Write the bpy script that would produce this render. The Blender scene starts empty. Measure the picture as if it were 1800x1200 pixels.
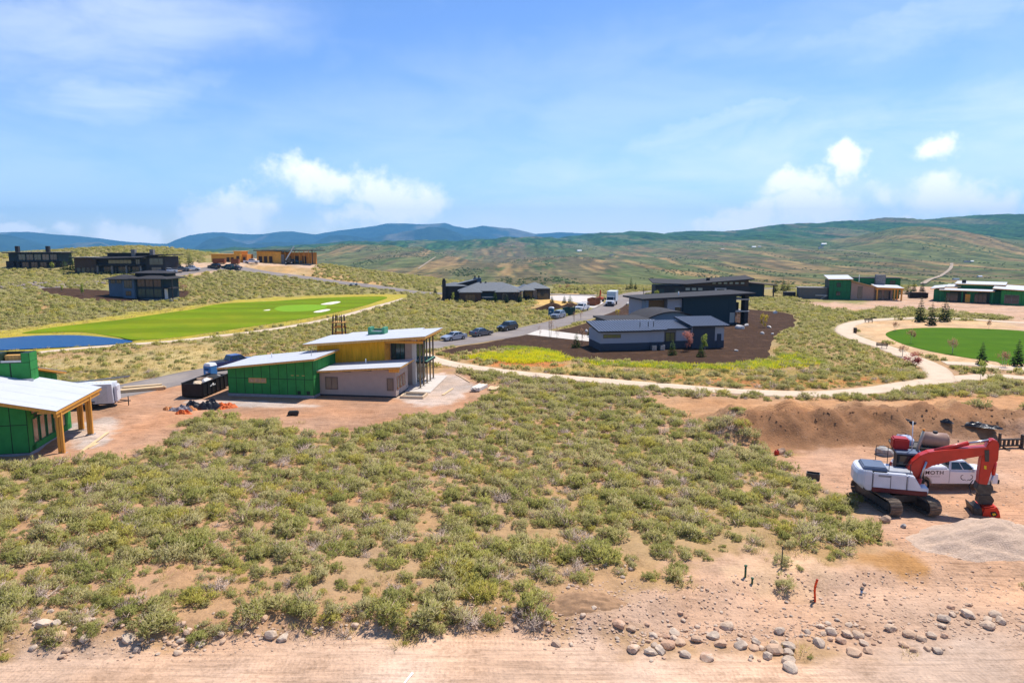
import bpy, bmesh, math, random
import numpy as np
from mathutils import Vector, Matrix
from mathutils.geometry import delaunay_2d_cdt

random.seed(11)
rng = np.random.default_rng(11)
R = math.radians
scene = bpy.context.scene
col = scene.collection

# ------------------------------------------------------------------ camera
CAM_Z, PITCH, FPX = 16.5, R(7.9), 1220.0
cam_d = bpy.data.cameras.new('camera')
cam = bpy.data.objects.new('camera', cam_d)
col.objects.link(cam)
cam.location = (0, 0, CAM_Z)
cam.rotation_euler = (math.pi / 2 - PITCH, 0, 0)
cam_d.sensor_width = 36.0
cam_d.sensor_fit = 'HORIZONTAL'
cam_d.lens = 36.0 * FPX / 1800.0
cam_d.clip_start = 0.5
cam_d.clip_end = 80000
scene.camera = cam

# ------------------------------------------------------------------ light
SUN_EL, SUN_AZ = R(62), R(42)          # azimuth to the right of the view direction (+Y)
sun_dir = Vector((math.sin(SUN_AZ) * math.cos(SUN_EL), math.cos(SUN_AZ) * math.cos(SUN_EL), math.sin(SUN_EL)))
sl = bpy.data.lights.new('sun', 'SUN')
sl.energy = 4.6
sl.angle = R(0.55)
sl.color = (1.0, 0.955, 0.88)
so = bpy.data.objects.new('sun', sl)
so.rotation_euler = sun_dir.to_track_quat('Z', 'Y').to_euler()
so.location = (40, 40, 90)
col.objects.link(so)

scene.view_settings.view_transform = 'Standard'
scene.view_settings.look = 'None'
scene.view_settings.gamma = 1
scene.view_settings.use_curve_mapping = False
scene.view_settings.exposure = 0.45
scene.cycles.use_denoising = True
scene.cycles.max_bounces = 4
scene.cycles.diffuse_bounces = 2
scene.cycles.glossy_bounces = 2
scene.cycles.transmission_bounces = 3
scene.cycles.transparent_max_bounces = 6
scene.cycles.volume_bounces = 0
scene.cycles.use_adaptive_sampling = True

# ------------------------------------------------------------------ sky: Nishita air with cumulus low down and thin high cloud
world = bpy.data.worlds.new('World')
scene.world = world
world.use_nodes = True
wt = world.node_tree
wt.nodes.clear()

class NT:
    """small wrapper to write node graphs"""
    def __init__(s, tree): s.t = tree
    def n(s, typ, **kw):
        nd = s.t.nodes.new(typ)
        for k, v in kw.items():
            if k == 'inp':
                for kk, vv in v.items():
                    if hasattr(vv, 'is_output') or isinstance(vv, bpy.types.NodeSocket): s.t.links.new(vv, nd.inputs[kk])
                    else: nd.inputs[kk].default_value = vv
            else: setattr(nd, k, v)
        return nd
    def math(s, op, a, b=None, c=None, clamp=False):
        nd = s.t.nodes.new('ShaderNodeMath'); nd.operation = op; nd.use_clamp = clamp
        for i, v in enumerate((a, b, c)):
            if v is None: continue
            if isinstance(v, bpy.types.NodeSocket): s.t.links.new(v, nd.inputs[i])
            else: nd.inputs[i].default_value = v
        return nd.outputs[0]
    def mix(s, f, a, b, blend='MIX'):
        nd = s.t.nodes.new('ShaderNodeMix'); nd.data_type = 'RGBA'; nd.blend_type = blend
        for i, v in ((0, f), (6, a), (7, b)):
            if isinstance(v, bpy.types.NodeSocket): s.t.links.new(v, nd.inputs[i])
            elif i == 0: nd.inputs[0].default_value = v
            else: nd.inputs[i].default_value = (*v[:3], 1)
        return nd.outputs[2]
    def noise(s, vec, scale, detail=4, rough=0.55, dist=0.0, dim='3D'):
        nd = s.t.nodes.new('ShaderNodeTexNoise'); nd.noise_dimensions = dim
        if vec is not None: s.t.links.new(vec, nd.inputs['Vector'])
        nd.inputs['Scale'].default_value = scale; nd.inputs['Detail'].default_value = detail
        nd.inputs['Roughness'].default_value = rough; nd.inputs['Distortion'].default_value = dist
        return nd.outputs[0]
    def ramp(s, fac, stops, interp='LINEAR'):
        nd = s.t.nodes.new('ShaderNodeValToRGB'); cr = nd.color_ramp; cr.interpolation = interp
        while len(cr.elements) < len(stops): cr.elements.new(0.5)
        for e, (p, c) in zip(cr.elements, stops):
            e.position = p; e.color = (*c, 1) if len(c) == 3 else c
        s.t.links.new(fac, nd.inputs[0])
        return nd.outputs[0]
    def smooth(s, v, lo, hi):
        nd = s.t.nodes.new('ShaderNodeMapRange'); nd.interpolation_type = 'SMOOTHSTEP'
        s.t.links.new(v, nd.inputs[0]); nd.inputs[1].default_value = lo; nd.inputs[2].default_value = hi
        return nd.outputs[0]
    def link(s, a, b): s.t.links.new(a, b)

def pix_dir(u, v):
    x = (u - 900) / FPX; y = -(v - 600) / FPX
    d = Vector((x, math.cos(PITCH) + y * math.sin(PITCH), -math.sin(PITCH) + y * math.cos(PITCH)))
    return d.normalized()

def az_el(u, v):
    d = pix_dir(u, v)
    return math.atan2(d.x, d.y), math.asin(d.z)

w = NT(wt)
sky = w.n('ShaderNodeTexSky', sky_type='NISHITA')
sky.sun_disc = False
sky.sun_elevation = SUN_EL
sky.sun_rotation = SUN_AZ
sky.altitude = 1900
sky.air_density = 1.0
sky.dust_density = 0.6
sky.ozone_density = 2.0
tc = w.n('ShaderNodeTexCoord')
sep = w.n('ShaderNodeSeparateXYZ'); w.link(tc.outputs['Generated'], sep.inputs[0])
vx, vy, vz = sep.outputs
el = w.math('ARCSINE', vz)
az = w.math('ARCTAN2', vx, vy)
# warped direction for wisps and billows
wn = w.n('ShaderNodeTexNoise'); w.link(tc.outputs['Generated'], wn.inputs['Vector'])
wn.inputs['Scale'].default_value = 9; wn.inputs['Detail'].default_value = 5; wn.inputs['Roughness'].default_value = 0.6
wsep = w.n('ShaderNodeSeparateColor'); w.link(wn.outputs['Color'], wsep.inputs[0])
azw = w.math('ADD', az, w.math('MULTIPLY', w.math('SUBTRACT', wsep.outputs[0], 0.5), 0.14))
elw = w.math('ADD', el, w.math('MULTIPLY', w.math('SUBTRACT', wsep.outputs[1], 0.5), 0.10))
billow = w.noise(tc.outputs['Generated'], 34, 4, 0.6)
# cumulus seen over the ridges: (u, v, half width px, half height px, strength)
CUM = [(225, 412, 62, 26, 1.0), (400, 388, 78, 40, .95), (560, 318, 95, 30, .72), (690, 350, 88, 44, .95), (620, 385, 80, 24, .6),
       (12, 403, 30, 10, .85), (112, 406, 24, 12, .6), (1488, 284, 36, 26, 1.0), (1390, 326, 62, 24, .95), (1310, 366, 62, 26, 1.0), (1430, 356, 72, 34, .72),
       (1640, 257, 40, 22, .72), (1660, 348, 62, 34, .95), (1755, 345, 62, 32, .72), (1560, 332, 30, 14, .35), (1570, 380, 34, 12, .7),
       (1290, 392, 70, 18, .8), (1960, 360, 90, 34, .9), (2150, 330, 100, 40, .8), (-150, 370, 90, 40, .9), (-330, 340, 100, 40, .8)]
cum = None
for (u, v, hw, hh, st) in CUM:
    a0, e0 = az_el(u, v)
    sa, se = hw / FPX * 1.0, hh / FPX * 1.05
    da = w.math('DIVIDE', w.math('SUBTRACT', azw, a0), sa)
    de = w.math('DIVIDE', w.math('SUBTRACT', elw, e0), se)
    r2 = w.math('ADD', w.math('MULTIPLY', da, da), w.math('MULTIPLY', de, de))
    g = w.math('MULTIPLY', w.math('SUBTRACT', 1.0, w.math('SQRT', r2)), st)
    cum = g if cum is None else w.math('MAXIMUM', cum, g)
dens = w.math('ADD', cum, w.math('MULTIPLY', w.math('SUBTRACT', billow, 0.5), 1.1))
cmask = w.math('MULTIPLY', w.smooth(dens, -0.16, 0.55), 0.95)
# generic cumulus band everywhere else round the horizon
band = w.math('MULTIPLY', w.smooth(el, 0.0, 0.03), w.math('SUBTRACT', 1.0, w.smooth(el, 0.07, 0.16)))
outside = w.smooth(w.math('ABSOLUTE', az), 0.9, 1.1)
gen = w.math('MULTIPLY', w.math('MULTIPLY', w.smooth(w.noise(tc.outputs['Generated'], 7, 4, 0.6), 0.5, 0.62), band), outside)
cmask = w.math('MAXIMUM', cmask, gen)
# thin high cloud
CIR = [(190, 168, 135, 40, .55), (330, 150, 90, 18, .25), (1250, 225, 150, 34, .5), (1340, 190, 90, 16, .4), (930, 325, 120, 34, .42), (120, 60, 330, 70, .42), (1660, 20, 260, 34, .35), (1330, 66, 50, 18, .25), (60, 250, 300, 120, .25), (1500, 260, 400, 120, .22), (850, 380, 420, 60, .3), (900, 290, 1100, 190, .22), (900, 415, 1700, 110, .55)]
cir = None
for (u, v, hw, hh, st) in CIR:
    a0, e0 = az_el(u, v)
    tilt = 0.18
    dx = w.math('SUBTRACT', azw, a0); dy = w.math('SUBTRACT', w.math('SUBTRACT', elw, e0), w.math('MULTIPLY', dx, tilt))
    da = w.math('DIVIDE', dx, hw * 1.25 / FPX); de = w.math('DIVIDE', dy, hh * 1.25 / FPX)
    r2 = w.math('ADD', w.math('MULTIPLY', da, da), w.math('MULTIPLY', de, de))
    g = w.math('MULTIPLY', w.math('SUBTRACT', 1.0, w.smooth(r2, 0.0, 1.0)), st)
    cir = g if cir is None else w.math('MAXIMUM', cir, g)
mp = w.n('ShaderNodeMapping'); w.link(tc.outputs['Generated'], mp.inputs[0]); mp.inputs['Scale'].default_value = (2.0, 2.0, 7.0)
streak = w.noise(mp.outputs[0], 2.6, 5, 0.55, 0.4)
cmask2 = w.math('MULTIPLY', cir, w.smooth(streak, 0.15, 0.75))
vei = w.math('MULTIPLY', w.smooth(streak, 0.48, 0.8), 0.12)
cmask2 = w.math('MAXIMUM', cmask2, vei)
SKY_STRENGTH = 0.105
world.cycles.sampling_method = 'MANUAL'
world.cycles.sample_map_resolution = 256
skyc = w.n('ShaderNodeHueSaturation', inp={'Saturation': 1.12, 'Value': 1.0, 'Color': w.mix(1.0, sky.outputs[0], (1.20, 1.20, 1.36), 'MULTIPLY')})
cloud_col = (11.5, 11.4, 11.4)
c1 = w.mix(cmask2, skyc.outputs[0], (9.2, 9.7, 10.4))
c2 = w.mix(cmask, c1, cloud_col)
bg = w.n('ShaderNodeBackground'); w.link(c2, bg.inputs[0]); bg.inputs[1].default_value = SKY_STRENGTH
wo = w.n('ShaderNodeOutputWorld'); w.link(bg.outputs[0], wo.inputs[0])

# ------------------------------------------------------------------ small numpy noise
def _hash(ix, iy, seed):
    h = (ix.astype(np.int64) * 374761393 + iy.astype(np.int64) * 668265263 + seed * 974634777) & 0x7fffffff
    h = ((h ^ (h >> 13)) * 1274126177) & 0x7fffffff
    return ((h ^ (h >> 16)) & 0xffff) / 65535.0
def vnoise(x, y, seed=0):
    ix, iy = np.floor(x), np.floor(y)
    fx, fy = x - ix, y - iy
    fx = fx * fx * fx * (fx * (fx * 6 - 15) + 10); fy = fy * fy * fy * (fy * (fy * 6 - 15) + 10)
    a = _hash(ix, iy, seed); b = _hash(ix + 1, iy, seed); c = _hash(ix, iy + 1, seed); d = _hash(ix + 1, iy + 1, seed)
    return (a * (1 - fx) + b * fx) * (1 - fy) + (c * (1 - fx) + d * fx) * fy - 0.5
def fbm(x, y, oct=4, seed=0, gain=0.5):
    s = 0; a = 1.0
    for i in range(oct):
        s = s + a * vnoise(x * 2 ** i + 17.3 * i, y * 2 ** i - 9.1 * i, seed + i); a *= gain
    return s
def sstep(v, lo, hi):
    t = np.clip((v - lo) / (hi - lo), 0, 1)
    return t * t * (3 - 2 * t)

# ------------------------------------------------------------------ terrain
def world_at(u, v, Y):
    a = math.atan((v - 600) / FPX) + PITCH
    z = CAM_Z - Y * math.tan(a)
    zc = Y * math.cos(PITCH) + (CAM_Z - z) * math.sin(PITCH)
    return ((u - 900) / FPX * zc, Y, z)

ctrl = []
for X in (-150, -110, -70, -40, -15, 10, 40, 70, 100, 150, 220):
    for Y in (-120, -60, 0, 30, 60, 90, 120):
        ctrl.append((X, Y, 0.0))
for X in (-40, -15, 10, 40, 70, 100, 150, 220):
    for Y in (155, 195, 235): ctrl.append((X, Y, 0.0))
for X in (10, 45, 80, 120, 170): ctrl.append((X, 285, -0.5))
for uvY in [(240, 522, 195), (100, 505, 205), (20, 500, 205), (60, 545, 160), (200, 560, 150), (400, 535, 190), (560, 523, 218), (330, 555, 155),
            (210, 481, 255), (290, 481, 255), (140, 481, 255), (60, 472, 265), (10, 472, 265), (60, 490, 235), (-150, 470, 265), (-150, 500, 200),
            (340, 475, 262), (400, 468, 272), (440, 474, 270), (500, 483, 262), (560, 491, 257), (620, 499, 251), (690, 508, 246), (745, 515, 242),
            (400, 500, 235), (500, 502, 238), (600, 512, 236), (330, 500, 232),
            (250, 434, 345), (120, 440, 325), (0, 447, 322), (-150, 450, 320), (370, 447, 340), (440, 455, 315), (500, 461, 300), (560, 465, 298), (400, 460, 295),
            (650, 477, 295), (700, 485, 293), (770, 497, 290), (850, 505, 290), (600, 470, 305), (560, 470, 285), (640, 485, 278), (700, 495, 270)]:
    ctrl.append(world_at(*uvY))
for (u, z) in ((-300, 4), (0, 4), (250, 3), (450, 0), (600, -9), (750, -14), (900, -16), (1200, -17), (1500, -17), (1800, -17), (2200, -17)):
    ctrl.append(((u - 900) / FPX * 470, 470, z))
ctrl = np.array(ctrl)
C_ = 14.0
_d = np.sqrt(((ctrl[:, None, :2] - ctrl[None, :, :2]) ** 2).sum(-1) + C_ * C_)
_w = np.linalg.solve(_d + np.eye(len(ctrl)) * 0.4, ctrl[:, 2])
def _macro_exact(x, y):
    out = np.zeros(len(x))
    for i in range(0, len(x), 40000):
        sl_ = slice(i, i + 40000)
        d = np.sqrt((x[sl_, None] - ctrl[None, :, 0]) ** 2 + (y[sl_, None] - ctrl[None, :, 1]) ** 2 + C_ * C_)
        out[sl_] = d @ _w
    return out * sstep(np.maximum(np.abs(x + 10) - 45, y - 150), 0, 30)      # the building lots are graded level
GS = 3.0
_gx = np.arange(-600, 601, GS)
_gX, _gY = np.meshgrid(_gx, _gx, indexing='ij')
_gZ = _macro_exact(_gX.ravel(), _gY.ravel()).reshape(_gX.shape)
def macro(x, y):
    fx = np.clip((x + 600) / GS, 1, len(_gx) - 3.001); fy = np.clip((y + 600) / GS, 1, len(_gx) - 3.001)
    ix = fx.astype(int); iy = fy.astype(int); tx = fx - ix; ty = fy - iy
    def wts(t): return (((1 - t) ** 3) / 6, (3 * t ** 3 - 6 * t * t + 4) / 6, (-3 * t ** 3 + 3 * t * t + 3 * t + 1) / 6, t ** 3 / 6)
    wx, wy = wts(tx), wts(ty); o = 0
    for i in range(4):
        for j in range(4): o = o + wx[i] * wy[j] * _gZ[ix + i - 1, iy + j - 1]
    return o

def gauss_ridge(x, y, pts, h, wd):
    """soft ridge along a polyline"""
    best = np.full(np.shape(x), 1e9); hh = np.zeros(np.shape(x))
    for (x0, y0), (x1, y1) in zip(pts[:-1], pts[1:]):
        dx, dy = x1 - x0, y1 - y0
        t = np.clip(((x - x0) * dx + (y - y0) * dy) / (dx * dx + dy * dy), 0, 1)
        d = np.hypot(x - x0 - t * dx, y - y0 - t * dy)
        best = np.minimum(best, d)
    return h * np.exp(-(best / wd) ** 2)

def height(x, y):
    x = np.asarray(x, float); y = np.asarray(y, float)
    z = macro(x, y)
    # spoil berm behind the excavation
    near = (np.abs(x - 38) < 40) & (np.abs(y - 60) < 30)
    b = np.zeros(x.shape)
    if near.any():
        xn, yn = x[near], y[near]
        lump = fbm(xn * 0.55, yn * 0.55, 5, 5, .6)
        prof = 2.35 * (1 + 0.3 * vnoise(xn * 0.16, yn * 0.1, 3)) 
        t = (yn - 59.4 + 0.02 * (xn - 30)) 
        front = sstep(t, -4.2, -0.3); back = 1 - sstep(t, 2.0, 7.5)
        side = sstep(xn + 1.2 * vnoise(yn * 0.4, xn * 0.1, 8), 16.5, 20.5)
        m = front * back * side
        b[near] = prof * m + lump * 0.85 * np.sqrt(np.clip(m, 0, 1)) * 1.1
    z = z + b
    # bank between the brush lot and the haul road, and the shallow bench to the right of it
    edge = np.interp(x, [-60, -20, -8, 0, 4, 8, 12, 40], [27.6, 27.6, 29.2, 29.5, 29.0, 30.4, 32.5, 36])
    z = z - 0.55 * (1 - sstep(y - edge, -1.0, 0.8)) * sstep(y, -60, -20)
    return z
def hz(x, y): return float(height(np.array([x]), np.array([y]))[0])

def G(u, v, lift=0.0):
    """point of the terrain that the photograph shows at pixel (u, v)"""
    d = pix_dir(u, v)
    ts = 6.0 * 1.006 ** np.arange(800)
    below = CAM_Z + d.z * ts < height(d.x * ts, d.y * ts) + lift
    k = int(np.argmax(below)) if below.any() else 799
    t0, t1 = ts[max(k - 1, 0)], ts[k]
    for _ in range(3):
        tt = np.linspace(t0, t1, 24)
        below = CAM_Z + d.z * tt < height(d.x * tt, d.y * tt) + lift
        k = int(np.argmax(below)) if below.any() else 23
        t0, t1 = tt[max(k - 1, 0)], tt[k]
    return Vector((d.x * t1, d.y * t1, hz(d.x * t1, d.y * t1)))
def GP(pts): return [(p.x, p.y) for p in (G(u, v) for u, v in pts)]

def smooth_poly(pts, n=6, closed=True):
    P = [Vector((p[0], p[1])) for p in pts]; out = []; N = len(P)
    rngI = range(N) if closed else range(N - 1)
    for i in rngI:
        if closed: p0, p1, p2, p3 = P[i - 1], P[i], P[(i + 1) % N], P[(i + 2) % N]
        else: p0, p1, p2, p3 = P[max(i - 1, 0)], P[i], P[i + 1], P[min(i + 2, N - 1)]
        for k in range(n):
            t = k / n
            out.append(0.5 * ((2 * p1) + (p2 - p0) * t + (2 * p0 - 5 * p1 + 4 * p2 - p3) * t * t + (3 * p1 - p0 - 3 * p2 + p3) * t ** 3))
    if not closed: out.append(P[-1])
    return [(p.x, p.y) for p in out]

def poly_sdf(px, py, poly):
    """signed distance, negative inside"""
    P = np.asarray(poly, float); Q = np.roll(P, -1, 0)
    d2 = np.full(px.shape, 1e12); ins = np.zeros(px.shape, bool)
    for (x0, y0), (x1, y1) in zip(P, Q):
        dx, dy = x1 - x0, y1 - y0
        L = dx * dx + dy * dy + 1e-12
        t = np.clip(((px - x0) * dx + (py - y0) * dy) / L, 0, 1)
        d2 = np.minimum(d2, (px - x0 - t * dx) ** 2 + (py - y0 - t * dy) ** 2)
        if y0 != y1:
            c = ((y0 > py) != (y1 > py)) & (px < (x1 - x0) * (py - y0) / (y1 - y0) + x0)
            ins ^= c
    d = np.sqrt(d2)
    return np.where(ins, -d, d)
def line_dist(px, py, pts):
    d2 = np.full(px.shape, 1e12)
    for (x0, y0), (x1, y1) in zip(pts[:-1], pts[1:]):
        dx, dy = x1 - x0, y1 - y0
        t = np.clip(((px - x0) * dx + (py - y0) * dy) / (dx * dx + dy * dy + 1e-12), 0, 1)
        d2 = np.minimum(d2, (px - x0 - t * dx) ** 2 + (py - y0 - t * dy) ** 2)
    return np.sqrt(d2)

# ------------------------------------------------------------------ materials
MATS = {}
def mat(name, color, rough=0.8, metal=0.0, var=0.12, scale=3.0, bump=0.0, bscale=20.0, spec=0.3, coat=0.0, trans=0.0, streak=None):
    """procedural painted / wooden / stone surface: base colour broken up by noise"""
    if name in MATS: return MATS[name]
    m = bpy.data.materials.new(name); m.use_nodes = True
    t = NT(m.node_tree); b = m.node_tree.nodes['Principled BSDF']
    tcn = t.n('ShaderNodeTexCoord'); vec = tcn.outputs['Object']
    if streak:
        mpn = t.n('ShaderNodeMapping'); t.link(vec, mpn.inputs[0]); mpn.inputs['Scale'].default_value = streak; vec = mpn.outputs[0]
    n1 = t.noise(vec, scale, 6, 0.6)
    c = tuple(color)
    lo = tuple(max(0, x * (1 - var)) for x in c); hi = tuple(min(1, x * (1 + var)) for x in c)
    base = t.ramp(n1, [(0.28, lo), (0.72, hi)])
    t.link(base, b.inputs['Base Color'])
    b.inputs['Roughness'].default_value = rough; b.inputs['Metallic'].default_value = metal
    b.inputs['Specular IOR Level'].default_value = spec
    if coat: b.inputs['Coat Weight'].default_value = coat; b.inputs['Coat Roughness'].default_value = 0.06
    if bump:
        bn = t.n('ShaderNodeBump'); bn.inputs['Strength'].default_value = bump; bn.inputs['Distance'].default_value = 0.02
        t.link(t.noise(vec, bscale, 5, 0.6), bn.inputs['Height']); t.link(bn.outputs[0], b.inputs['Normal'])
    MATS[name] = m
    return m

def foliage_mat(name, colors, rough=0.7, transl=0.25, vscale=1.6):
    """leaves: several tones by plant and by clump, slightly translucent"""
    m = bpy.data.materials.new(name); m.use_nodes = True
    t = NT(m.node_tree); nodes = m.node_tree.nodes; b = nodes['Principled BSDF']
    oi = t.n('ShaderNodeObjectInfo'); tcn = t.n('ShaderNodeTexCoord')
    r = t.noise(tcn.outputs['Object'], vscale * 3, 3, 0.6)
    k = t.math('ADD', t.math('MULTIPLY', oi.outputs['Random'], 0.8), t.math('MULTIPLY', t.math('SUBTRACT', r, 0.5), 1.1), clamp=True)
    n = len(colors)
    c = t.ramp(k, [(0.06 + 0.88 * i / (n - 1), colors[i]) for i in range(n)])
    t.link(c, b.inputs['Base Color']); b.inputs['Roughness'].default_value = rough
    b.inputs['Specular IOR Level'].default_value = 0.05
    tr = t.n('ShaderNodeBsdfTranslucent'); t.link(c, tr.inputs[0])
    mx = t.n('ShaderNodeMixShader'); mx.inputs[0].default_value = transl
    t.link(b.outputs[0], mx.inputs[1]); t.link(tr.outputs[0], mx.inputs[2])
    t.link(mx.outputs[0], nodes['Material Output'].inputs['Surface'])
    MATS[name] = m
    return m

def glass_mat(name, color=(0.03, 0.04, 0.05), rough=0.08):
    if name in MATS: return MATS[name]
    m = bpy.data.materials.new(name); m.use_nodes = True
    b = m.node_tree.nodes['Principled BSDF']
    b.inputs['Base Color'].default_value = (*color, 1); b.inputs['Roughness'].default_value = rough
    b.inputs['Specular IOR Level'].default_value = 0.7
    MATS[name] = m
    return m

# ------------------------------------------------------------------ mesh building
class MB:
    """collects shapes; build() links them as one mesh object"""
    def __init__(s): s.v = []; s.f = []; s.m = []; s.smooth = []
    def _add(s, vs, fs, mi=0, sm=False):
        o = len(s.v); s.v += [tuple(v) for v in vs]
        for f in fs: s.f.append([i + o for i in f]); s.m.append(mi); s.smooth.append(sm)
        return s
    def box(s, x0, x1, y0, y1, z0, z1, mi=0):
        vs = [(x0, y0, z0), (x1, y0, z0), (x1, y1, z0), (x0, y1, z0), (x0, y0, z1), (x1, y0, z1), (x1, y1, z1), (x0, y1, z1)]
        return s._add(vs, [(0, 3, 2, 1), (4, 5, 6, 7), (0, 1, 5, 4), (1, 2, 6, 5), (2, 3, 7, 6), (3, 0, 4, 7)], mi)
    def hexa(s, b4, t4, mi=0):
        """eight corners: bottom ring then top ring, both counter-clockwise"""
        return s._add(list(b4) + list(t4), [(0, 3, 2, 1), (4, 5, 6, 7), (0, 1, 5, 4), (1, 2, 6, 5), (2, 3, 7, 6), (3, 0, 4, 7)], mi)
    def slab(s, p4, th, mi=0):
        """sloping slab: four top corners (ccw), vertical thickness"""
        b = [(p[0], p[1], p[2] - th) for p in p4]
        return s.hexa(b, p4, mi)
    def prism(s, poly, axis, a0, a1, mi=0, sm=False):
        """extrude a 2D polygon along an axis: 'x' -> (y,z) poly, 'y' -> (x,z), 'z' -> (x,y)"""
        def P(p, a):
            return (a, p[0], p[1]) if axis == 'x' else ((p[0], a, p[1]) if axis == 'y' else (p[0], p[1], a))
        n = len(poly); vs = [P(p, a0) for p in poly] + [P(p, a1) for p in poly]
        fs = [tuple(range(n))[::-1], tuple(range(n, 2 * n))] + [(i, (i + 1) % n, (i + 1) % n + n, i + n) for i in range(n)]
        if axis == 'y': fs = [tuple(reversed(f)) for f in fs]
        return s._add(vs, fs, mi, sm)
    def tube(s, p0, p1, r0, r1=None, n=8, mi=0, sm=True, caps=True):
        r1 = r0 if r1 is None else r1
        p0, p1 = Vector(p0), Vector(p1); d = (p1 - p0).normalized()
        a = Vector((0, 0, 1)) if abs(d.z) < 0.9 else Vector((1, 0, 0))
        e1 = d.cross(a).normalized(); e2 = d.cross(e1)
        vs = []
        for p, r in ((p0, r0), (p1, r1)):
            for k in range(n):
                t = 2 * math.pi * k / n; vs.append(p + e1 * (r * math.cos(t)) + e2 * (r * math.sin(t)))
        o = len(s.v)
        s._add(vs, [(k, (k + 1) % n, (k + 1) % n + n, k + n)[::-1] for k in range(n)], mi, sm)
        if caps:
            s.f.append([o + k for k in range(n)]); s.m.append(mi); s.smooth.append(False)
            s.f.append([o + n + k for k in range(n)][::-1]); s.m.append(mi); s.smooth.append(False)
        return s
    def path(s, pts, r, n=6, mi=0):
        for a, b in zip(pts[:-1], pts[1:]): s.tube(a, b, r, r, n, mi)
        return s
    def beam(s, p0, p1, w, h, mi=0):
        """rectangular bar from p0 to p1"""
        p0, p1 = Vector(p0), Vector(p1); d = (p1 - p0).normalized()
        up = Vector((0, 0, 1)) if abs(d.z) < 0.95 else Vector((0, 1, 0))
        e1 = d.cross(up).normalized() * (w / 2); e2 = e1.cross(d).normalized() * (h / 2)
        return s.hexa([p0 - e1 - e2, p0 + e1 - e2, p1 + e1 - e2, p1 - e1 - e2], [p0 - e1 + e2, p0 + e1 + e2, p1 + e1 + e2, p1 - e1 + e2], mi)
    def quad(s, a, b, c, d, mi=0): return s._add([a, b, c, d], [(0, 1, 2, 3)], mi)
    def mesh(s, name, mats, bevel=0.0, fix=True):
        me = bpy.data.meshes.new(name)
        me.from_pydata(s.v, [], s.f)
        for m in (mats if isinstance(mats, (list, tuple)) else [mats]): me.materials.append(m)
        me.polygons.foreach_set('material_index', s.m)
        me.polygons.foreach_set('use_smooth', s.smooth)
        if bevel or fix:
            bm = bmesh.new(); bm.from_mesh(me)
            if fix: bmesh.ops.recalc_face_normals(bm, faces=bm.faces)
            if bevel:
                es = [e for e in bm.edges if len(e.link_faces) == 2 and e.calc_face_angle(0) > 0.5]
                bmesh.ops.bevel(bm, geom=es, offset=bevel, segments=2, affect='EDGES', clamp_overlap=True)
            bm.to_mesh(me); bm.free()
        me.update()
        return me
    def build(s, name, mats, parent=None, loc=None, rotz=None, bevel=0.0, fix=True):
        o = bpy.data.objects.new(name, s.mesh(name, mats, bevel, fix))
        col.objects.link(o)
        if parent is not None: o.parent = parent
        if loc is not None: o.location = loc
        if rotz is not None: o.rotation_euler = (0, 0, rotz)
        return o

def tag(o, label=None, cat=None, group=None, kind=None):
    if label: o['label'] = label
    if cat: o['category'] = cat
    if group: o['group'] = group
    if kind: o['kind'] = kind
    return o
def thing(name, label, cat, loc=(0, 0, 0), rotz=0.0, group=None, scale=None):
    o = bpy.data.objects.new(name, None); col.objects.link(o)
    o.location = loc; o.rotation_euler = (0, 0, rotz); o.empty_display_size = 0.2
    if scale: o.scale = (scale, scale, scale)
    return tag(o, label, cat, group)
def put(name, me, parent=None, loc=(0, 0, 0), rot=(0, 0, 0), scale=(1, 1, 1)):
    o = bpy.data.objects.new(name, me); col.objects.link(o)
    o.parent = parent; o.location = loc; o.rotation_euler = rot; o.scale = scale
    return o
def copy_tree(o, parent=None):
    c = o.copy(); col.objects.link(c); c.parent = parent
    for ch in list(o.children): copy_tree(ch, c)
    return c
# ================================================================== the setting
# outlines traced on the ground plane (pixel -> terrain point)
def wobble(pts, n, amp):
    """smooth outline with an uneven edge"""
    P = np.array(smooth_poly(pts, n)); T = np.roll(P, -1, 0) - np.roll(P, 1, 0); N = np.stack([T[:, 1], -T[:, 0]], 1) / (np.hypot(T[:, 0], T[:, 1])[:, None] + 1e-6)
    k = fbm(P[:, 0] * .35, P[:, 1] * .35, 3, 77) * 2 * amp
    return [tuple(q) for q in P + N * k[:, None]]
def line_world(pts): return smooth_poly(GP(pts), 6, closed=False)
ROAD_C = [(-64, 20), (-58, 40), (-52.5, 58), (-47.5, 71)] + GP([(300, 669), (395, 650)]) + [(-27, 103.5)] + GP([(765, 606), (900, 586), (1000, 563), (1060, 545), (1096, 525), (1130, 514)]) + [(75, 262), (120, 272)]
ROAD_C = smooth_poly(ROAD_C, 10, closed=False)
HILLROAD_C = line_world([(745, 515), (690, 508), (620, 499), (560, 491), (500, 483.5), (450, 476.5), (400, 470.5), (340, 477), (285, 487)])
HILLROAD_C = smooth_poly([(38, 226), (10, 236), (-12, 240)], 6, closed=False) + HILLROAD_C
TRAIL_C = smooth_poly(GP([(735, 622), (765, 633), (800, 641), (860, 650), (940, 659), (1040, 668), (1150, 677), (1260, 686), (1380, 692), (1470, 691), (1540, 685), (1620, 673), (1690, 665), (1760, 661)]) + [(68, 84.5), (90, 86)], 6, closed=False)
RING_C = smooth_poly(GP([(1655, 668), (1645, 650), (1622, 637), (1590, 624), (1560, 612), (1530, 603), (1500, 593), (1484, 583), (1488, 573), (1510, 566), (1545, 562), (1620, 559), (1700, 561), (1790, 567)]) + [(118, 146), (130, 125), (112, 105), (85, 96)] + GP([(1790, 648), (1720, 641), (1660, 638)]), 6, closed=False)
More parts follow.
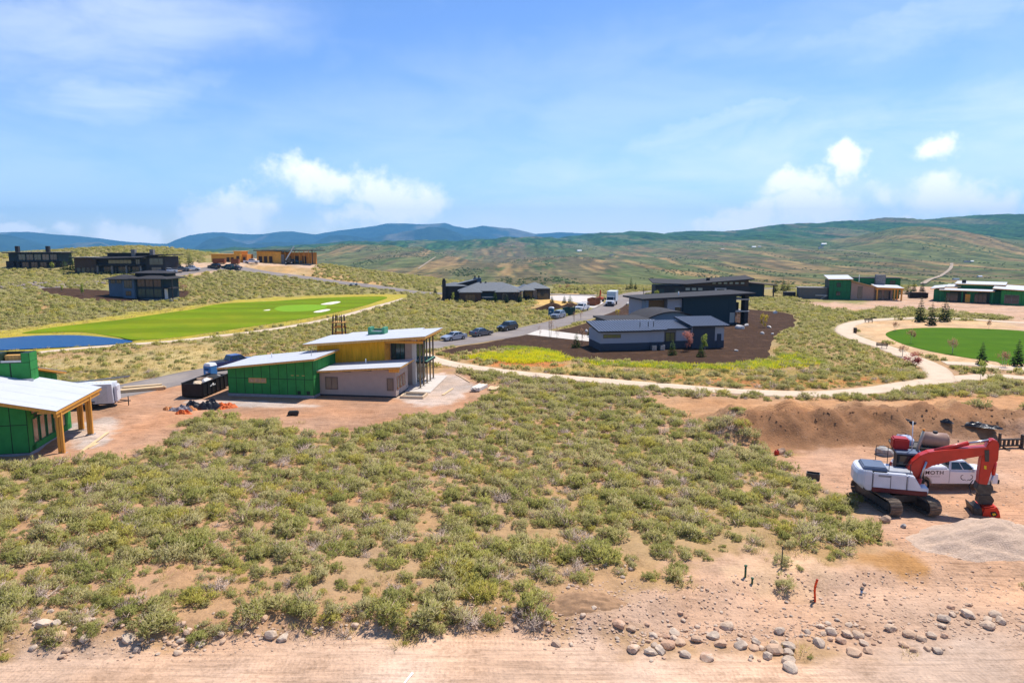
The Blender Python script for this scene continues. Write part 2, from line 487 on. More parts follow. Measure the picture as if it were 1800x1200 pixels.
CART_C = smooth_poly([(-108, 108)] + GP([(0, 622), (60, 620), (130, 613), (220, 606), (300, 600), (370, 592), (440, 584), (520, 572), (600, 556), (650, 542), (690, 531), (712, 524)]), 6, closed=False)
HILLDRIVE_C = line_world([(-60, 512), (20, 508), (75, 505), (120, 503), (180, 501)])
FAIRWAY = smooth_poly(GP([(40, 585), (90, 576), (167, 567), (233, 559), (331, 545), (389, 534), (486, 529), (560, 524), (630, 521.5), (680, 522), (660, 531), (638, 538), (564, 555), (490, 567), (389, 582), (311, 593), (241, 598), (205, 592), (140, 584), (60, 586)]), 5)
ROUGH = smooth_poly(GP([(-60, 590), (0, 582), (90, 570), (200, 556), (320, 540), (420, 528), (560, 520), (640, 518), (715, 519), (690, 534), (640, 545), (560, 562), (480, 574), (380, 590), (300, 600), (200, 609), (100, 618), (0, 627), (-60, 632)]), 5)
POND = smooth_poly(GP([(-60, 597), (0, 593), (60, 588), (130, 587), (190, 592), (234, 599), (200, 604), (140, 608), (60, 612), (0, 615), (-60, 619)]), 5)
PUTT = smooth_poly(GP([(482, 543), (500, 537.5), (540, 535.5), (572, 537), (570, 542.5), (540, 547), (500, 548)]), 5)
BUNKERS = [smooth_poly(GP(p), 5) for p in ([(564, 535.5), (572, 533), (590, 530.2), (599, 531), (592, 533.5), (580, 535.6)], [(551, 549), (558, 546.6), (574, 543.8), (581, 545), (572, 547.6), (560, 549.6)], [(463, 546.2), (468, 544.8), (475, 544.4), (473, 546)])]
LAWN = smooth_poly(GP([(1557, 589), (1566, 582), (1590, 578), (1640, 576), (1700, 577), (1790, 581)]) + [(103, 125), (108, 116), (98, 108)] + GP([(1790, 640), (1750, 635.5), (1700, 629), (1650, 620.5), (1612, 612), (1580, 602)]), 5)
MULCH = wobble(GP([(772, 618), (840, 604), (925, 589), (1000, 576), (1050, 560), (1090, 540), (1118, 524), (1150, 520), (1200, 527), (1290, 541), (1385, 551), (1398, 570), (1362, 588), (1358, 610), (1345, 632), (1260, 641), (1150, 636), (1060, 632), (1000, 630), (960, 616), (900, 611), (840, 615), (800, 622)]), 6, .55)
MULCH_K = wobble(GP([(75, 509), (110, 506), (185, 511), (260, 516), (318, 511), (333, 517), (322, 524), (240, 532), (150, 527), (100, 519)]), 6, .9)
DRIVE = GP([(926, 588), (950, 579), (1052, 592), (1052, 602)])
DRIVE_F = smooth_poly(GP([(960, 521), (1000, 519), (1045, 521), (1062, 536), (1040, 541), (1010, 531), (975, 528)]), 4)
PAD_SLAB = [(-13.0, 77.4), (-9.2, 76.8), (-8.2, 87.0), (-13.0, 87.6)]
SHEETS = [('poly', FAIRWAY), ('poly', LAWN), ('poly', MULCH), ('poly', MULCH_K), ('poly', POND), ('line', ROAD_C, 3.5), ('line', HILLROAD_C, 3.2), ('line', TRAIL_C, 1.55), ('line', RING_C, 1.7), ('line', CART_C, 1.25), ('poly', DRIVE), ('poly', DRIVE_F)]

# soil zones: (outline px, colour, soft edge m)
def Z(pts, colr, soft): return (smooth_poly(GP(pts), 3), colr, soft)
RED, PIT, HAUL, SPOIL, GOLD, GRAVEL, STRAW, ORANGE = (.43, .235, .135), (.49, .285, .175), (.55, .365, .245), (.29, .15, .075), (.46, .32, .10), (.50, .385, .305), (.42, .31, .13), (.45, .245, .12)
ZONES = [
    Z([(60, 640), (200, 618), (380, 602), (420, 640), (250, 668), (120, 680)], STRAW, 3),
    Z([(150, 720), (200, 694), (300, 676), (400, 668), (560, 690), (700, 690), (760, 655), (830, 660), (870, 690), (800, 730), (700, 742), (560, 760), (420, 742), (330, 745), (280, 790), (160, 812), (90, 808), (60, 790)], RED, 1.6),
    Z([(700, 700), (716, 660), (780, 655), (828, 672), (815, 700), (760, 716)], GRAVEL, .8),
    Z([(330, 703), (540, 708), (545, 716), (380, 712)], GRAVEL, .6),
    Z([(110, 760), (160, 740), (215, 742), (205, 770), (140, 790)], GRAVEL, .8),
    Z([(1130, 697), (1300, 702), (1500, 703), (1850, 697), (1850, 712), (1500, 716), (1300, 716), (1140, 708)], ORANGE, 1.0),
    Z([(860, 620), (1000, 640), (1200, 645), (1500, 655), (1620, 660), (1500, 680), (1380, 684), (1200, 674), (1000, 656), (860, 642)], (.40, .27, .09), 2.5),
    Z([(850, 628), (960, 634), (1000, 645), (900, 646), (850, 640)], (.46, .17, .055), 1.5),
    Z([(1080, 655), (1300, 668), (1500, 668), (1620, 655), (1500, 678), (1300, 680)], (.45, .19, .07), 1.5),
    Z([(1290, 735), (1400, 715), (1850, 715), (1850, 800), (1400, 800), (1330, 770)], SPOIL, 1.0),
    Z([(1370, 800), (1560, 785), (1850, 770), (1850, 1010), (1640, 1010), (1560, 950), (1480, 870), (1410, 830)], PIT, 1.0),
    Z([(1220, 980), (1380, 960), (1500, 980), (1600, 955), (1850, 960), (1850, 1150), (1500, 1150), (1000, 1110), (1130, 1040)], (.48, .30, .19), 1.2),
    Z([(1280, 985), (1420, 960), (1500, 1010), (1420, 1060), (1300, 1050)], (.50, .33, .20), 1.5),
    Z([(1480, 990), (1560, 970), (1640, 1000), (1600, 1015)], (.40, .21, .08), 1.0),
    Z([(-300, 1170), (0, 1155), (300, 1135), (600, 1108), (800, 1096), (960, 1104), (1120, 1140), (1500, 1152), (1660, 1140), (1850, 1120), (2200, 1110), (2200, 1190), (2600, 2600), (900, 5200), (-800, 2600)], HAUL, .9),
    Z([(1490, 575), (1540, 563), (1800, 566), (1900, 580), (1900, 650), (1760, 642), (1660, 632), (1560, 606)], (.56, .36, .19), 1.2),
    Z([(1400, 532), (1480, 530), (1560, 520), (1700, 505), (1850, 505), (1850, 560), (1760, 556), (1640, 545), (1560, 542), (1500, 545), (1430, 540)], (.50, .32, .21), 3),
    Z([(930, 540), (960, 520), (1010, 516), (1050, 524), (1020, 530), (1000, 545), (950, 549)], (.58, .36, .12), 1.5),
    Z([(280, 482), (340, 460), (420, 455), (560, 462), (560, 468), (430, 470), (440, 476), (380, 476), (300, 488)], (.52, .36, .24), 3),
    Z([(430, 474), (470, 466), (560, 474), (700, 500), (640, 500), (540, 486)], (.46, .29, .13), 3),
    Z([(70, 545), (76, 515), (84, 515), (82, 548)], (.46, .26, .12), 1.5),
    Z([(700, 545), (760, 516), (800, 522), (960, 536), (940, 545), (800, 534), (740, 545)], (.42, .27, .11), 3),
]
dens_zero = [1, 2, 3, 4, 5, 9, 10, 11, 12, 14, 15, 16, 17, 18]   # bare soil: no brush
GRASSY = [0, 6]

def soil(x, y):
    """ground colour from the kinds of soil and cover"""
    n1 = fbm(x * .05, y * .05, 4, 21); n2 = fbm(x * .25, y * .25, 4, 31)
    t = np.clip(.5 + n1 * 1.1 + n2 * .5, 0, 1)[..., None]
    c = np.array((.43, .245, .135)) * (1 - t) + np.array((.39, .25, .12)) * t
    far = sstep(y, 85, 150)[..., None]
    c = c * (1 - far) + (np.array((.25, .225, .085)) * (1 - t) + np.array((.30, .225, .085)) * t) * far
    bare = np.zeros(x.shape); grass = np.zeros(x.shape)
    # dry grass in the golf rough
    s = poly_sdf(x, y, ROUGH) + 3 * n2
    k = (1 - sstep(s, -1.5, 2.0))[..., None]
    c = c * (1 - k) + np.array((.40, .315, .045)) * k; bare = np.maximum(bare, k[..., 0] * .96)
    for i, (poly, colr, soft) in enumerate(ZONES):
        P = np.array(poly); pad = soft * 3 + 3
        sel = (x > P[:, 0].min() - pad) & (x < P[:, 0].max() + pad) & (y > P[:, 1].min() - pad) & (y < P[:, 1].max() + pad)
        if not sel.any(): continue
        sd = poly_sdf(x[sel], y[sel], poly) + soft * (1.6 * n2[sel] + 1.2 * fbm(x[sel] * .9, y[sel] * .9, 3, 41))
        k = 1 - sstep(sd, -soft * .7, soft * .7)
        c[sel] = c[sel] * (1 - k[:, None]) + np.array(colr) * (1 + .28 * n2[sel][:, None]) * k[:, None]
        if i in dens_zero: bare[sel] = np.maximum(bare[sel], k)
        if i in GRASSY: grass[sel] = np.maximum(grass[sel], k)
    return np.clip(c, 0, 1), bare, grass

def sheet_dist(x, y):
    d = np.full(x.shape, 1e9)
    for s in SHEETS:
        P = np.array(s[1]); pad = 8
        sel = (x > P[:, 0].min() - pad) & (x < P[:, 0].max() + pad) & (y > P[:, 1].min() - pad) & (y < P[:, 1].max() + pad)
        if not sel.any(): continue
        dd = poly_sdf(x[sel], y[sel], s[1]) if s[0] == 'poly' else line_dist(x[sel], y[sel], s[1]) - s[2]
        d[sel] = np.minimum(d[sel], dd)
    return d

def ground_mat(name, scale_near=1.0):
    m = bpy.data.materials.new(name); m.use_nodes = True
    t = NT(m.node_tree); b = m.node_tree.nodes['Principled BSDF']
    at = t.n('ShaderNodeAttribute', attribute_name='soil')
    g = t.n('ShaderNodeNewGeometry'); pos = g.outputs['Position']
    n1 = t.noise(pos, .8, 4, .65); n2 = t.noise(pos, 6.0, 3, .65); n3 = t.noise(pos, .13, 2, .6)
    k = t.math('ADD', t.math('MULTIPLY', n1, .55), t.math('MULTIPLY', n2, .45))
    fac = t.ramp(k, [(.30, (.62, .60, .57)), (.5, (1.0, 1.0, 1.0)), (.72, (1.28, 1.26, 1.22))])
    c = t.mix(1.0, at.outputs['Color'], fac, 'MULTIPLY')
    hs = t.ramp(n3, [(.3, (.93, 1.0, 1.08)), (.7, (1.07, .99, .9))])
    c = t.mix(1.0, c, hs, 'MULTIPLY')
    # drag and tyre streaks along the haul road, on graded soil only
    gm_ = t.n('ShaderNodeAttribute', attribute_name='graded')
    mp_ = t.n('ShaderNodeMapping'); t.link(pos, mp_.inputs[0]); mp_.inputs['Rotation'].default_value = (0, 0, .09); mp_.inputs['Scale'].default_value = (.35, 5.0, 1)
    stk = t.noise(mp_.outputs[0], 1.0, 4, .6)
    wv = t.n('ShaderNodeTexWave'); wv.inputs['Scale'].default_value = 1.6; wv.inputs['Distortion'].default_value = 3.0; wv.inputs['Detail'].default_value = 2; t.link(pos, wv.inputs['Vector'])
    tread = t.math('MULTIPLY', wv.outputs['Fac'], t.smooth(t.noise(mp_.outputs[0], .35, 2, .5), .5, .6))
    sf = t.ramp(stk, [(.3, (.74, .72, .70)), (.5, (1, 1, 1)), (.7, (1.14, 1.13, 1.12))])
    c = t.mix(gm_.outputs['Fac'], c, t.mix(1.0, c, sf, 'MULTIPLY'))
    # small stones
    vo = t.n('ShaderNodeTexVoronoi'); vo.inputs['Scale'].default_value = 7.0; t.link(pos, vo.inputs['Vector'])
    st = t.math('MULTIPLY', t.math('SUBTRACT', 1.0, t.smooth(vo.outputs['Distance'], .10, .22)), t.smooth(t.noise(pos, .9, 2, .6), .50, .66))
    c = t.mix(t.math('MULTIPLY', st, .55), c, (.62, .47, .37))
    t.link(c, b.inputs['Base Color']); b.inputs['Roughness'].default_value = .95; b.inputs['Specular IOR Level'].default_value = .1
    bn = t.n('ShaderNodeBump'); bn.inputs['Strength'].default_value = .75; bn.inputs['Distance'].default_value = .12
    hgt = t.math('ADD', t.math('ADD', t.math('MULTIPLY', n2, .6), n1), t.math('MULTIPLY', st, .35))
    hgt = t.math('ADD', hgt, t.math('MULTIPLY', gm_.outputs['Fac'], t.math('ADD', t.math('MULTIPLY', stk, .9), t.math('MULTIPLY', tread, .14))))
    t.link(hgt, bn.inputs['Height']); t.link(bn.outputs[0], b.inputs['Normal'])
    return m

def polar_mesh(name, Ds, azs, zfun, cfun, material, ring=False, gfun=None):
    D, A = np.meshgrid(Ds, azs, indexing='ij')
    x = D * np.sin(A); y = D * np.cos(A)
    z = zfun(x, y, D, A); c = cfun(x, y, D, A)
    nr, nc = D.shape
    idx = np.arange(nr * nc).reshape(nr, nc)
    a = idx[:-1, :-1].ravel(); b_ = idx[:-1, 1:].ravel(); cc = idx[1:, 1:].ravel(); d = idx[1:, :-1].ravel()
    faces = np.stack([a, d, cc, b_], 1)
    if ring:
        a, b_, cc, d = idx[:-1, -1], idx[:-1, 0], idx[1:, 0], idx[1:, -1]
        faces = np.vstack([faces, np.stack([a, d, cc, b_], 1)])
    me = bpy.data.meshes.new(name)
    nv, nf = nr * nc, len(faces)
    me.vertices.add(nv); me.loops.add(nf * 4); me.polygons.add(nf)
    me.vertices.foreach_set('co', np.stack([x, y, z], -1).reshape(-1).astype(np.float32))
    me.loops.foreach_set('vertex_index', faces.reshape(-1).astype(np.int32))
    me.polygons.foreach_set('loop_start', np.arange(0, nf * 4, 4, dtype=np.int32))
    me.polygons.foreach_set('loop_total', np.full(nf, 4, np.int32))
    me.polygons.foreach_set('use_smooth', np.ones(nf, bool))
    ca = me.color_attributes.new('soil', 'FLOAT_COLOR', 'POINT')
    ca.data.foreach_set('color', np.concatenate([c.reshape(-1, 3), np.ones((nv, 1))], 1).reshape(-1).astype(np.float32))
    if gfun is not None:
        ga = me.attributes.new('graded', 'FLOAT', 'POINT'); ga.data.foreach_set('value', gfun(x, y).reshape(-1).astype(np.float32))
    me.update(); me.validate()
    me.materials.append(material)
    o = bpy.data.objects.new(name, me); col.objects.link(o)
    tag(o, kind='structure')
    return o

fine = np.arange(-46, 46.01, .15)
wide = np.concatenate([np.arange(-180, -46, 2.0), fine, np.arange(48, 179.9, 2.0)])
AZ_ALL = np.radians(wide)
Ds = [2.0, 6, 10, 14, 17, 19.5]
while Ds[-1] < 480: Ds.append(Ds[-1] + (.28 if Ds[-1] < 42 else max(.28, Ds[-1] * .0068)))
NEAR_MAX = Ds[-1]
def near_z(x, y, D, A):
    z = height(x, y)
    sd = sheet_dist(x, y)
    damp = sstep(sd, .1, 2.2)
    k = sstep(y, 20, 24)
    lumps = fbm(x * .55, y * .55, 4, 51) * .30 + fbm(x * .12, y * .12, 3, 61) * .35
    lotmask = sstep(y, 29, 34) * (1 - sstep(x, 8, 18)) * .6 + .4
    haul = sstep(y, 26, 30) * .85 + .15
    bf = (1 - sstep(poly_sdf(x, y, HOUSE_PAD), 0, 3)) if HOUSE_PAD else 0
    z = z + lumps * damp * lotmask * haul * (1 - bf) * .8
    z = z - .35 * (1 - sstep(sd, -1.4, .1)) * 0
    # the pond lies in a hollow
    pd = poly_sdf(x, y, POND)
    z = z - .5 * (1 - sstep(pd, -1.5, 1.2))
    return z
HOUSE_PAD = [(-33, 71), (-8, 68), (-6, 90), (-33, 95)]
def graded(x, y):
    k = np.zeros(x.shape)
    for i in (1, 5, 10, 11, 14):
        P = np.array(ZONES[i][0]); sel = (x > P[:, 0].min() - 3) & (x < P[:, 0].max() + 3) & (y > P[:, 1].min() - 3) & (y < P[:, 1].max() + 3)
        k[sel] = np.maximum(k[sel], (1 - sstep(poly_sdf(x[sel], y[sel], ZONES[i][0]), -1.0, .6)) * (.5 if i == 11 else 1))
    return k
def near_c(x, y, D, A): return soil(x, y)[0]
ground = polar_mesh('ground', np.array(Ds), AZ_ALL, near_z, near_c, ground_mat('soil'), ring=True, gfun=graded)

# ---- rolling hills of the valley beyond the lots, then blue mountains
def z_of(v, D): return CAM_Z - D * np.tan(np.arctan((np.asarray(v, float) - 600) / FPX) + PITCH)
U_ST = np.array([-900, -300, 0, 300, 500, 600, 700, 800, 900, 1000, 1100, 1200, 1300, 1370, 1440, 1500, 1580, 1640, 1720, 1800, 2100, 2700])
AZ_ST = np.arctan((U_ST - 900) / FPX)
def rowv(D, vals): return z_of(np.array(vals), D)
LAY = [
    (900., rowv(900, [497] * 22)),
    (1500., rowv(1500, [480, 480, 480, 480, 478, 474, 470, 472, 476, 478, 476, 474, 476, 478, 476, 474, 472, 473, 474, 474, 474, 474])),
    (2100., rowv(2100, [462, 462, 462, 462, 455, 450, 449, 456, 460, 458, 456, 458, 457, 455, 455, 455, 454, 455, 456, 457, 456, 456])),
    (2900., rowv(2900, [446, 446, 446, 446, 438, 431, 436, 446, 446, 443, 441, 440, 438, 436, 434, 425, 409, 409, 420, 434, 436, 436])),
    (3300., rowv(3300, [444, 444, 444, 444, 437, 429, 433, 441, 441, 439, 437, 436, 433, 430, 428, 417, 402, 404, 417, 431, 432, 432])),
    (4000., rowv(4000, [446, 446, 446, 446, 440, 436, 438, 437, 434, 432, 431, 428, 425, 420, 420, 420, 418, 417, 420, 423, 424, 424])),
    (5000., rowv(5000, [444, 444, 444, 444, 437, 429, 427, 425, 420, 417, 415, 413, 410, 404, 408, 403, 398, 402, 403, 404, 404, 404])),
    (5800., rowv(5800, [444, 444, 444, 443, 436, 428, 425, 422, 417, 414, 411, 407, 403, 394, 399, 394, 385, 391, 390, 391, 388, 388])),
    (7200., rowv(7200, [450, 450, 450, 450, 447, 444, 441, 438, 435, 430, 428, 424, 421, 418, 418, 416, 412, 412, 412, 412, 412, 412])),
]
LD = np.log(np.array([l[0] for l in LAY])); LZ = np.array([l[1] for l in LAY])
def cubic_rows(q, xs, ys):
    """smooth interpolation of rows along distance"""
    i = np.clip(np.searchsorted(xs, q) - 1, 0, len(xs) - 2)
    t = np.clip((q - xs[i]) / (xs[i + 1] - xs[i]), 0, 1); t = t * t * (3 - 2 * t) * .6 + t * .4
    return i, t
def az_interp(A, row):
    a = np.interp(A.ravel(), AZ_ST, row)
    d = .02
    return ((np.interp(A.ravel() - d, AZ_ST, row) + 2 * a + np.interp(A.ravel() + d, AZ_ST, row)) / 4).reshape(A.shape)
def hill_z(x, y, D, A):
    q = np.log(D)
    rows = np.stack([az_interp(A, r) for r in LZ], 0)
    i, t = cubic_rows(q, LD, LZ)
    ii = np.arange(D.size).reshape(D.shape)
    flat = rows.reshape(len(LD), -1)
    z = (flat[i.ravel(), ii.ravel()].reshape(D.shape)) * (1 - t) + flat[np.minimum(i + 1, len(LD) - 1).ravel(), ii.ravel()].reshape(D.shape) * t
    amp = np.interp(D, [480, 900, 1600, 3000, 6000, 7500], [0, 4, 11, 22, 38, 45])
    rdg = fbm(x / 420, y / 900, 5, 71) * .8 + 1.1 * (0.2 - np.abs(fbm(x / 230 + 3 + y / 900, y / 1300, 5, 81)))
    z = z + amp * rdg * 1.15
    near = height(x, y) if D.min() < 700 else 0
    k = sstep(D, NEAR_MAX, 850)
    nz = np.where(D < 900, 0, 0)
    hx, hy = x * NEAR_MAX / D, y * NEAR_MAX / D
    z0 = height(hx[0:1], hy[0:1]) if D.shape[0] > 1 else height(hx, hy)
    return z0 * (1 - k) + z * k
def hill_c(x, y, D, A):
    n1 = fbm(x / 62, y / 800, 5, 91, .62); n2 = fbm(x / 14, y / 200, 3, 95, .6); n3 = fbm(x / 330, y / 2000, 4, 99)
    sage = np.array((.125, .135, .055)); straw = np.array((.27, .19, .075)); green = np.array((.040, .085, .022)); red = np.array((.27, .17, .085)); brown = np.array((.14, .115, .06))
    c = np.zeros(x.shape + (3,)) + sage
    k = sstep(n3 + .5 * n1, .0, .35)[..., None]; c = c * (1 - k) + brown * k
    low = 1 - sstep(D, 2200, 3600)
    k = (sstep(n1 + .5 * n2, .20, .42) * (.2 + .8 * low))[..., None] * .7; c = c * (1 - k) + straw * k
    k = (sstep(n1 * 1.2 + .5 * fbm(x / 60, y / 500, 3, 97), .38, .5) * (.3 + .7 * low))[..., None] * .5; c = c * (1 - k) + red * k
    hi = sstep(D, 2300, 4300)
    gm = sstep(fbm(x / 120 + 9, y / 800, 5, 111, .62) + .45 * (hi - .55), -.16, .12) * (.12 + .88 * hi)
    c = c * (1 - gm[..., None]) + (green * (1 + .5 * n2[..., None])) * gm[..., None]
    sp = sstep(fbm(x / 24, y / 240, 4, 121), .28, .42) * .7 * (1 - hi)
    c = c * (1 - sp[..., None]) + np.array((.055, .095, .03)) * sp[..., None]
    c = c * (1 + .42 * n2[..., None])
    return np.clip(c, .01, 1)
def hill_mat(name, sc, bumpd):
    m = bpy.data.materials.new(name); m.use_nodes = True
    t = NT(m.node_tree); b = m.node_tree.nodes['Principled BSDF']
    at = t.n('ShaderNodeAttribute', attribute_name='soil'); g = t.n('ShaderNodeNewGeometry')
    n = t.noise(g.outputs['Position'], sc, 6, .68)
    fac = t.ramp(n, [(.32, (.48, .52, .55)), (.5, (1, 1, 1)), (.7, (1.45, 1.38, 1.25))])
    c = t.mix(1.0, at.outputs['Color'], fac, 'MULTIPLY')
    t.link(c, b.inputs['Base Color']); b.inputs['Roughness'].default_value = 1; b.inputs['Specular IOR Level'].default_value = 0
    bn = t.n('ShaderNodeBump'); bn.inputs['Strength'].default_value = .8; bn.inputs['Distance'].default_value = bumpd
    t.link(n, bn.inputs['Height']); t.link(bn.outputs[0], b.inputs['Normal'])
    return m
hd = [NEAR_MAX]
while hd[-1] < 7200: hd.append(hd[-1] * 1.0085)
AZ_F = np.radians(np.concatenate([np.arange(-100, -48, 2.0), np.arange(-48, 48.01, .16), np.arange(50, 101, 2.0)]))
hills = polar_mesh('hills', np.array(hd), AZ_F, hill_z, hill_c, hill_mat('hill_cover', .022, 5.0))

MT_U = np.array([-900, -400, -200, 0, 60, 110, 180, 240, 300, 315, 340, 370, 400, 450, 520, 560, 600, 650, 690, 750, 785, 800, 820, 850, 900, 940, 980, 1050, 1100, 1300, 1800, 2700])
MT_V = np.array([405, 400, 408, 413, 411, 415, 420, 427, 430, 423, 416, 412, 411, 413, 409, 414, 405, 399, 394, 394, 392, 398, 402, 400, 405, 413, 410, 412, 416, 418, 420, 420])
MT_A = np.arctan((MT_U - 900) / FPX)
def mount_z(x, y, D, A):
    top = z_of(np.interp(A, MT_A, MT_V), 14000.)
    lowr = z_of(np.interp(A, MT_A, MT_V) + 13 + 9 * np.interp(A, np.linspace(-.9, .9, 40), np.sin(np.arange(40) * 2.1)), 10200.)
    base = -40.
    e1 = np.exp(-((D - 14000) / 1500) ** 2); e2 = np.exp(-((D - 10200) / 650) ** 2)
    z = np.maximum(base + (top - base) * np.where(D > 14000, 1, e1), base + (lowr - base) * e2)
    mid = sstep(D, 8600, 9600) * (1 - sstep(D, 13200, 14000) * .8)
    rdg = (0.25 - np.abs(fbm(x / 1500, y / 2600, 5, 131))) * 190 + fbm(x / 700, y / 1400, 5, 141) * 90
    return z + rdg * mid
def mount_c(x, y, D, A):
    n = fbm(x / 900, y / 1500, 5, 151)
    c = np.zeros(x.shape + (3,)) + np.array((.03, .055, .045))
    k = sstep(n, .18, .38)[..., None] * .5
    return np.clip(c * (1 - k) + np.array((.26, .22, .16)) * k, .01, 1)
md = np.concatenate([np.arange(7150, 12000, 90.), np.arange(12000, 14600, 70.)])
mountains = polar_mesh('mountains', md, AZ_F, mount_z, mount_c, hill_mat('forest_slopes', .004, 60.0))

# ------------------------------------------------------------------ laid surfaces: roads, paths, lawns, beds, pond
def drape(name, outline, material, lift, step, kind='structure', inner=None):
    P = [Vector(p) for p in outline]
    xs = [p.x for p in P]; ys = [p.y for p in P]
    gx, gy = np.meshgrid(np.arange(min(xs), max(xs), step), np.arange(min(ys), max(ys), step))
    gx = (gx + rng.uniform(-.2, .2, gx.shape) * step).ravel(); gy = (gy + rng.uniform(-.2, .2, gy.shape) * step).ravel()
    sd = poly_sdf(gx, gy, outline)
    keep = sd < -step * .45
    pts = P + [Vector((a, b)) for a, b in zip(gx[keep], gy[keep])]
    edges = [(i, (i + 1) % len(P)) for i in range(len(P))]
    vo, eo, fo, *_ = delaunay_2d_cdt(pts, edges, [], 1, 1e-4)
    vx_ = np.array([v.x for v in vo]); vy_ = np.array([v.y for v in vo])
    vz_ = height(vx_, vy_) + lift
    me = bpy.data.meshes.new(name)
    me.from_pydata(list(zip(vx_, vy_, vz_)), [], [list(f) for f in fo])
    bm = bmesh.new(); bm.from_mesh(me)
    bmesh.ops.recalc_face_normals(bm, faces=bm.faces)
    if bm.faces and sum(f.normal.z for f in bm.faces) < 0: bmesh.ops.reverse_faces(bm, faces=bm.faces)
    for f in bm.faces: f.smooth = True
    bm.to_mesh(me); bm.free()
    me.materials.append(material)
    o = bpy.data.objects.new(name, me); col.objects.link(o)
    return tag(o, kind=kind)

def ribbon(name, line, half, material, lift, wob=.15, step=1.0, cross=6, skirt=.12, seed=1):
    P = [Vector(p) for p in line]
    L = [0]
    for a, b in zip(P[:-1], P[1:]): L.append(L[-1] + (b - a).length)
    n = max(3, int(L[-1] / step)); s = np.linspace(0, L[-1], n)
    cx = np.interp(s, L, [p.x for p in P]); cy = np.interp(s, L, [p.y for p in P])
    tx = np.gradient(cx); ty = np.gradient(cy); tl = np.hypot(tx, ty); tx /= tl; ty /= tl
    offs = np.linspace(-1, 1, cross + 1)
    wl = 1 + wob * fbm(s * .35, s * 0 + seed, 3, seed) * 2; wr = 1 + wob * fbm(s * .35, s * 0 + seed + 9, 3, seed) * 2
    vs = []; fs = []
    rows = []
    X = np.zeros((n, cross + 3)); Y = X.copy(); dz = X.copy()
    for j, o_ in enumerate([-1] + list(offs) + [1]):
        k = o_ * half * np.where(o_ < 0, wl, wr)
        X[:, j] = cx + ty * k; Y[:, j] = cy - tx * k
        dz[:, j] = lift - (skirt + lift if j in (0, cross + 2) else 0)
    Zt = height(X.ravel(), Y.ravel()).reshape(X.shape) + dz
    nc = cross + 3
    vs = list(zip(X.ravel(), Y.ravel(), Zt.ravel()))
    fs = [(i * nc + j, i * nc + j + 1, (i + 1) * nc + j + 1, (i + 1) * nc + j) for i in range(n - 1) for j in range(nc - 1)]
    me = bpy.data.meshes.new(name); me.from_pydata(vs, [], fs)
    me.polygons.foreach_set('use_smooth', np.ones(len(fs), bool)); me.materials.append(material); me.update()
    if me.polygons[nc].normal.z < 0: me.flip_normals()
    o = bpy.data.objects.new(name, me); col.objects.link(o)
    return tag(o, kind='structure')

def surf(name, c1, c2, scale, bump=.4, bscale=8., bdist=.05, rough=.95, stripes=None, c3=None, spec=.05):
    m = bpy.data.materials.new(name); m.use_nodes = True
    t = NT(m.node_tree); b = m.node_tree.nodes['Principled BSDF']
    g = t.n('ShaderNodeNewGeometry'); pos = g.outputs['Position']
    n1 = t.noise(pos, scale, 6, .65); n2 = t.noise(pos, scale * 11, 4, .6)
    k = t.math('ADD', t.math('MULTIPLY', n1, .65), t.math('MULTIPLY', n2, .35))
    c = t.ramp(k, [(.33, c1), (.66, c2)])
    if c3: c = t.mix(t.math('MULTIPLY', t.smooth(t.noise(pos, scale * .35, 5, .6), .52, .66), .8), c, c3)
    if stripes:
        sp_ = t.n('ShaderNodeSeparateXYZ'); t.link(pos, sp_.inputs[0])
        v = t.math('ADD', t.math('MULTIPLY', sp_.outputs[0], stripes[0]), t.math('MULTIPLY', sp_.outputs[1], stripes[1]))
        sn = t.math('SINE', t.math('ADD', v, t.math('MULTIPLY', n1, 3.0)))
        c = t.mix(t.math('MULTIPLY', t.smooth(sn, -.6, .6), stripes[2]), c, tuple(x * .62 for x in c2))
    t.link(c, b.inputs['Base Color']); b.inputs['Roughness'].default_value = rough; b.inputs['Specular IOR Level'].default_value = spec
    bn = t.n('ShaderNodeBump'); bn.inputs['Strength'].default_value = bump; bn.inputs['Distance'].default_value = bdist
    t.link(t.noise(pos, bscale, 5, .65), bn.inputs['Height']); t.link(bn.outputs[0], b.inputs['Normal'])
    return m

M_ASPH = surf('asphalt', (.20, .165, .145), (.27, .235, .215), .35, .3, 30, .01, .9, c3=(.30, .25, .21))
M_PATH = surf('crushed_stone_path', (.52, .39, .27), (.66, .52, .38), .5, .5, 12, .03)
M_FAIR = surf('mown_grass', (.10, .18, .003), (.19, .25, .005), .07, .5, 9, .04, stripes=(-.10, .42, .6), c3=(.235, .24, .010))
M_LAWN = surf('lawn_grass', (.045, .115, .003), (.078, .155, .004), .25, .5, 12, .04, stripes=(.05, .9, .25))
M_MULCH = surf('bark_mulch', (.042, .023, .014), (.085, .048, .030), 1.2, .9, 9, .12, c3=(.11, .06, .035))
M_SAND = surf('bunker_sand', (.70, .62, .48), (.80, .72, .58), .8, .3, 8, .03)
M_PUTT = surf('putting_green', (.15, .28, .015), (.19, .33, .02), .3, .2, 12, .01)
M_CONC = surf('concrete', (.50, .44, .38), (.62, .56, .50), .6, .2, 20, .01)

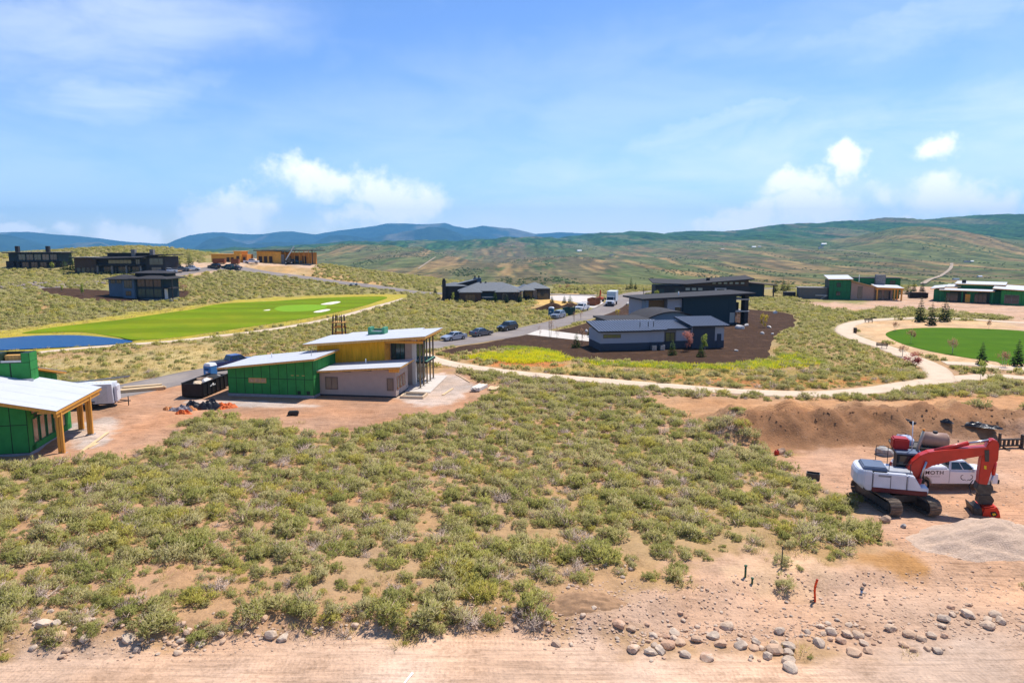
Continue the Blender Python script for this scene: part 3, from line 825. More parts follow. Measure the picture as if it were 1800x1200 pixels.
ribbon('road', ROAD_C, 3.4, M_ASPH, .035, .02, 1.2, 8, seed=3)
ribbon('road', HILLROAD_C, 3.0, M_ASPH, .06, .03, 2.0, 6, seed=4)
ribbon('path', TRAIL_C, 1.5, M_PATH, .03, .10, .8, 5, seed=5)
ribbon('path', RING_C, 1.6, M_PATH, .045, .08, .8, 5, seed=6)
ribbon('path', CART_C, 1.15, M_PATH, .04, .05, 1.0, 4, seed=7)
ribbon('driveway', HILLDRIVE_C, 2.2, M_ASPH, .05, .05, 2.0, 4, seed=8)
drape('fairway', FAIRWAY, M_FAIR, .04, 3.0)
drape('putting_green', PUTT, M_PUTT, .06, 2.5)
for p in BUNKERS: drape('sand_bunker', p, M_SAND, .08, 1.2)
drape('lawn', LAWN, M_LAWN, .04, 2.0)
drape('mulch_bed', MULCH, M_MULCH, .022, 2.0)
drape('mulch_bed', MULCH_K, M_MULCH, .06, 2.0)
drape('driveway', DRIVE, M_CONC, .05, 2.0)
drape('driveway', DRIVE_F, M_CONC, .03, 2.0)
drape('concrete_slab', PAD_SLAB, M_CONC, .06, 1.5)
# pond
mw = bpy.data.materials.new('pond_water'); mw.use_nodes = True
t = NT(mw.node_tree); b = mw.node_tree.nodes['Principled BSDF']
b.inputs['Base Color'].default_value = (.003, .062, .18, 1); b.inputs['Roughness'].default_value = .3; b.inputs['Specular IOR Level'].default_value = .08
g = t.n('ShaderNodeNewGeometry'); bn = t.n('ShaderNodeBump'); bn.inputs['Strength'].default_value = .5; bn.inputs['Distance'].default_value = .25
t.link(t.noise(g.outputs['Position'], 1.4, 5, .7), bn.inputs['Height']); t.link(bn.outputs[0], b.inputs['Normal'])
pz = min(hz(*p) for p in POND)
pm = bpy.data.meshes.new('pond'); pm.from_pydata([(p[0], p[1], pz - .02) for p in POND], [], [list(range(len(POND)))])
if pm.polygons[0].normal.z < 0: pm.flip_normals()
pm.materials.append(mw)
po = bpy.data.objects.new('pond', pm); col.objects.link(po); tag(po, kind='structure')
# ================================================================== plants and stones
def tri_mesh(name, tris, mi, mats, up=None, centre=(0, 0, .1)):
    """tris: (N,3,3) array of triangle corners; up: soft foliage normals lean outward and up by this much"""
    tris = np.array(tris, np.float32); n = len(tris); want = None
    if up is not None:
        c = tris.mean(1); rr_ = np.random.default_rng(n)
        want = unit(unit((c - np.array(centre)) * np.array([1, 1, .8])) * (1 - up) + np.array([0, 0, up]) + rr_.normal(size=(n, 3)) * .28)
        ng = np.cross(tris[:, 1] - tris[:, 0], tris[:, 2] - tris[:, 0])
        fl = (ng * want).sum(1) < 0
        tris[fl] = tris[fl][:, ::-1]
    me = bpy.data.meshes.new(name)
    me.vertices.add(n * 3); me.loops.add(n * 3); me.polygons.add(n)
    me.vertices.foreach_set('co', tris.reshape(-1)); me.loops.foreach_set('vertex_index', np.arange(n * 3, dtype=np.int32))
    me.polygons.foreach_set('loop_start', np.arange(0, n * 3, 3, dtype=np.int32)); me.polygons.foreach_set('loop_total', np.full(n, 3, np.int32))
    me.polygons.foreach_set('material_index', np.asarray(mi, np.int32))
    for m in mats: me.materials.append(m)
    me.update()
    if want is not None:
        me.polygons.foreach_set('use_smooth', np.ones(n, bool))
        me.normals_split_custom_set_from_vertices(np.repeat(want, 3, 0).astype(np.float32))
    return me
def unit(v): return v / (np.linalg.norm(v, axis=-1, keepdims=True) + 1e-9)
def blades(base, direc, length, width, r):
    """thin triangular leaves from base points along directions"""
    n = len(base); side = unit(np.cross(direc, r.normal(size=(n, 3))))
    tip = base + direc * length[:, None]
    s = side * (width[:, None] / 2)
    mid = base + direc * (length * .35)[:, None]
    return np.stack([mid - s, mid + s, tip], 1), np.stack([mid - s, base, mid + s], 1)
def twig(p0, p1, w, r):
    d = unit(p1 - p0); s = unit(np.cross(d, r.normal(size=3))) * w / 2; s2 = unit(np.cross(d, s)) * w / 2
    return [np.stack([p0 - s, p0 + s, p1]), np.stack([p0 - s2, p0 + s2, p1])]

SAGE = foliage_mat('sagebrush_leaves', [(.32, .32, .095), (.45, .41, .145), (.56, .48, .25), (.38, .375, .10), (.57, .50, .15)], transl=.40)
SAGE_Y = foliage_mat('rabbitbrush_leaves', [(.44, .39, .09), (.52, .45, .12), (.39, .37, .09)], transl=.35)
TWIG = mat('grey_twigs', (.54, .42, .345), .9, var=.35, scale=6)
STRAWM = foliage_mat('dry_grass_blades', [(.42, .32, .11), (.50, .38, .15), (.36, .32, .08), (.46, .36, .10)], transl=.2)
WEEDY = foliage_mat('yellow_weed_leaves', [(.62, .58, .02), (.78, .66, .02), (.46, .54, .03), (.80, .68, .04)], transl=.45)
WEEDG = foliage_mat('green_weed_leaves', [(.22, .32, .03), (.32, .38, .05), (.40, .42, .07)], transl=.45)

def bush_mesh(name, seed, tufts=64, per=13, leaf=.23, wid=.062, leafm=None, twigs=26, flat=.66, dead=False):
    r = np.random.default_rng(seed)
    # several lobes make an uneven outline
    lobes = r.uniform(-.55, .55, (r.integers(4, 8), 2)); lr = r.uniform(.38, .62, len(lobes)); lh = r.uniform(.6, 1.0, len(lobes))
    tris = []; mi = []
    for k in range(tufts):
        j = r.integers(len(lobes))
        d = unit(r.normal(size=3)); d[2] = abs(d[2]) * 1.1 - .12; d = unit(d)
        rad = lr[j] * r.uniform(.62, 1.0)
        c = np.array([lobes[j][0], lobes[j][1], .16]) + d * rad * np.array([1, 1, flat * 1.45 * lh[j]])
        c[2] = max(c[2], .03)
        if not dead:
            n = per
            direc = unit(d[None] * .75 + np.array([0, 0, .55]) + r.normal(size=(n, 3)) * .55)
            base = c[None] + r.normal(size=(n, 3)) * .065
            a, b = blades(base, direc, r.uniform(.55, 1.25, n) * leaf, r.uniform(.6, 1.3, n) * wid, r)
            tris += list(a) + list(b); mi += [0] * (2 * n)
        else:
            root = np.array([lobes[j][0] * .3, lobes[j][1] * .3, 0.0])
            midp = root * .4 + c * .6 + r.normal(size=3) * .05
            for q in twig(root, midp, .035, r): tris.append(q); mi.append(1)
            for m_ in range(4):
                e = c + r.normal(size=3) * .14
                for q in twig(midp, e, .02, r): tris.append(q); mi.append(1)
                for _ in range(2):
                    for q in twig(e * .6 + midp * .4, e + r.normal(size=3) * .10, .016, r)[:1]: tris.append(q); mi.append(1)
    for k in range(twigs):
        j = r.integers(len(lobes)); a = r.uniform(0, 6.28)
        p0 = np.array([lobes[j][0] * .4, lobes[j][1] * .4, 0]); p1 = np.array([lobes[j][0] + lr[j] * .9 * math.cos(a), lobes[j][1] + lr[j] * .9 * math.sin(a), r.uniform(.2, .75)])
        for q in twig(p0, p1, .035, r): tris.append(q); mi.append(1)
    return tri_mesh(name, tris, mi, [leafm or SAGE, TWIG], .55)
def tuft_mesh(name, seed, n, h, spread, wid, m):
    r = np.random.default_rng(seed)
    base = np.concatenate([r.normal(size=(n, 2)) * spread * .5, np.zeros((n, 1))], 1)
    direc = unit(np.concatenate([base[:, :2] * 1.2 + r.normal(size=(n, 2)) * .35, np.ones((n, 1))], 1))
    a, b = blades(base, direc, r.uniform(.5, 1.2, n) * h, r.uniform(.6, 1.3, n) * wid, r)
    return tri_mesh(name, np.concatenate([a, b]), [0] * (2 * n), [m], .75)

BUSH = [bush_mesh('sagebrush', 100 + i, tufts=[66, 80, 54, 72][i], leaf=[.22, .2, .25, .23][i]) for i in range(4)]
BUSH_Y = [bush_mesh('rabbitbrush', 120 + i, tufts=60, per=14, leaf=.24, wid=.05, leafm=SAGE_Y, twigs=14) for i in range(2)]
BUSH_D = [bush_mesh('dead_sagebrush', 140 + i, tufts=34, dead=True, twigs=20) for i in range(3)]
BUSH_H = [bush_mesh('half_dead_sagebrush', 160 + i, tufts=34, per=9, twigs=70) for i in range(2)]
BUSH_F = [bush_mesh('sagebrush_far', 180 + i, tufts=26, per=5, leaf=.42, wid=.17, twigs=5, leafm=(SAGE if i < 3 else SAGE_Y)) for i in range(4)]
TUFT = [tuft_mesh('dry_grass', 200 + i, 26, .34, .3, .022, STRAWM) for i in range(3)]
TUFT_F = [tuft_mesh('dry_grass_far', 210 + i, 16, .45, .6, .07, STRAWM) for i in range(2)]
WEED = [tuft_mesh('weeds', 220, 30, .5, .6, .07, WEEDY), tuft_mesh('weeds', 221, 30, .5, .6, .07, WEEDG)]

src_col = bpy.data.collections.new('plant_forms')
def scatter(name, pts, scl, rot, idx, meshes, label, cat, kind='stuff'):
    """one object that instances small forms on points"""
    sc_ = bpy.data.collections.new(name + '_forms')
    for i, me in enumerate(meshes):
        o = bpy.data.objects.new('%s_form_%02d' % (name, i), me); sc_.objects.link(o)
    me = bpy.data.meshes.new(name); n = len(pts)
    me.vertices.add(n); me.vertices.foreach_set('co', np.asarray(pts, np.float32).reshape(-1))
    for nm, data in (('scl', scl), ('rot', rot)):
        a = me.attributes.new(nm, 'FLOAT', 'POINT'); a.data.foreach_set('value', np.asarray(data, np.float32))
    a = me.attributes.new('idx', 'INT', 'POINT'); a.data.foreach_set('value', np.asarray(idx, np.int32))
    o = bpy.data.objects.new(name, me); col.objects.link(o)
    ng = bpy.data.node_groups.new(name, 'GeometryNodeTree')
    ng.interface.new_socket('Geometry', in_out='INPUT', socket_type='NodeSocketGeometry')
    ng.interface.new_socket('Geometry', in_out='OUTPUT', socket_type='NodeSocketGeometry')
    gi = ng.nodes.new('NodeGroupInput'); go = ng.nodes.new('NodeGroupOutput')
    ip = ng.nodes.new('GeometryNodeInstanceOnPoints'); ci = ng.nodes.new('GeometryNodeCollectionInfo')
    ci.inputs['Collection'].default_value = sc_; ci.inputs['Separate Children'].default_value = True; ci.inputs['Reset Children'].default_value = True
    def attr(nm, typ):
        nd = ng.nodes.new('GeometryNodeInputNamedAttribute'); nd.data_type = typ; nd.inputs['Name'].default_value = nm; return nd.outputs['Attribute']
    ng.links.new(gi.outputs[0], ip.inputs['Points']); ng.links.new(ci.outputs[0], ip.inputs['Instance'])
    ip.inputs['Pick Instance'].default_value = True
    ng.links.new(attr('idx', 'INT'), ip.inputs['Instance Index'])
    cx_ = ng.nodes.new('ShaderNodeCombineXYZ'); ng.links.new(attr('rot', 'FLOAT'), cx_.inputs[2])
    er = ng.nodes.new('FunctionNodeEulerToRotation'); ng.links.new(cx_.outputs[0], er.inputs[0]); ng.links.new(er.outputs[0], ip.inputs['Rotation'])
    cs = ng.nodes.new('ShaderNodeCombineXYZ')
    for i in range(3): ng.links.new(attr('scl', 'FLOAT'), cs.inputs[i])
    ng.links.new(cs.outputs[0], ip.inputs['Scale']); ng.links.new(ip.outputs[0], go.inputs[0])
    md_ = o.modifiers.new('scatter', 'NODES'); md_.node_group = ng
    return tag(o, label, cat, kind=kind)

def near_z_pts(x, y):
    return near_z(x, y, None, None)
# footprints that carry no brush: (centre x, y, half x, half y, rot) filled below by the houses, in world polygons
FOOT = [[(-33, 72), (-8, 71), (-7, 92), (-32, 94)], [(-60, 50), (-35, 51.5), (-35.5, 68), (-60, 72)]]
for pts in ([(1045, 615), (1280, 612), (1290, 570), (1320, 548), (1315, 528), (1133, 530), (1040, 585)], [(1150, 524), (1362, 524), (1362, 508), (1150, 508)], [(775, 530), (970, 524), (980, 500), (770, 505)], [(1410, 530), (1575, 540), (1580, 505), (1400, 505)],
            [(1630, 540), (1850, 545), (1850, 500), (1630, 505)], [(185, 524), (305, 524), (305, 500), (185, 500)], [(0, 474), (110, 474), (300, 482), (300, 455), (0, 455)], [(360, 470), (560, 466), (560, 445), (360, 450)]):
    FOOT.append(GP(pts))
def jitter_grid(x0, x1, y0, y1, s, r):
    gx, gy = np.meshgrid(np.arange(x0, x1, s), np.arange(y0, y1, s))
    return (gx + r.uniform(-.5, .5, gx.shape) * s).ravel(), (gy + r.uniform(-.5, .5, gy.shape) * s).ravel()
def cover(x, y):
    """where brush can grow (0..1) and where grass"""
    _, bare, grass = soil(x, y)
    ok = sheet_dist(x, y) > .55
    for f in FOOT: ok &= poly_sdf(x, y, f) > .3
    return (1 - bare) * ok, grass * ok, ok
r = np.random.default_rng(5)
inview = lambda x, y: np.abs(np.arctan2(x, y)) < R(47)
plants = []   # x, y, size, mesh list id
# --- brush on the near lot
x, y = jitter_grid(-62, 60, 24, 90, .80, r); k = inview(x, y); x, y = x[k], y[k]
cv, gr, ok = cover(x, y)
patch = fbm(x * .42, y * .42, 3, 301) + .15 * fbm(x * .1, y * .1, 2, 305)
keep = (cv > .55) & (patch > -.21 - .44 * sstep(y, 34, 52)) & (r.uniform(size=x.shape) < .93)
keep &= ~((gr > .4) & (r.uniform(size=x.shape) < .72))
# sparse stray bushes on the bare bench to the right
zb = (poly_sdf(x, y, ZONES[11][0]) < 0) & (y > 31) & ok & (r.uniform(size=x.shape) < .030)
keep |= zb
lot = (x[keep], y[keep], r.uniform(.25, 1.0, keep.sum()) ** 1.7 * .84 + .17 + .2 * np.clip(patch[keep], 0, .5))
nx, ny, ns = lot
x, y = jitter_grid(-62, 60, 24, 88, .7, r); k = inview(x, y); x, y = x[k], y[k]
cv, gr, ok = cover(x, y)
keep = (cv > .5) & (r.uniform(size=x.shape) < .42)
nx = np.concatenate([nx, x[keep]]); ny = np.concatenate([ny, y[keep]]); ns = np.concatenate([ns, r.uniform(.16, .40, keep.sum())])
k = ~((nx > 1.5) & (ny < 32.2) & (r.uniform(size=nx.shape) < .93)); nx, ny, ns = nx[k], ny[k], ns[k]
nz = near_z_pts(nx, ny)
zc = ny * math.cos(PITCH) + CAM_Z * math.sin(PITCH)
up = 900 + FPX * nx / zc
vis = ns / zc * ((up > -20) & (up < 1820))
order = np.argsort(-vis)
typ = r.choice(4, len(nx), p=[.53, .11, .17, .19])
LABELS = {0: ('sagebrush', 'rounded grey-green sagebrush bush in full leaf on the undeveloped lot', 'leafy sagebrush on the lot', BUSH),
          1: ('rabbitbrush', 'yellow-green rabbitbrush bush on the undeveloped lot', 'yellowish bushes on the lot', BUSH_Y),
          2: ('dead_sagebrush', 'leafless grey dead sagebrush bush on the undeveloped lot', 'dead bushes on the lot', BUSH_D),
          3: ('sparse_sagebrush', 'sparse half-dead sagebrush bush with bare grey twigs on the undeveloped lot', 'half-dead bushes on the lot', BUSH_H)}
big = order[:300]; rest = order[300:]
for i in big:
    nm, lab, grp, ml = LABELS[int(typ[i])]
    s = float(ns[i])
    o = put(nm, ml[int(r.integers(len(ml)))], None, (float(nx[i]), float(ny[i]), float(nz[i]) - .03), (0, 0, float(r.uniform(0, 6.28))), (s * float(r.uniform(.9, 1.15)), s, s * float(r.uniform(.85, 1.12))))
    tag(o, lab, 'bush', grp)
flatm = BUSH + BUSH_Y + BUSH_D + BUSH_H
off = {0: 0, 1: 4, 2: 6, 3: 9}; cnt = {0: 4, 1: 2, 2: 3, 3: 2}
ridx = np.array([off[int(t_)] + int(r.integers(cnt[int(t_)])) for t_ in typ[rest]])
scatter('sagebrush_cover', np.stack([nx[rest], ny[rest], nz[rest] - .03], 1), ns[rest], r.uniform(0, 6.28, len(rest)), ridx, flatm, 'dense low sagebrush covering the undeveloped lot', 'brush')
# --- brush farther out
fx, fy, fs = [], [], []
for (y0, y1, s, a, b_) in ((86, 150, 1.25, .40, .85), (150, 235, 1.75, .6, 1.15), (235, 350, 2.1, .7, 1.25), (350, 480, 4.0, 1.0, 1.8)):
    x, y = jitter_grid(-y1 * 1.0, y1 * 1.0, y0, y1, s, r); k = inview(x, y); x, y = x[k], y[k]
    cv, gr, ok = cover(x, y)
    patch = fbm(x * .09, y * .09, 4, 311)
    keep = (cv > .5) & (patch > -.48) & (r.uniform(size=x.shape) < .92) & ~((gr > .3) & (r.uniform(size=x.shape) < .8))
    fx.append(x[keep]); fy.append(y[keep]); fs.append(r.uniform(a, b_, keep.sum()))
fx, fy, fs = map(np.concatenate, (fx, fy, fs))
fz = near_z_pts(fx, fy)
scatter('sagebrush_field', np.stack([fx, fy, fz - .05], 1), fs, r.uniform(0, 6.28, len(fx)), r.choice(4, len(fx), p=[.35, .33, .26, .06]), BUSH_F, 'sagebrush covering the fields and slopes behind the lot', 'brush')
# --- dry grass
x, y = jitter_grid(-60, 60, 26, 92, .62, r); k = inview(x, y); x, y = x[k], y[k]
cv, gr, ok = cover(x, y)
pn = fbm(x * .35, y * .35, 3, 321)
keep = ok & (((cv > .4) & (pn > .10) & (r.uniform(size=x.shape) < .25 + .75 * sstep(y, 50, 68))) | ((cv > .08) & (pn > .22)) | (gr > .3)) & (r.uniform(size=x.shape) < .85)
gx_, gy_ = x[keep], y[keep]
scatter('dry_grass_cover', np.stack([gx_, gy_, near_z_pts(gx_, gy_)], 1), r.uniform(.5, 1.2, len(gx_)), r.uniform(0, 6.28, len(gx_)), r.integers(0, 3, len(gx_)), TUFT, 'short dry straw-coloured grass between the bushes', 'grass')
x, y = jitter_grid(-150, 150, 88, 190, 1.3, r); k = inview(x, y); x, y = x[k], y[k]
cv, gr, ok = cover(x, y); rs_ = poly_sdf(x, y, ROUGH)
keep = ok & ((cv > .3) | (gr > .2) | (rs_ < 0)) & (r.uniform(size=x.shape) < .8)
gx_, gy_ = x[keep], y[keep]
scatter('dry_grass_field', np.stack([gx_, gy_, near_z_pts(gx_, gy_)], 1), r.uniform(.5, 1.1, len(gx_)), r.uniform(0, 6.28, len(gx_)), r.integers(0, 2, len(gx_)), TUFT_F, 'dry yellow grass along the trail and golf rough', 'grass')
# --- bright weeds by the trail and along the mulch bed
wx, wy, wi = [], [], []
for poly, n_, p in ((GP([(815, 628), (850, 622), (930, 617), (995, 622), (1000, 634), (930, 640), (860, 634)]), 700, .85), (GP([(880, 612), (940, 610), (998, 618), (996, 626), (930, 618)]), 260, .1),
                    (GP([(1000, 632), (1100, 638), (1250, 643), (1350, 634), (1400, 622), (1450, 640), (1350, 650), (1200, 650), (1050, 643)]), 420, .30)):
    P = np.array(poly); c = 0
    while c < n_:
        px_, py_ = r.uniform(P[:, 0].min(), P[:, 0].max(), 400), r.uniform(P[:, 1].min(), P[:, 1].max(), 400)
        k = poly_sdf(px_, py_, poly) < 0; px_, py_ = px_[k], py_[k]
        wx.append(px_); wy.append(py_); wi.append((r.uniform(size=len(px_)) > p).astype(int)); c += max(1, len(px_))
wx, wy, wi = map(np.concatenate, (wx, wy, wi))
k = sheet_dist(wx, wy) > .1; wx, wy, wi = wx[k], wy[k], wi[k]
scatter('weed_patch', np.stack([wx, wy, near_z_pts(wx, wy)], 1), r.uniform(.6, 1.3, len(wx)), r.uniform(0, 6.28, len(wx)), wi, WEED, 'bright yellow and green weeds beside the gravel trail', 'weeds')

# ------------------------------------------------------------------ stones
def stone_mat(name, cols):
    m = bpy.data.materials.new(name); m.use_nodes = True
    t = NT(m.node_tree); b = m.node_tree.nodes['Principled BSDF']; oi = t.n('ShaderNodeObjectInfo'); tcn = t.n('ShaderNodeTexCoord')
    k = t.math('ADD', oi.outputs['Random'], t.math('MULTIPLY', t.math('SUBTRACT', t.noise(tcn.outputs['Object'], 1.6, 4, .6), .5), .7), clamp=True)
    t.link(t.ramp(k, [(.05 + .9 * i / (len(cols) - 1), c) for i, c in enumerate(cols)]), b.inputs['Base Color']); b.inputs['Roughness'].default_value = .95; b.inputs['Specular IOR Level'].default_value = .15
    bn = t.n('ShaderNodeBump'); bn.inputs['Strength'].default_value = .6; bn.inputs['Distance'].default_value = .03; t.link(t.noise(tcn.outputs['Object'], 5, 4, .6), bn.inputs['Height']); t.link(bn.outputs[0], b.inputs['Normal'])
    MATS[name] = m; return m
M_ROCK = stone_mat('field_stone', [(.56, .36, .23), (.48, .33, .22), (.60, .44, .31), (.42, .32, .24), (.62, .48, .35), (.50, .30, .19)])
M_ROCKG = mat('grey_boulder', (.36, .33, .30), .9, var=.35, scale=1.5, bump=.5, bscale=6)
M_ROCKW = mat('pale_boulder', (.62, .56, .50), .9, var=.25, scale=1.5, bump=.4, bscale=6)
def rock_mesh(name, seed, m, sub=2, flat=.62):
    r_ = np.random.default_rng(seed)
    bm = bmesh.new(); bmesh.ops.create_icosphere(bm, subdivisions=sub, radius=1)
    planes = [(unit(r_.normal(size=3)), r_.uniform(.55, .85)) for _ in range(9)]
    sx, sy = r_.uniform(.75, 1.15, 2)
    for v in bm.verts:
        p = np.array(v.co)
        for n_, d_ in planes:
            e = p @ n_ - d_
            if e > 0: p = p - n_ * e * .9
        p = p * (1 + .06 * r_.normal())
        v.co = (p[0] * sx, p[1] * sy, p[2] * flat)
    me = bpy.data.meshes.new(name); bm.to_mesh(me); bm.free(); me.materials.append(m)
    return me
ROCKS = [rock_mesh('stone', 400 + i, M_ROCK, 2) for i in range(7)]
M_PEB = stone_mat('pebble_stone', [(.50, .31, .20), (.56, .38, .26), (.46, .30, .20), (.60, .44, .32)])
PEB = [rock_mesh('pebble', 420 + i, M_PEB, 1, .45) for i in range(4)]
CLOD = [rock_mesh('soil_clod', 430 + i, stone_mat('spoil_clod%d' % i, [(.29, .15, .070), (.35, .19, .095), (.25, .125, .058)]), 1, .5) for i in range(3)]
# stones pushed to the edge of the haul road
bands = [([(-10, 1096), (120, 1100), (250, 1118), (330, 1125)], 14, 70, .10, .30, 0), ([(120, 1128), (300, 1118), (420, 1112), (560, 1100), (640, 1092)], 9, 85, .08, .30, 1),
         ([(640, 1095), (760, 1085), (900, 1082), (1000, 1095)], 12, 45, .07, .22, 2), ([(1100, 1130), (1160, 1140), (1250, 1120), (1330, 1140), (1400, 1132), (1480, 1125), (1510, 1110)], 17, 170, .08, .42, 3),
         ([(1400, 1110), (1500, 1112), (1600, 1122), (1650, 1120)], 14, 60, .08, .36, 3), ([(1560, 1110), (1660, 1085), (1720, 1085), (1790, 1100)], 14, 55, .08, .40, 4),
         ([(980, 1040), (1060, 1000), (1120, 1000)], 10, 30, .08, .2, 5), ([(1000, 1080), (1120, 1090), (1220, 1100)], 20, 50, .06, .2, 6), ([(1230, 1060), (1400, 1060), (1600, 1040)], 30, 60, .06, .15, 7)]
st = []
for pts, sp_, n_, a, b_, sd in bands:
    L = GP(pts); P = np.array(L)
    seg = r.integers(0, len(P) - 1, n_); tt = r.uniform(0, 1, n_)
    c = P[seg] * (1 - tt[:, None]) + P[seg + 1] * tt[:, None]
    c = c + r.normal(size=(n_, 2)) * sp_ / 42 * np.array([1, 1.6])
    s = (a + (b_ - a) * r.uniform(0, 1, n_) ** 2.6) * .78
    st += [(c[i, 0], c[i, 1], s[i]) for i in range(n_)]
for u, v, s in ((978, 1133, .25), (1004, 1133, .14), (1112, 1142, .30), (1174, 1136, .32), (1196, 1130, .26), (1500, 1148, .32), (1478, 1126, .26), (1360, 1143, .40), (1385, 1137, .36), (1160, 1144, .3), (106, 1120, .3), (78, 1098, .34), (100, 1096, .26), (152, 1090, .24), (226, 1122, .3), (478, 1118, .34), (497, 1122, .28), (1735, 1102, .34), (1700, 1082, .34), (1658, 1090, .33)):
    p = G(u, v); st.append((p.x, p.y, s))
st.sort(key=lambda q: -q[2] / q[1])
sx_, sy_ = np.array([q[0] for q in st]), np.array([q[1] for q in st]); sz_ = near_z_pts(sx_, sy_)
# keep single stones from sitting inside one another
kept = []
for i, (a, b_, s) in enumerate(st):
    if all((a - st[j][0]) ** 2 + (b_ - st[j][1]) ** 2 > (.75 * (s + st[j][2])) ** 2 for j in kept): kept.append(i)
for i in kept[:300]:
    a, b_, s = st[i]
    o = put('stone', ROCKS[i % 7], None, (a, b_, float(sz_[i]) + s * .22), (float(r.uniform(-.3, .3)), float(r.uniform(-.3, .3)), float(r.uniform(0, 6.28))), (s, s, s))
    tag(o, 'large pale fieldstone at the edge of the dirt haul road' if s > .24 else 'small tan fieldstone at the edge of the dirt haul road', 'stone', 'large stones along the haul road' if s > .24 else 'small stones along the haul road')
# loose gravel
n_ = 3600
L = np.array(smooth_poly(GP([(-60, 1130), (300, 1130), (640, 1100), (900, 1090), (1100, 1120), (1400, 1110), (1850, 1090)]), 8, closed=False))
seg = r.integers(0, len(L) - 1, n_); gx_ = L[seg, 0] + r.normal(size=n_) * .5; gy_ = L[seg, 1] + r.normal(size=n_) * .55
n2_ = 3000
P = np.array(GP([(1000, 1020), (1800, 1000), (1850, 1130), (980, 1110)]))
a, b_ = r.uniform(size=(2, n2_))
q = (P[0] * (1 - a[:, None]) + P[1] * a[:, None]) * (1 - b_[:, None]) + (P[3] * (1 - a[:, None]) + P[2] * a[:, None]) * b_[:, None]
n3_ = 1200
P = np.array(GP([(1400, 830), (1800, 800), (1850, 1000), (1600, 1000)]))
a, b_ = r.uniform(size=(2, n3_))
q3 = (P[0] * (1 - a[:, None]) + P[1] * a[:, None]) * (1 - b_[:, None]) + (P[3] * (1 - a[:, None]) + P[2] * a[:, None]) * b_[:, None]
q4x = r.uniform(17, 56, 700); q4y = 59.2 - np.abs(r.normal(size=700)) * 1.9
q4s = .025 + .15 * r.uniform(size=700) ** 4.5 * .7
scatter('soil_clods', np.stack([q4x, q4y, near_z_pts(q4x, q4y) + q4s * .2], 1), q4s, r.uniform(0, 6.28, 700), r.integers(0, 3, 700), CLOD, 'clods of brown soil on the face of the spoil bank', 'soil clods')
gx_ = np.concatenate([gx_, q[:, 0], q3[:, 0]]); gy_ = np.concatenate([gy_, q[:, 1], q3[:, 1]])
gs = .016 + .085 * r.uniform(size=len(gx_)) ** 4
scatter('loose_gravel', np.stack([gx_, gy_, near_z_pts(gx_, gy_) + gs * .2], 1), gs, r.uniform(0, 6.28, len(gx_)), r.integers(0, 4, len(gx_)), PEB, 'loose pebbles scattered over the bare soil', 'gravel')

# ------------------------------------------------------------------ trees
M_BARK = mat('bark', (.16, .12, .09), .95, var=.3, scale=5)
M_BARKP = mat('pale_bark', (.45, .40, .33), .9, var=.3, scale=5)
SPRUCE = foliage_mat('spruce_needles', [(.035, .070, .030), (.055, .095, .035), (.075, .12, .045)], transl=.2)
PINE = foliage_mat('young_fir_needles', [(.055, .105, .02), (.08, .14, .028), (.11, .165, .04)], transl=.25)
ASPEN = foliage_mat('aspen_leaves', [(.22, .30, .05), (.30, .36, .06), (.36, .38, .09)], transl=.45)
PLUM = foliage_mat('red_leaves', [(.42, .12, .10), (.52, .19, .16), (.46, .20, .15)], transl=.45)
TAWNY = foliage_mat('tawny_leaves', [(.40, .20, .12), (.46, .26, .15), (.36, .24, .12)], transl=.45)
YEL = foliage_mat('yellow_leaves', [(.52, .40, .03), (.60, .46, .05), (.40, .36, .05)], transl=.45)
def spruce_meshes(seed, m, slim=.17, whorls=15):
    r_ = np.random.default_rng(seed); tris = []
    for k in range(whorls):
        t_ = (k + .3) / whorls; z = .07 + .91 * t_; L = slim * (1 - t_) ** .85 * 1.25 + .012
        nb = int(9 - 4 * t_)
        for j in range(nb):
            a = 2 * math.pi * (j + r_.uniform(-.3, .3)) / nb + k * .7; l_ = L * r_.uniform(.72, 1.15)
            d = np.array([math.cos(a), math.sin(a), -.28 + .25 * t_])
            n = 9
            s_ = r_.uniform(.1, 1, n)
            base = np.array([0, 0, z]) + d[None] * (s_ * l_)[:, None]
            side = np.array([-math.sin(a), math.cos(a), 0])
            direc = unit(d[None] * .7 + side[None] * r_.uniform(-1.1, 1.1, n)[:, None] + np.array([0, 0, 1]) * r_.uniform(-.5, .15, n)[:, None])
            aa, bb = blades(base, direc, np.full(n, .35 * l_ + .018) * r_.uniform(.7, 1.2, n), np.full(n, .030) * (.5 + L / slim), r_)
            tris += list(aa) + list(bb)
    tr = MB().tube((0, 0, -.03), (0, 0, .97), .016, .003, 6)
    return tri_mesh('crown', tris, [0] * len(tris), [m], .35, (0, 0, .35)), tr.mesh('trunk', M_BARK)
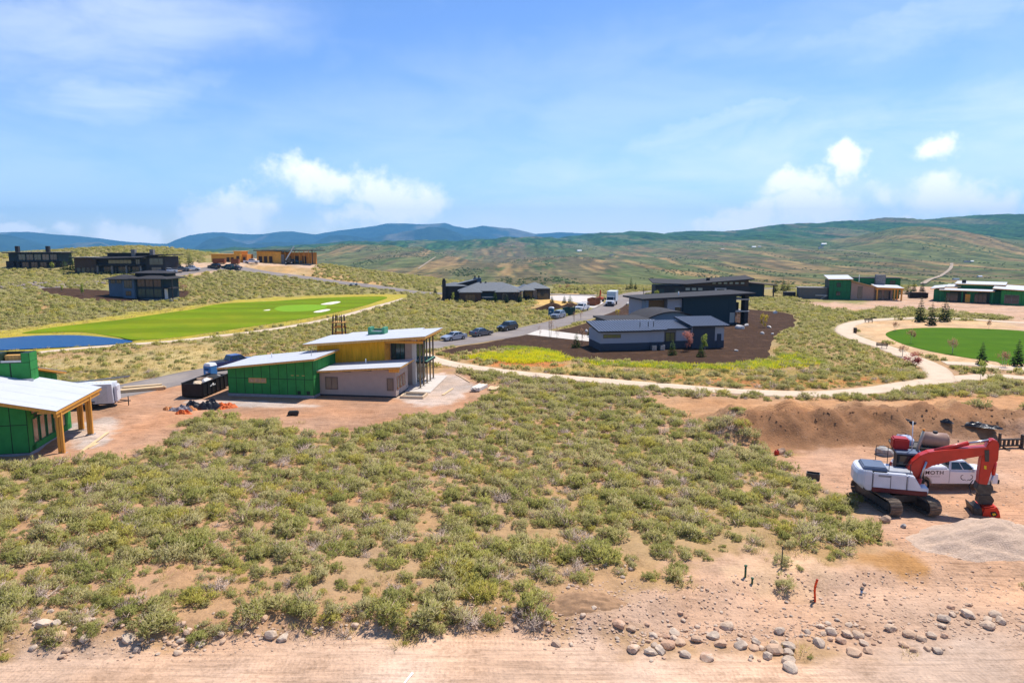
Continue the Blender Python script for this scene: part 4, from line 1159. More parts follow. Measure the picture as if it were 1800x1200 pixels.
def leafy_meshes(seed, m, bark, n=420, w_=.24, low=.32, size=.06, stems=1):
    r_ = np.random.default_rng(seed); mb = MB(); tips = []
    for s_ in range(stems):
        ox = (s_ - (stems - 1) / 2) * .06
        mb.tube((ox, 0, -.02), (ox * 2, r_.normal() * .01, .55), .011, .008, 6); mb.tube((ox * 2, 0, .55), (ox * 2.4, 0, .9), .008, .003, 5)
        for k in range(9):
            z = r_.uniform(low, .82); a = r_.uniform(0, 6.28); l_ = w_ * r_.uniform(.5, 1.0) * (1.15 - .6 * abs(z - .55) / .4)
            e = (ox * 2 + l_ * math.cos(a), l_ * math.sin(a), min(.98, z + l_ * .75)); mb.tube((ox * 1.6, 0, z), e, .005, .002, 4); tips.append(e)
        tips.append((ox * 2, 0, .93))
    tips = np.array(tips)
    c = tips[r_.integers(len(tips), size=n)] * r_.uniform(.80, 1.02, (n, 1)) + r_.normal(size=(n, 3)) * w_ * .20
    c[:, 2] = np.clip(c[:, 2], low * .75, 1.03)
    dr = unit(r_.normal(size=(n, 3)))
    aa, bb = blades(c, dr, np.full(n, size) * r_.uniform(.7, 1.3, n), np.full(n, size * .8), r_)
    tr = np.concatenate([aa, bb])
    return tri_mesh('crown', tr, [0] * len(tr), [m], .35, (0, 0, .5)), mb.mesh('trunk', bark)
TREE = {'spruce': [spruce_meshes(500 + i, SPRUCE, .16) for i in range(3)], 'fir': [spruce_meshes(510 + i, PINE, .24, 12) for i in range(3)],
        'aspen': [leafy_meshes(520 + i, ASPEN, M_BARKP, 420, .20) for i in range(2)], 'plum': [leafy_meshes(530 + i, PLUM, M_BARK, 700, .36, .2) for i in range(2)],
        'tawny': [leafy_meshes(540 + i, TAWNY, M_BARKP, 300, .24, .38, stems=1 + 2 * i) for i in range(2)], 'yellow': [leafy_meshes(550, YEL, M_BARKP, 520, .26, .12)],
        'bare': [leafy_meshes(560 + i, TAWNY, M_BARK, 90, .2, .3, .045, stems=1 + i) for i in range(2)]}
NAMES = {'spruce': 'spruce_tree', 'fir': 'fir_tree', 'aspen': 'aspen_tree', 'plum': 'plum_tree', 'tawny': 'maple_tree', 'yellow': 'shrub', 'bare': 'sapling'}
tree_n = 0
def tree(kind, u, v, h_px, label, group=None, wide=1.0, pos=None):
    """a tree whose foot is at pixel (u, v) of the photograph, h_px tall there"""
    global tree_n
    p = G(u, v) if pos is None else Vector(pos)
    zc_ = p.y * math.cos(PITCH) + (CAM_Z - p.z) * math.sin(PITCH)
    h = h_px * zc_ / FPX
    t_ = thing(NAMES[kind], label, 'shrub' if kind == 'yellow' else 'tree', p, tree_n * 2.4, group)
    cr, tk = TREE[kind][tree_n % len(TREE[kind])]; tree_n += 1
    put('crown', cr, t_, (0, 0, 0), (0, 0, 0), (h * wide, h * wide, h)); put('trunk', tk, t_, (0, 0, 0), (0, 0, 0), (h, h, h))
    return t_
# ================================================================== houses
M_GREEN = mat('green_sheathing', (.045, .235, .06), .8, var=.16, scale=1.2, spec=.08)
M_GREEND = mat('dark_green_sheathing', (.032, .16, .065), .8, var=.16, scale=1.2, spec=.08)
M_TAPE = mat('black_seam_tape', (.012, .03, .016), .6, var=.2)
M_UNDER = mat('white_roof_underlayment', (.50, .505, .525), .6, var=.05, scale=.7)
M_WOOD = mat('yellow_pine_lumber', (.62, .34, .10), .75, var=.22, scale=2.0, streak=(4, 4, .5))
M_POST = mat('stained_timber_post', (.66, .30, .05), .6, var=.25, scale=2.0, streak=(5, 5, .4))
M_YBOARD = mat('yellow_wall_boards', (.76, .36, .025), .75, var=.25, spec=.05, scale=1.6, streak=(3, 3, .25))
M_TAN = mat('tan_lap_siding', (.43, .32, .265), .8, var=.06, scale=1.5)
M_STUCCO = mat('pale_trim', (.66, .60, .54), .85, var=.06)
M_STEM = mat('concrete_footing', (.30, .29, .29), .9, var=.15)
M_GLASS = glass_mat('dark_window_glass')
M_GLASSG = glass_mat('green_tinted_glass', (.03, .07, .07), .1)
M_GLASSW = glass_mat('brown_tinted_glass', (.14, .11, .09), .2)
M_FRAME = mat('bronze_window_frame', (.14, .10, .08), .5, var=.1)
M_METAL = mat('galvanised_flashing', (.45, .46, .48), .35, .8, var=.1)
M_ROOFD = mat('dark_grey_roofing', (.036, .033, .034), .9, var=.18, scale=1.5)
M_ROOFT = mat('slate_tile_roofing', (.115, .125, .135), .6, var=.2, scale=2.5)
M_SEAM = mat('standing_seam_metal_roof', (.10, .115, .15), .38, .35, var=.08)
M_PALEB = mat('pale_grey_blue_panel', (.36, .355, .38), .8, var=.05)
M_SLATEB = mat('slate_blue_wainscot', (.05, .056, .072), .8, var=.1)
M_DTEAL = mat('dark_teal_cladding', (.018, .036, .046), .75, var=.12)
M_CHAR = mat('charcoal_cladding', (.034, .032, .034), .8, var=.2, scale=2)
M_BROWN = mat('brown_wood_cladding', (.075, .048, .032), .8, var=.25, streak=(1, 1, 8))
M_SOFFIT = mat('tan_wood_soffit', (.24, .135, .055), .7, var=.2)
M_STONE = mat('grey_stonework', (.20, .185, .175), .9, var=.5, scale=3.5, bump=.6, bscale=5)
M_WHITE = mat('white_paint', (.72, .72, .72), .5, var=.04)
M_OSB = mat('raw_sheathing_board', (.74, .36, .06), .8, var=.25, scale=1.5)
M_BLUEW = mat('blue_grey_wall', (.09, .135, .19), .8, var=.1)

def on_face(o, ox, oy, rot):
    o.location = (ox, oy, 0); o.rotation_euler = (0, 0, rot); return o
RIGHT, FRONT, LEFT = math.pi / 2, 0.0, -math.pi / 2

def shed(parent, name, x0, x1, y0, y1, z0, zl, zr, m):
    """block whose top rises or falls along x"""
    b = MB().hexa([(x0, y0, z0), (x1, y0, z0), (x1, y1, z0), (x0, y1, z0)], [(x0, y0, zl), (x1, y0, zr), (x1, y1, zr), (x0, y1, zl)])
    return b.build(name, m, parent)
def slope(x0, zl, x1, zr): return lambda x: zl + (zr - zl) * (x - x0) / (x1 - x0)
def roof_slab(parent, x0, x1, y0, y1, zl, zr, th, edge_m, top_m, strips=0, name='roof', zb=0.0):
    """shed roof: timber slab with fascia, cover sheets on top; zb = extra height at the back"""
    f = slope(x0, zl, x1, zr)
    ro = MB().slab([(x0, y0, zl), (x1, y0, zr), (x1, y1, zr + zb), (x0, y1, zl + zb)], th).build(name, edge_m, parent)
    n = max(1, strips)
    for k in range(n):
        a = y0 - .03 + (y1 - y0 + .06) * k / n; c = y0 - .03 + (y1 - y0 + .06) * (k + 1) / n
        za = zb * (a - y0) / (y1 - y0); zc_ = zb * (c - y0) / (y1 - y0)
        h = .028 + .006 * (k % 2)
        MB().slab([(x0 - .03, a + .004, zl + za + h), (x1 + .03, a + .004, zr + za + h), (x1 + .03, c - .004, zr + zc_ + h), (x0 - .03, c - .004, zl + zc_ + h)], h - .003).build('roof_sheet', top_m, ro)
    return ro
def window(parent, ox, oy, rot, s0, s1, z0, z1, fr=None, gl=None, mull=1, rows=1, t=.07, name='window', proud=.05):
    """frame with its pane, on a wall face"""
    fr = fr or M_FRAME; gl = gl or M_GLASS
    b = MB(); y0, y1 = -proud, .02
    b.box(s0, s1, y0, y1, z0, z0 + t).box(s0, s1, y0, y1, z1 - t, z1).box(s0, s0 + t, y0, y1, z0 + t, z1 - t).box(s1 - t, s1, y0, y1, z0 + t, z1 - t)
    for k in range(1, mull):
        c = s0 + (s1 - s0) * k / mull; b.box(c - t / 2, c + t / 2, y0, y1, z0 + t, z1 - t)
    for k in range(1, rows):
        c = z0 + (z1 - z0) * k / rows; b.box(s0 + t, s1 - t, y0 + .006, y1, c - t / 2, c + t / 2)
    o = on_face(b.build(name, fr, parent), ox, oy, rot)
    MB().box(s0 + t * .5, s1 - t * .5, y0 + .025, .012, z0 + t * .5, z1 - t * .5).build('pane', gl, o)
    return o
def panels(parent, ox, oy, rot, s0, s1, z0, ztop, n, zsplit, m, gap=.032, th=.02, name='sheathing_panel', skip=None):
    """sheathing sheets with recessed joints; ztop(s) may slope"""
    w_ = (s1 - s0) / n
    for k in range(n):
        a, c = s0 + k * w_ + gap, s0 + (k + 1) * w_ - gap
        lv = [z0] + list(zsplit)
        for j in range(len(lv)):
            lo = lv[j] + gap
            if j + 1 < len(lv): ta = tc_ = lv[j + 1] - gap
            else: ta, tc_ = ztop(a) - .01, ztop(c) - .01
            ta2, tc2 = min(ta, ztop(a) - .01), min(tc_, ztop(c) - .01)
            if min(ta2, tc2) < lo + .05: continue
            if skip and skip(a, c, lo, ta2): continue
            b = MB().hexa([(a, -th, lo), (c, -th, lo), (c, .01, lo), (a, .01, lo)], [(a, -th, ta2), (c, -th, tc2), (c, .01, tc2), (a, .01, ta2)])
            on_face(b.build(name, m, parent), ox, oy, rot)
def boards_h(parent, ox, oy, rot, s0, s1, z0, ztop, pitch, m, name='siding_board'):
    """lap siding"""
    z = z0; zmax = max(ztop(s0), ztop(s1))
    while z < zmax - .04:
        h = min(pitch, zmax - z)
        a, c = s0, s1
        if ztop(s0) < z + h: a = s0 + (s1 - s0) * min(1, max(0, (z + h - ztop(s0)) / (ztop(s1) - ztop(s0) + 1e-6)))
        if c - a < .1: break
        b = MB().hexa([(a, -.04, z), (c, -.04, z), (c, .01, z), (a, .01, z)], [(a, -.014, z + h), (c, -.014, z + h), (c, .01, z + h), (a, .01, z + h)])
        on_face(b.build(name, m, parent), ox, oy, rot)
        z += pitch
def boards_v(parent, ox, oy, rot, s0, s1, z0, ztop, w_, m, name='wall_board'):
    n = max(1, round((s1 - s0) / w_)); w_ = (s1 - s0) / n
    for k in range(n):
        a, c = s0 + k * w_ + .006, s0 + (k + 1) * w_ - .006; t_ = .022 + .008 * (k % 2)
        b = MB().hexa([(a, -t_, z0), (c, -t_, z0), (c, .01, z0), (a, .01, z0)], [(a, -t_, ztop(a)), (c, -t_, ztop(c)), (c, .01, ztop(c)), (a, .01, ztop(a))])
        on_face(b.build(name, m, parent), ox, oy, rot)
def hip(parent, x0, x1, y0, y1, ze, zr, m, over=.6, name='roof', th=.18):
    """hipped roof with a fascia"""
    x0 -= over; x1 += over; y0 -= over; y1 += over
    b = MB()
    if x1 - x0 >= y1 - y0: d = (y1 - y0) / 2; r0, r1 = (x0 + d, y0 + d, zr), (x1 - d, y0 + d, zr)
    else: d = (x1 - x0) / 2; r0, r1 = (x0 + d, y0 + d, zr), (x0 + d, y1 - d, zr)
    c = [(x0, y0, ze), (x1, y0, ze), (x1, y1, ze), (x0, y1, ze)]; l_ = [(p[0], p[1], ze - th) for p in c]
    vs = c + [r0, r1] + l_
    if x1 - x0 >= y1 - y0: fs = [(0, 1, 5, 4), (1, 2, 5), (2, 3, 4, 5), (3, 0, 4)]
    else: fs = [(0, 1, 4), (1, 2, 5, 4), (2, 3, 5), (3, 0, 4, 5)]
    fs += [(6, 7, 1, 0), (7, 8, 2, 1), (8, 9, 3, 2), (9, 6, 0, 3), (9, 8, 7, 6)]
    b._add(vs, fs)
    return b.build(name, m, parent)
def post(parent, x, y, z1, w_=.2, m=None, name='post', z0=0.0):
    return MB().box(x - w_ / 2, x + w_ / 2, y - w_ / 2, y + w_ / 2, z0, z1).build(name, m or M_POST, parent, bevel=.012)

# ---------------------------------------------------------------- house by the left edge: green sheathing, timber porch
A = thing('unfinished_house', 'unfinished house in green sheathing with white roof and timber porch posts, tall green chimney', 'house', (-38.3, 53.4, 0), R(11.5))
fA = lambda x: 3.72 + .22 * (2.6 - x)
wb = MB().hexa([(-13, 0, .15), (0, 0, .15), (0, 8, .15), (-13, 8, .15)], [(-13, 0, fA(-13) - .3), (0, 0, fA(0) - .3), (0, 8, fA(0) - .3), (-13, 8, fA(-13) - .3)]).build('wall', M_TAPE, A)
MB().box(-13.05, .05, -.05, 8.05, -.4, .16).build('footing', M_STEM, A)
panels(A, 0, 0, FRONT, -13, 0, .17, lambda s: fA(s) - .32, 11, (2.45,), M_GREEN)
panels(A, 0, 0, RIGHT, 0, 8, .17, lambda s: fA(0) - .32, 7, (), M_GREEN, skip=lambda a, c, lo, hi: .7 < (a + c) / 2 < 7.2)
MB().box(.45, 7.6, -.02, .01, .17, .62).build('sheathing_panel', M_GREEN, A).rotation_euler = (0, 0, RIGHT)
for k in range(5): window(A, 0, 0, RIGHT, .75 + 1.25 * k, 1.75 + 1.25 * k, .66, 2.75, M_GREEND, glass_mat('warm_interior_glass', (.20, .10, .06), .15), 1, t=.10)
for k in range(3): window(A, 0, 0, RIGHT, .7 + 1.1 * k, 1.65 + 1.1 * k, 3.05, 3.72, M_GREEND, glass_mat('warm_interior_glass', (.20, .10, .06), .15), 1, t=.08, name='clerestory_window')
roof_slab(A, -13.5, 2.65, -1.25, 8.15, fA(-13.5), fA(2.65), .26, M_POST, M_UNDER, 8)
MB().box(2.3, 2.56, -.9, 7.9, fA(2.5) - .62, fA(2.5) - .28).build('porch_beam', M_POST, A)
for k in range(14):
    MB().box(1.2, 2.6, -.95 + .66 * k, -.83 + .66 * k, fA(2.5) - .275, fA(2.5) - .24 + .1).build('rafter', M_WOOD, A)
for (x_, y_) in ((2.42, -.25), (2.42, 5.6), (1.0, 7.5)):
    p_ = MB().box(x_ - .24, x_ - .03, y_ - .13, y_ + .13, 0, fA(x_) - .3).build('post', M_POST, A, bevel=.012)
    MB().box(x_ + .0, x_ + .2, y_ - .13, y_ + .13, .0, fA(x_) - .3).build('post_half', M_POST, p_, bevel=.012)
    MB().box(x_ - .34, x_ + .3, y_ - .3, y_ + .3, -.12, .06).build('post_footing', M_STEM, p_)
# chimney tower: body, cheeks round the open top, liner
ch = MB().box(-5.3, -2.3, 6.6, 8.0, 4.4, 6.45).box(-5.3, -4.55, 6.6, 8.0, 6.45, 7.25).box(-2.95, -2.3, 6.6, 8.0, 6.45, 7.25).box(-4.55, -2.95, 7.86, 8.0, 6.45, 7.25).build('chimney', M_TAPE, A)
for a, c, lo, hi in ((-5.3, -3.85, 4.8, 6.4), (-3.78, -2.3, 4.8, 6.4), (-5.3, -4.57, 6.45, 7.24), (-2.93, -2.3, 6.45, 7.24)):
    MB().box(a + .02, c - .02, 6.575, 6.605, lo, hi).build('sheathing_panel', M_GREEN, ch)
for a, c, lo, hi in ((6.62, 7.28, 4.8, 5.7), (7.32, 7.98, 4.8, 5.7), (6.62, 7.98, 5.74, 6.5), (6.62, 7.98, 6.54, 7.24)):
    MB().box(-2.305, -2.272, a, c, lo, hi).build('sheathing_panel', M_GREEN, ch)
MB().box(-4.55, -2.95, 6.62, 7.84, 6.4, 6.53).box(-4.6, -2.9, 6.63, 6.70, 6.5, 6.62).build('chimney_liner', M_METAL, ch)
MB().box(-4.45, -3.05, 7.2, 7.86, 6.5, 7.0).build('fire_brick', M_WOOD, ch)
MB().box(-5.4, -2.1, 6.45, 6.6, 4.7, 5.02).build('flashing', M_METAL, ch)
# wing behind
MB().box(-14, -3.9, 10.5, 15.5, 0, 4.0).box(-14, -3.9, 10.5, 12, 4.0, 5.2).build('wing_wall', M_TAPE, A)
panels(A, 0, 10.5, FRONT, -14, -3.9, .2, lambda s: 5.2, 8, (2.45, 4.9), M_GREEN)
panels(A, -3.9, 10.5, RIGHT, 0, 5, .2, lambda s: 5.2 - .24 * s, 4, (2.45,), M_GREEN)
roof_slab(A, -14.5, -3.2, 9.9, 16, 5.55, 5.45, .18, M_POST, M_UNDER, 4, name='wing_roof', zb=-1.5)
window(A, 0, 10.5, FRONT, -5.6, -4.4, 3.2, 4.6, M_WHITE, M_GLASSW, 2)

# ---------------------------------------------------------------- house in the middle
B = thing('unfinished_house', 'unfinished house with green garage, tan siding wing and tall yellow boarded wing on slender columns', 'house', (-31.35, 75.3, 0), R(-8))
fg = slope(0, 3.15, 9.9, 4.25)
shed(B, 'garage_wall', 0, 9.9, 0, 7.2, .12, 3.1, 4.2, M_TAPE)
MB().box(-.06, 9.96, -.06, 7.2, -.4, .3).build('footing', M_STEM, B)
panels(B, 0, 0, FRONT, 0, 9.9, .3, lambda s: fg(s) - .06, 10, (2.05,), M_GREEN)
panels(B, 9.9, 0, RIGHT, 0, 7.2, .3, lambda s: 4.14, 6, (2.05,), M_GREEN)
panels(B, 0, 7.2, LEFT, 0, 7.2, .3, lambda s: 3.05, 6, (2.05,), M_GREEN)
wn_ = window(B, 0, 0, FRONT, 2.45, 4.5, 1.55, 2.08, M_WOOD, mat('board_behind_opening', (.45, .28, .16), .8, var=.4, scale=3), 3, t=.06)
for k in range(2): MB().box(8.05 + 1.05 * k, 8.45 + 1.05 * k, -.035, -.02, .38, .78).build('vent', M_TAPE, B)
for k in range(3): MB().box(7.4 + .62 * k, 7.7 + .62 * k, -.03, -.02, 2.45, 2.5).build('bracket', M_WOOD, B)
roof_slab(B, -.75, 10.45, -.8, 7.4, fg(-.75) + .16, fg(10.45) + .16, .2, M_WOOD, M_UNDER, 6, name='garage_roof')
MB().tube((3.2, 4, 3.4), (3.2, 4, 4.2), .05, .05, 6).build('vent_pipe', M_WHITE, B)
MB().tube((8.9, 2.0, 4.0), (8.9, 2.0, 4.95), .03, .03, 6).build('vent_pipe', M_STEM, B)
ft = slope(9.95, 2.68, 18.6, 3.3)
shed(B, 'wing_wall', 9.93, 18.6, 1.6, 6.2, .12, 2.64, 3.26, M_TAPE)
boards_h(B, 0, 1.6, FRONT, 9.95, 18.6, .16, lambda s: ft(s) - .06, .17, M_TAN)
boards_h(B, 18.6, 1.6, RIGHT, 0, 4.6, .16, lambda s: 3.24, .17, M_TAN)
MB().box(9.93, 18.66, 1.54, 6.2, -.4, .15).build('footing', M_CHAR, B)
window(B, 0, 1.6, FRONT, 10.6, 12.05, .72, 2.12, M_FRAME, M_GLASSW, 2, t=.09, proud=.08)
window(B, 0, 1.6, FRONT, 17.65, 18.4, .75, 2.15, M_FRAME, M_GLASSW, 1, t=.09, proud=.08)
for k in range(3): window(B, 18.6, 1.6, RIGHT, .45 + 1.1 * k, 1.25 + 1.1 * k, .8, 2.2, mat('red_brown_frame', (.33, .13, .05), .6), M_GLASSW, 1, t=.10, proud=.08)
roof_slab(B, 9.75, 19.4, .95, 6.25, ft(9.75) + .16, ft(19.4) + .16, .2, M_WOOD, M_UNDER, 4, name='wing_roof')
MB().box(18.0, 19.1, 1.25, 1.55, 2.85, 3.2).build('eave_beam', M_POST, B)
MB().tube((14.3, 4.4, 2.95), (14.3, 4.4, 3.75), .06, .06, 8).build('vent_pipe', M_WHITE, B)
# tall wing
fy_ = slope(6.4, 4.95, 21.0, 6.15)
shed(B, 'tall_wall', 7.7, 15.9, 6.3, 13, 0, fy_(7.7) - .1, fy_(15.9) - .1, M_OSB)
boards_v(B, 0, 6.3, FRONT, 7.7, 15.9, 2.4, lambda s: fy_(s) - .12, .21, M_YBOARD)
shed(B, 'tall_wall', 15.9, 18.9, 8.4, 13, 0, fy_(15.9) - .1, fy_(18.9) - .1, M_TAN)
window(B, 0, 8.4, FRONT, 16.0, 17.7, 3.0, 5.4, M_CHAR, M_GLASSG, 3, 1, t=.08, name='window_wall')
window(B, 0, 8.4, FRONT, 16.0, 17.7, .2, 2.6, M_CHAR, M_GLASSG, 3, 1, t=.08, name='window_wall')
MB().box(18.55, 18.96, 8.34, 8.9, 0, fy_(18.9) - .14).build('corner_trim', M_STUCCO, B)
for z0, z1 in ((.25, 2.5), (3.0, 5.6)):
    for k in range(3): window(B, 18.9, 8.4, RIGHT, .75 + 1.25 * k, 1.85 + 1.25 * k, z0, z1, M_DTEAL, M_GLASSG, 2, t=.09, proud=.08)
MB().box(18.98, 20.3, 8.6, 12.6, 2.62, 2.84).build('balcony', M_CHAR, B)
MB().box(19.0, 20.28, 8.62, 12.58, 2.845, 2.88).build('balcony_deck', mat('green_deck_membrane', (.10, .24, .16), .7), B)
roof_slab(B, 6.4, 21.0, 5.3, 13.7, fy_(6.4) + .14, fy_(21.0) + .14, .26, M_WOOD, M_UNDER, 7, name='tall_roof')
roof_slab(B, 8.5, 18.2, 13.75, 15.6, fy_(8.5) + .10, fy_(18.2) + .10, .22, M_WOOD, M_UNDER, 1, name='rear_roof')
MB().box(15.95, 20.4, 6.4, 6.62, fy_(18) - .62, fy_(18) - .32).build('eave_beam', M_POST, B)
MB().box(19.9, 20.1, 6.2, 13.2, fy_(20) - .42, fy_(20) - .14).build('porch_beam', M_POST, B)
for k in range(8): MB().box(18.9, 20.9, 5.7 + 1.0 * k, 5.84 + 1.0 * k, fy_(20.9) - .32, fy_(20.9) - .125).build('rafter', M_POST, B)
for k in range(5):
    p_ = MB().tube((20, 6.6 + 1.5 * k, .05), (20, 6.6 + 1.5 * k, fy_(20) - .4), .10, .10, 8).build('column', mat('weathered_column', (.20, .155, .10), .8, var=.25), B)
    MB().box(19.78, 20.22, 6.38 + 1.5 * k, 6.82 + 1.5 * k, -.05, .13).build('column_footing', M_CONC, p_)
cb = MB().box(12.4, 12.75, 10.6, 12.0, 5.3, 6.55).box(14.15, 14.5, 10.6, 12.0, 5.3, 6.55).box(12.75, 14.15, 10.62, 10.75, 5.3, 6.05).box(12.75, 14.15, 11.8, 11.95, 5.3, 6.3).build('chimney_curb', mat('mint_sheathing', (.07, .26, .15), .7), B)
MB().box(12.75, 14.15, 10.76, 11.8, 5.9, 6.08).build('chimney_liner', M_METAL, cb)
# window well framed in lumber in front of the porch
ww = thing('window_well_frame', 'pale lumber frame round a sunken window well beside tan wing', 'frame', (-12.2, 73.9, 0), R(-8))
for a, c, lo, hi in ((0, 2.6, 0, .16), (0, 2.6, 1.9, 2.06), (0, .16, .16, 1.9), (2.44, 2.6, .16, 1.9)):
    MB().box(a, c, lo, hi, -.1, .28).build('plank', mat('raw_lumber', (.66, .48, .30), .8, var=.15), ww)
MB().box(.16, 2.44, .16, 1.9, -.1, .03).build('pit_floor', M_STONE, ww)
# framed timber tower behind
tw = G(598, 588); tw = Vector((-.2475 * 92.5, 91.2, 0))
tt_ = thing('timber_tower', 'open timber chimney frame standing behind the tall yellow wing', 'tower', tw, R(-8))
for i in (0, 1):
    for j in (0, 1): MB().beam((-.95 + 1.9 * i, -.7 + 1.4 * j, 0), (-.55 + 1.1 * i, -.5 + 1.0 * j, 7.3), .16, .16).build('leg', M_BROWN, tt_)
for z_ in (5.0, 5.8):
    for j in (0, 1): MB().beam((-.8, -.55 + 1.1 * j, z_), (.8, -.55 + 1.1 * j, z_), .12, .16).build('rail', M_POST, tt_)
MB().box(-.8, .8, -.7, .7, 6.35, 6.5).build('platform', M_WOOD, tt_)
for k in range(5): MB().beam((-.55 + .28 * k, -.45, 6.5), (-.55 + .28 * k, -.45, 7.5), .06, .06).build('stud', M_BROWN, tt_)

# ---------------------------------------------------------------- grey-blue house with standing seam roof and arched wing
Cc = thing('modern_house', 'low pale blue and slate house with standing seam metal roofs and an arched wing', 'house', (13.9, 107.9, 0), R(10))
def seam_roof(parent, x0, x1, y0, y1, z0, z1, step=.46, name='roof'):
    ro = MB().slab([(x0, y0, z0), (x1, y0, z0), (x1, y1, z1), (x0, y1, z1)], .2).build(name, M_ROOFD, parent)
    MB().slab([(x0 - .02, y0 - .02, z0 + .03), (x1 + .02, y0 - .02, z0 + .03), (x1 + .02, y1, z1 + .03), (x0 - .02, y1, z1 + .03)], .027).build('roof_sheet', M_SEAM, ro)
    n = int((x1 - x0) / step)
    for k in range(n + 1):
        x_ = x0 + (x1 - x0) * k / n
        MB().hexa([(x_ - .025, y0 - .02, z0 + .028), (x_ + .025, y0 - .02, z0 + .028), (x_ + .025, y1, z1 + .028), (x_ - .025, y1, z1 + .028)],
                  [(x_ - .02, y0 - .02, z0 + .10), (x_ + .02, y0 - .02, z0 + .10), (x_ + .02, y1, z1 + .10), (x_ - .02, y1, z1 + .10)]).build('seam', M_SEAM, ro)
    return ro
secs = [(0, 8.0, 0, 3.0, M_PALEB), (8.0, 10.6, .25, 3.0, M_PALEB), (10.6, 15.3, .9, 3.0, mat('taupe_panel', (.22, .20, .19), .8, var=.06)), (15.3, 20.8, .1, 3.45, M_PALEB)]
for x0, x1, y0, zt, m in secs:
    MB().box(x0, x1, y0, 6.5, 0, zt).build('wall', m, Cc)
    MB().box(x0 - .02, x1 + .02, y0 - .05, 6.4, -.3, 1.18).build('wainscot', M_SLATEB, Cc)
MB().box(15.36, 19.2, .03, .12, 1.18, 3.4).build('wall_panel', M_SLATEB, Cc)
MB().box(12.9, 15.28, .82, .92, 1.2, 2.95).build('wall_panel', M_PALEB, Cc)
seam_roof(Cc, -.5, 8.2, -.5, 6.6, 3.15, 4.05)
seam_roof(Cc, 8.24, 10.9, -.3, 6.6, 3.2, 4.0)
seam_roof(Cc, 10.94, 15.3, .35, 6.6, 3.25, 3.95)
seam_roof(Cc, 14.9, 21.4, -.5, 6.6, 3.7, 4.5)
yg = glass_mat('olive_reflecting_glass', (.16, .15, .06), .12)
window(Cc, 0, 0, FRONT, .4, 3.3, 2.0, 2.62, M_FRAME, yg, 4)
window(Cc, 0, .9, FRONT, 11.1, 12.7, .9, 2.6, M_CHAR, yg, 2)
window(Cc, 0, .1, FRONT, 15.6, 16.2, 1.5, 2.4, M_CHAR, yg, 1)
window(Cc, 0, .1, FRONT, 17.8, 19.0, 1.6, 2.35, M_CHAR, yg, 2)
MB().box(19.6, 20.3, .0, .12, 0, 2.3).build('door', M_SLATEB, Cc)
for x_ in (7.1, 8.5, 9.4): MB().tube((x_, 1.8, 3.2), (x_, 1.8, 4.3), .06, .06, 6).build('vent_pipe', M_CHAR, Cc)
for x_ in (8.5, 9.9):
    ac = thing('condenser_unit', 'pale air-conditioning condenser beside the low slate-blue house wall', 'condenser', Cc.matrix_basis @ Vector((x_, -.55, 0)) if False else (13.9 + x_ * math.cos(R(10)) + .75 * math.sin(R(10)), 107.9 + x_ * math.sin(R(10)) - .75 * math.cos(R(10)), .04), R(10), 'condensers at the slate-blue house')
    MB().box(-.38, .38, -.36, .36, 0, .8).build('case', M_METAL, ac, bevel=.03); MB().tube((0, 0, .8), (0, 0, .85), .3, .3, 12).build('fan_guard', M_CHAR, ac)
# arched wing
aw = [(-4.6 + 9.2 * k / 14, 3.1 + 1.35 * (1 - ((k - 7) / 7) ** 2)) for k in range(15)]
def arch(parent, cx, y0, y1, pts, th, m, name, over=0):
    up = [(cx + p[0] * (1 + over), p[1]) for p in pts]; lo = [(cx + p[0] * (1 + over), p[1] - th) for p in pts]
    return MB().prism(up + lo[::-1], 'y', y0, y1).build(name, m, parent)
MB().prism([(17.2 + p[0], p[1] + .15) for p in aw] + [(17.2 + 4.6, 0), (17.2 - 4.6, 0)], 'y', 13.0, 21).build('arched_wall', mat('sky_blue_panel', (.17, .24, .30), .8, var=.05), Cc)
arch(Cc, 17.2, 12.3, 21.5, [(p[0], p[1] + .36) for p in aw], .2, M_ROOFD, 'arched_roof', .12)
MB().box(4.6, 12.2, 10, 18, 0, 3.4).build('wall', M_DTEAL, Cc)
MB().box(4.2, 12.5, 9.4, 18.4, 3.4, 3.7).build('flat_roof', M_ROOFD, Cc)
MB().box(4.1, 12.6, 9.3, 9.4, 3.62, 3.78).build('roof_edge', M_WHITE, Cc)

# ---------------------------------------------------------------- tall dark house behind it
Dd = thing('modern_house', 'tall dark teal house with a long flat roof and a free-standing dark pier', 'house', (27.2, 140.5, 0), R(13))
shed(Dd, 'wall', 8.2, 20.2, 0, 9, -.4, 5.8, 6.25, M_DTEAL)
MB().box(0, 5.0, 2.2, 9, -.4, 5.4).build('wall', M_PALEB, Dd)
MB().box(5.0, 8.2, .6, 9, -.4, 5.5).build('wall', M_PALEB, Dd)
MB().box(0, .5, -.1, 2.3, -.4, 5.4).build('wing_wall', mat('light_slate_panel', (.20, .25, .31), .8), Dd)
MB().box(.55, 4.95, 2.0, 2.18, 3.3, 5.2).build('timber_panel', M_SOFFIT, Dd)
MB().box(.5, 5.0, .2, 2.2, 2.4, 2.9).build('balcony', M_CHAR, Dd)
MB().box(6.6, 8.3, .45, .6, 3.9, 3.98).build('trim', M_WHITE, Dd)
window(Dd, 0, .6, FRONT, 6.7, 8.1, 2.6, 3.85, M_CHAR, M_GLASS, 2)
roof_slab(Dd, -1.2, 24.2, -.9, 9.6, 5.75, 6.6, .3, M_ROOFD, M_ROOFD, 1)
for z0, z1 in ((.3, 2.4), (3.0, 5.2)): window(Dd, 20.2, 0, RIGHT, .3, 2.2, z0, z1, M_WHITE, glass_mat('pale_reflecting_glass', (.25, .30, .30), .15), 2)
MB().box(18.6, 20.24, -.08, 0, 3.1, 5.3).build('wall_panel', M_DTEAL, Dd)
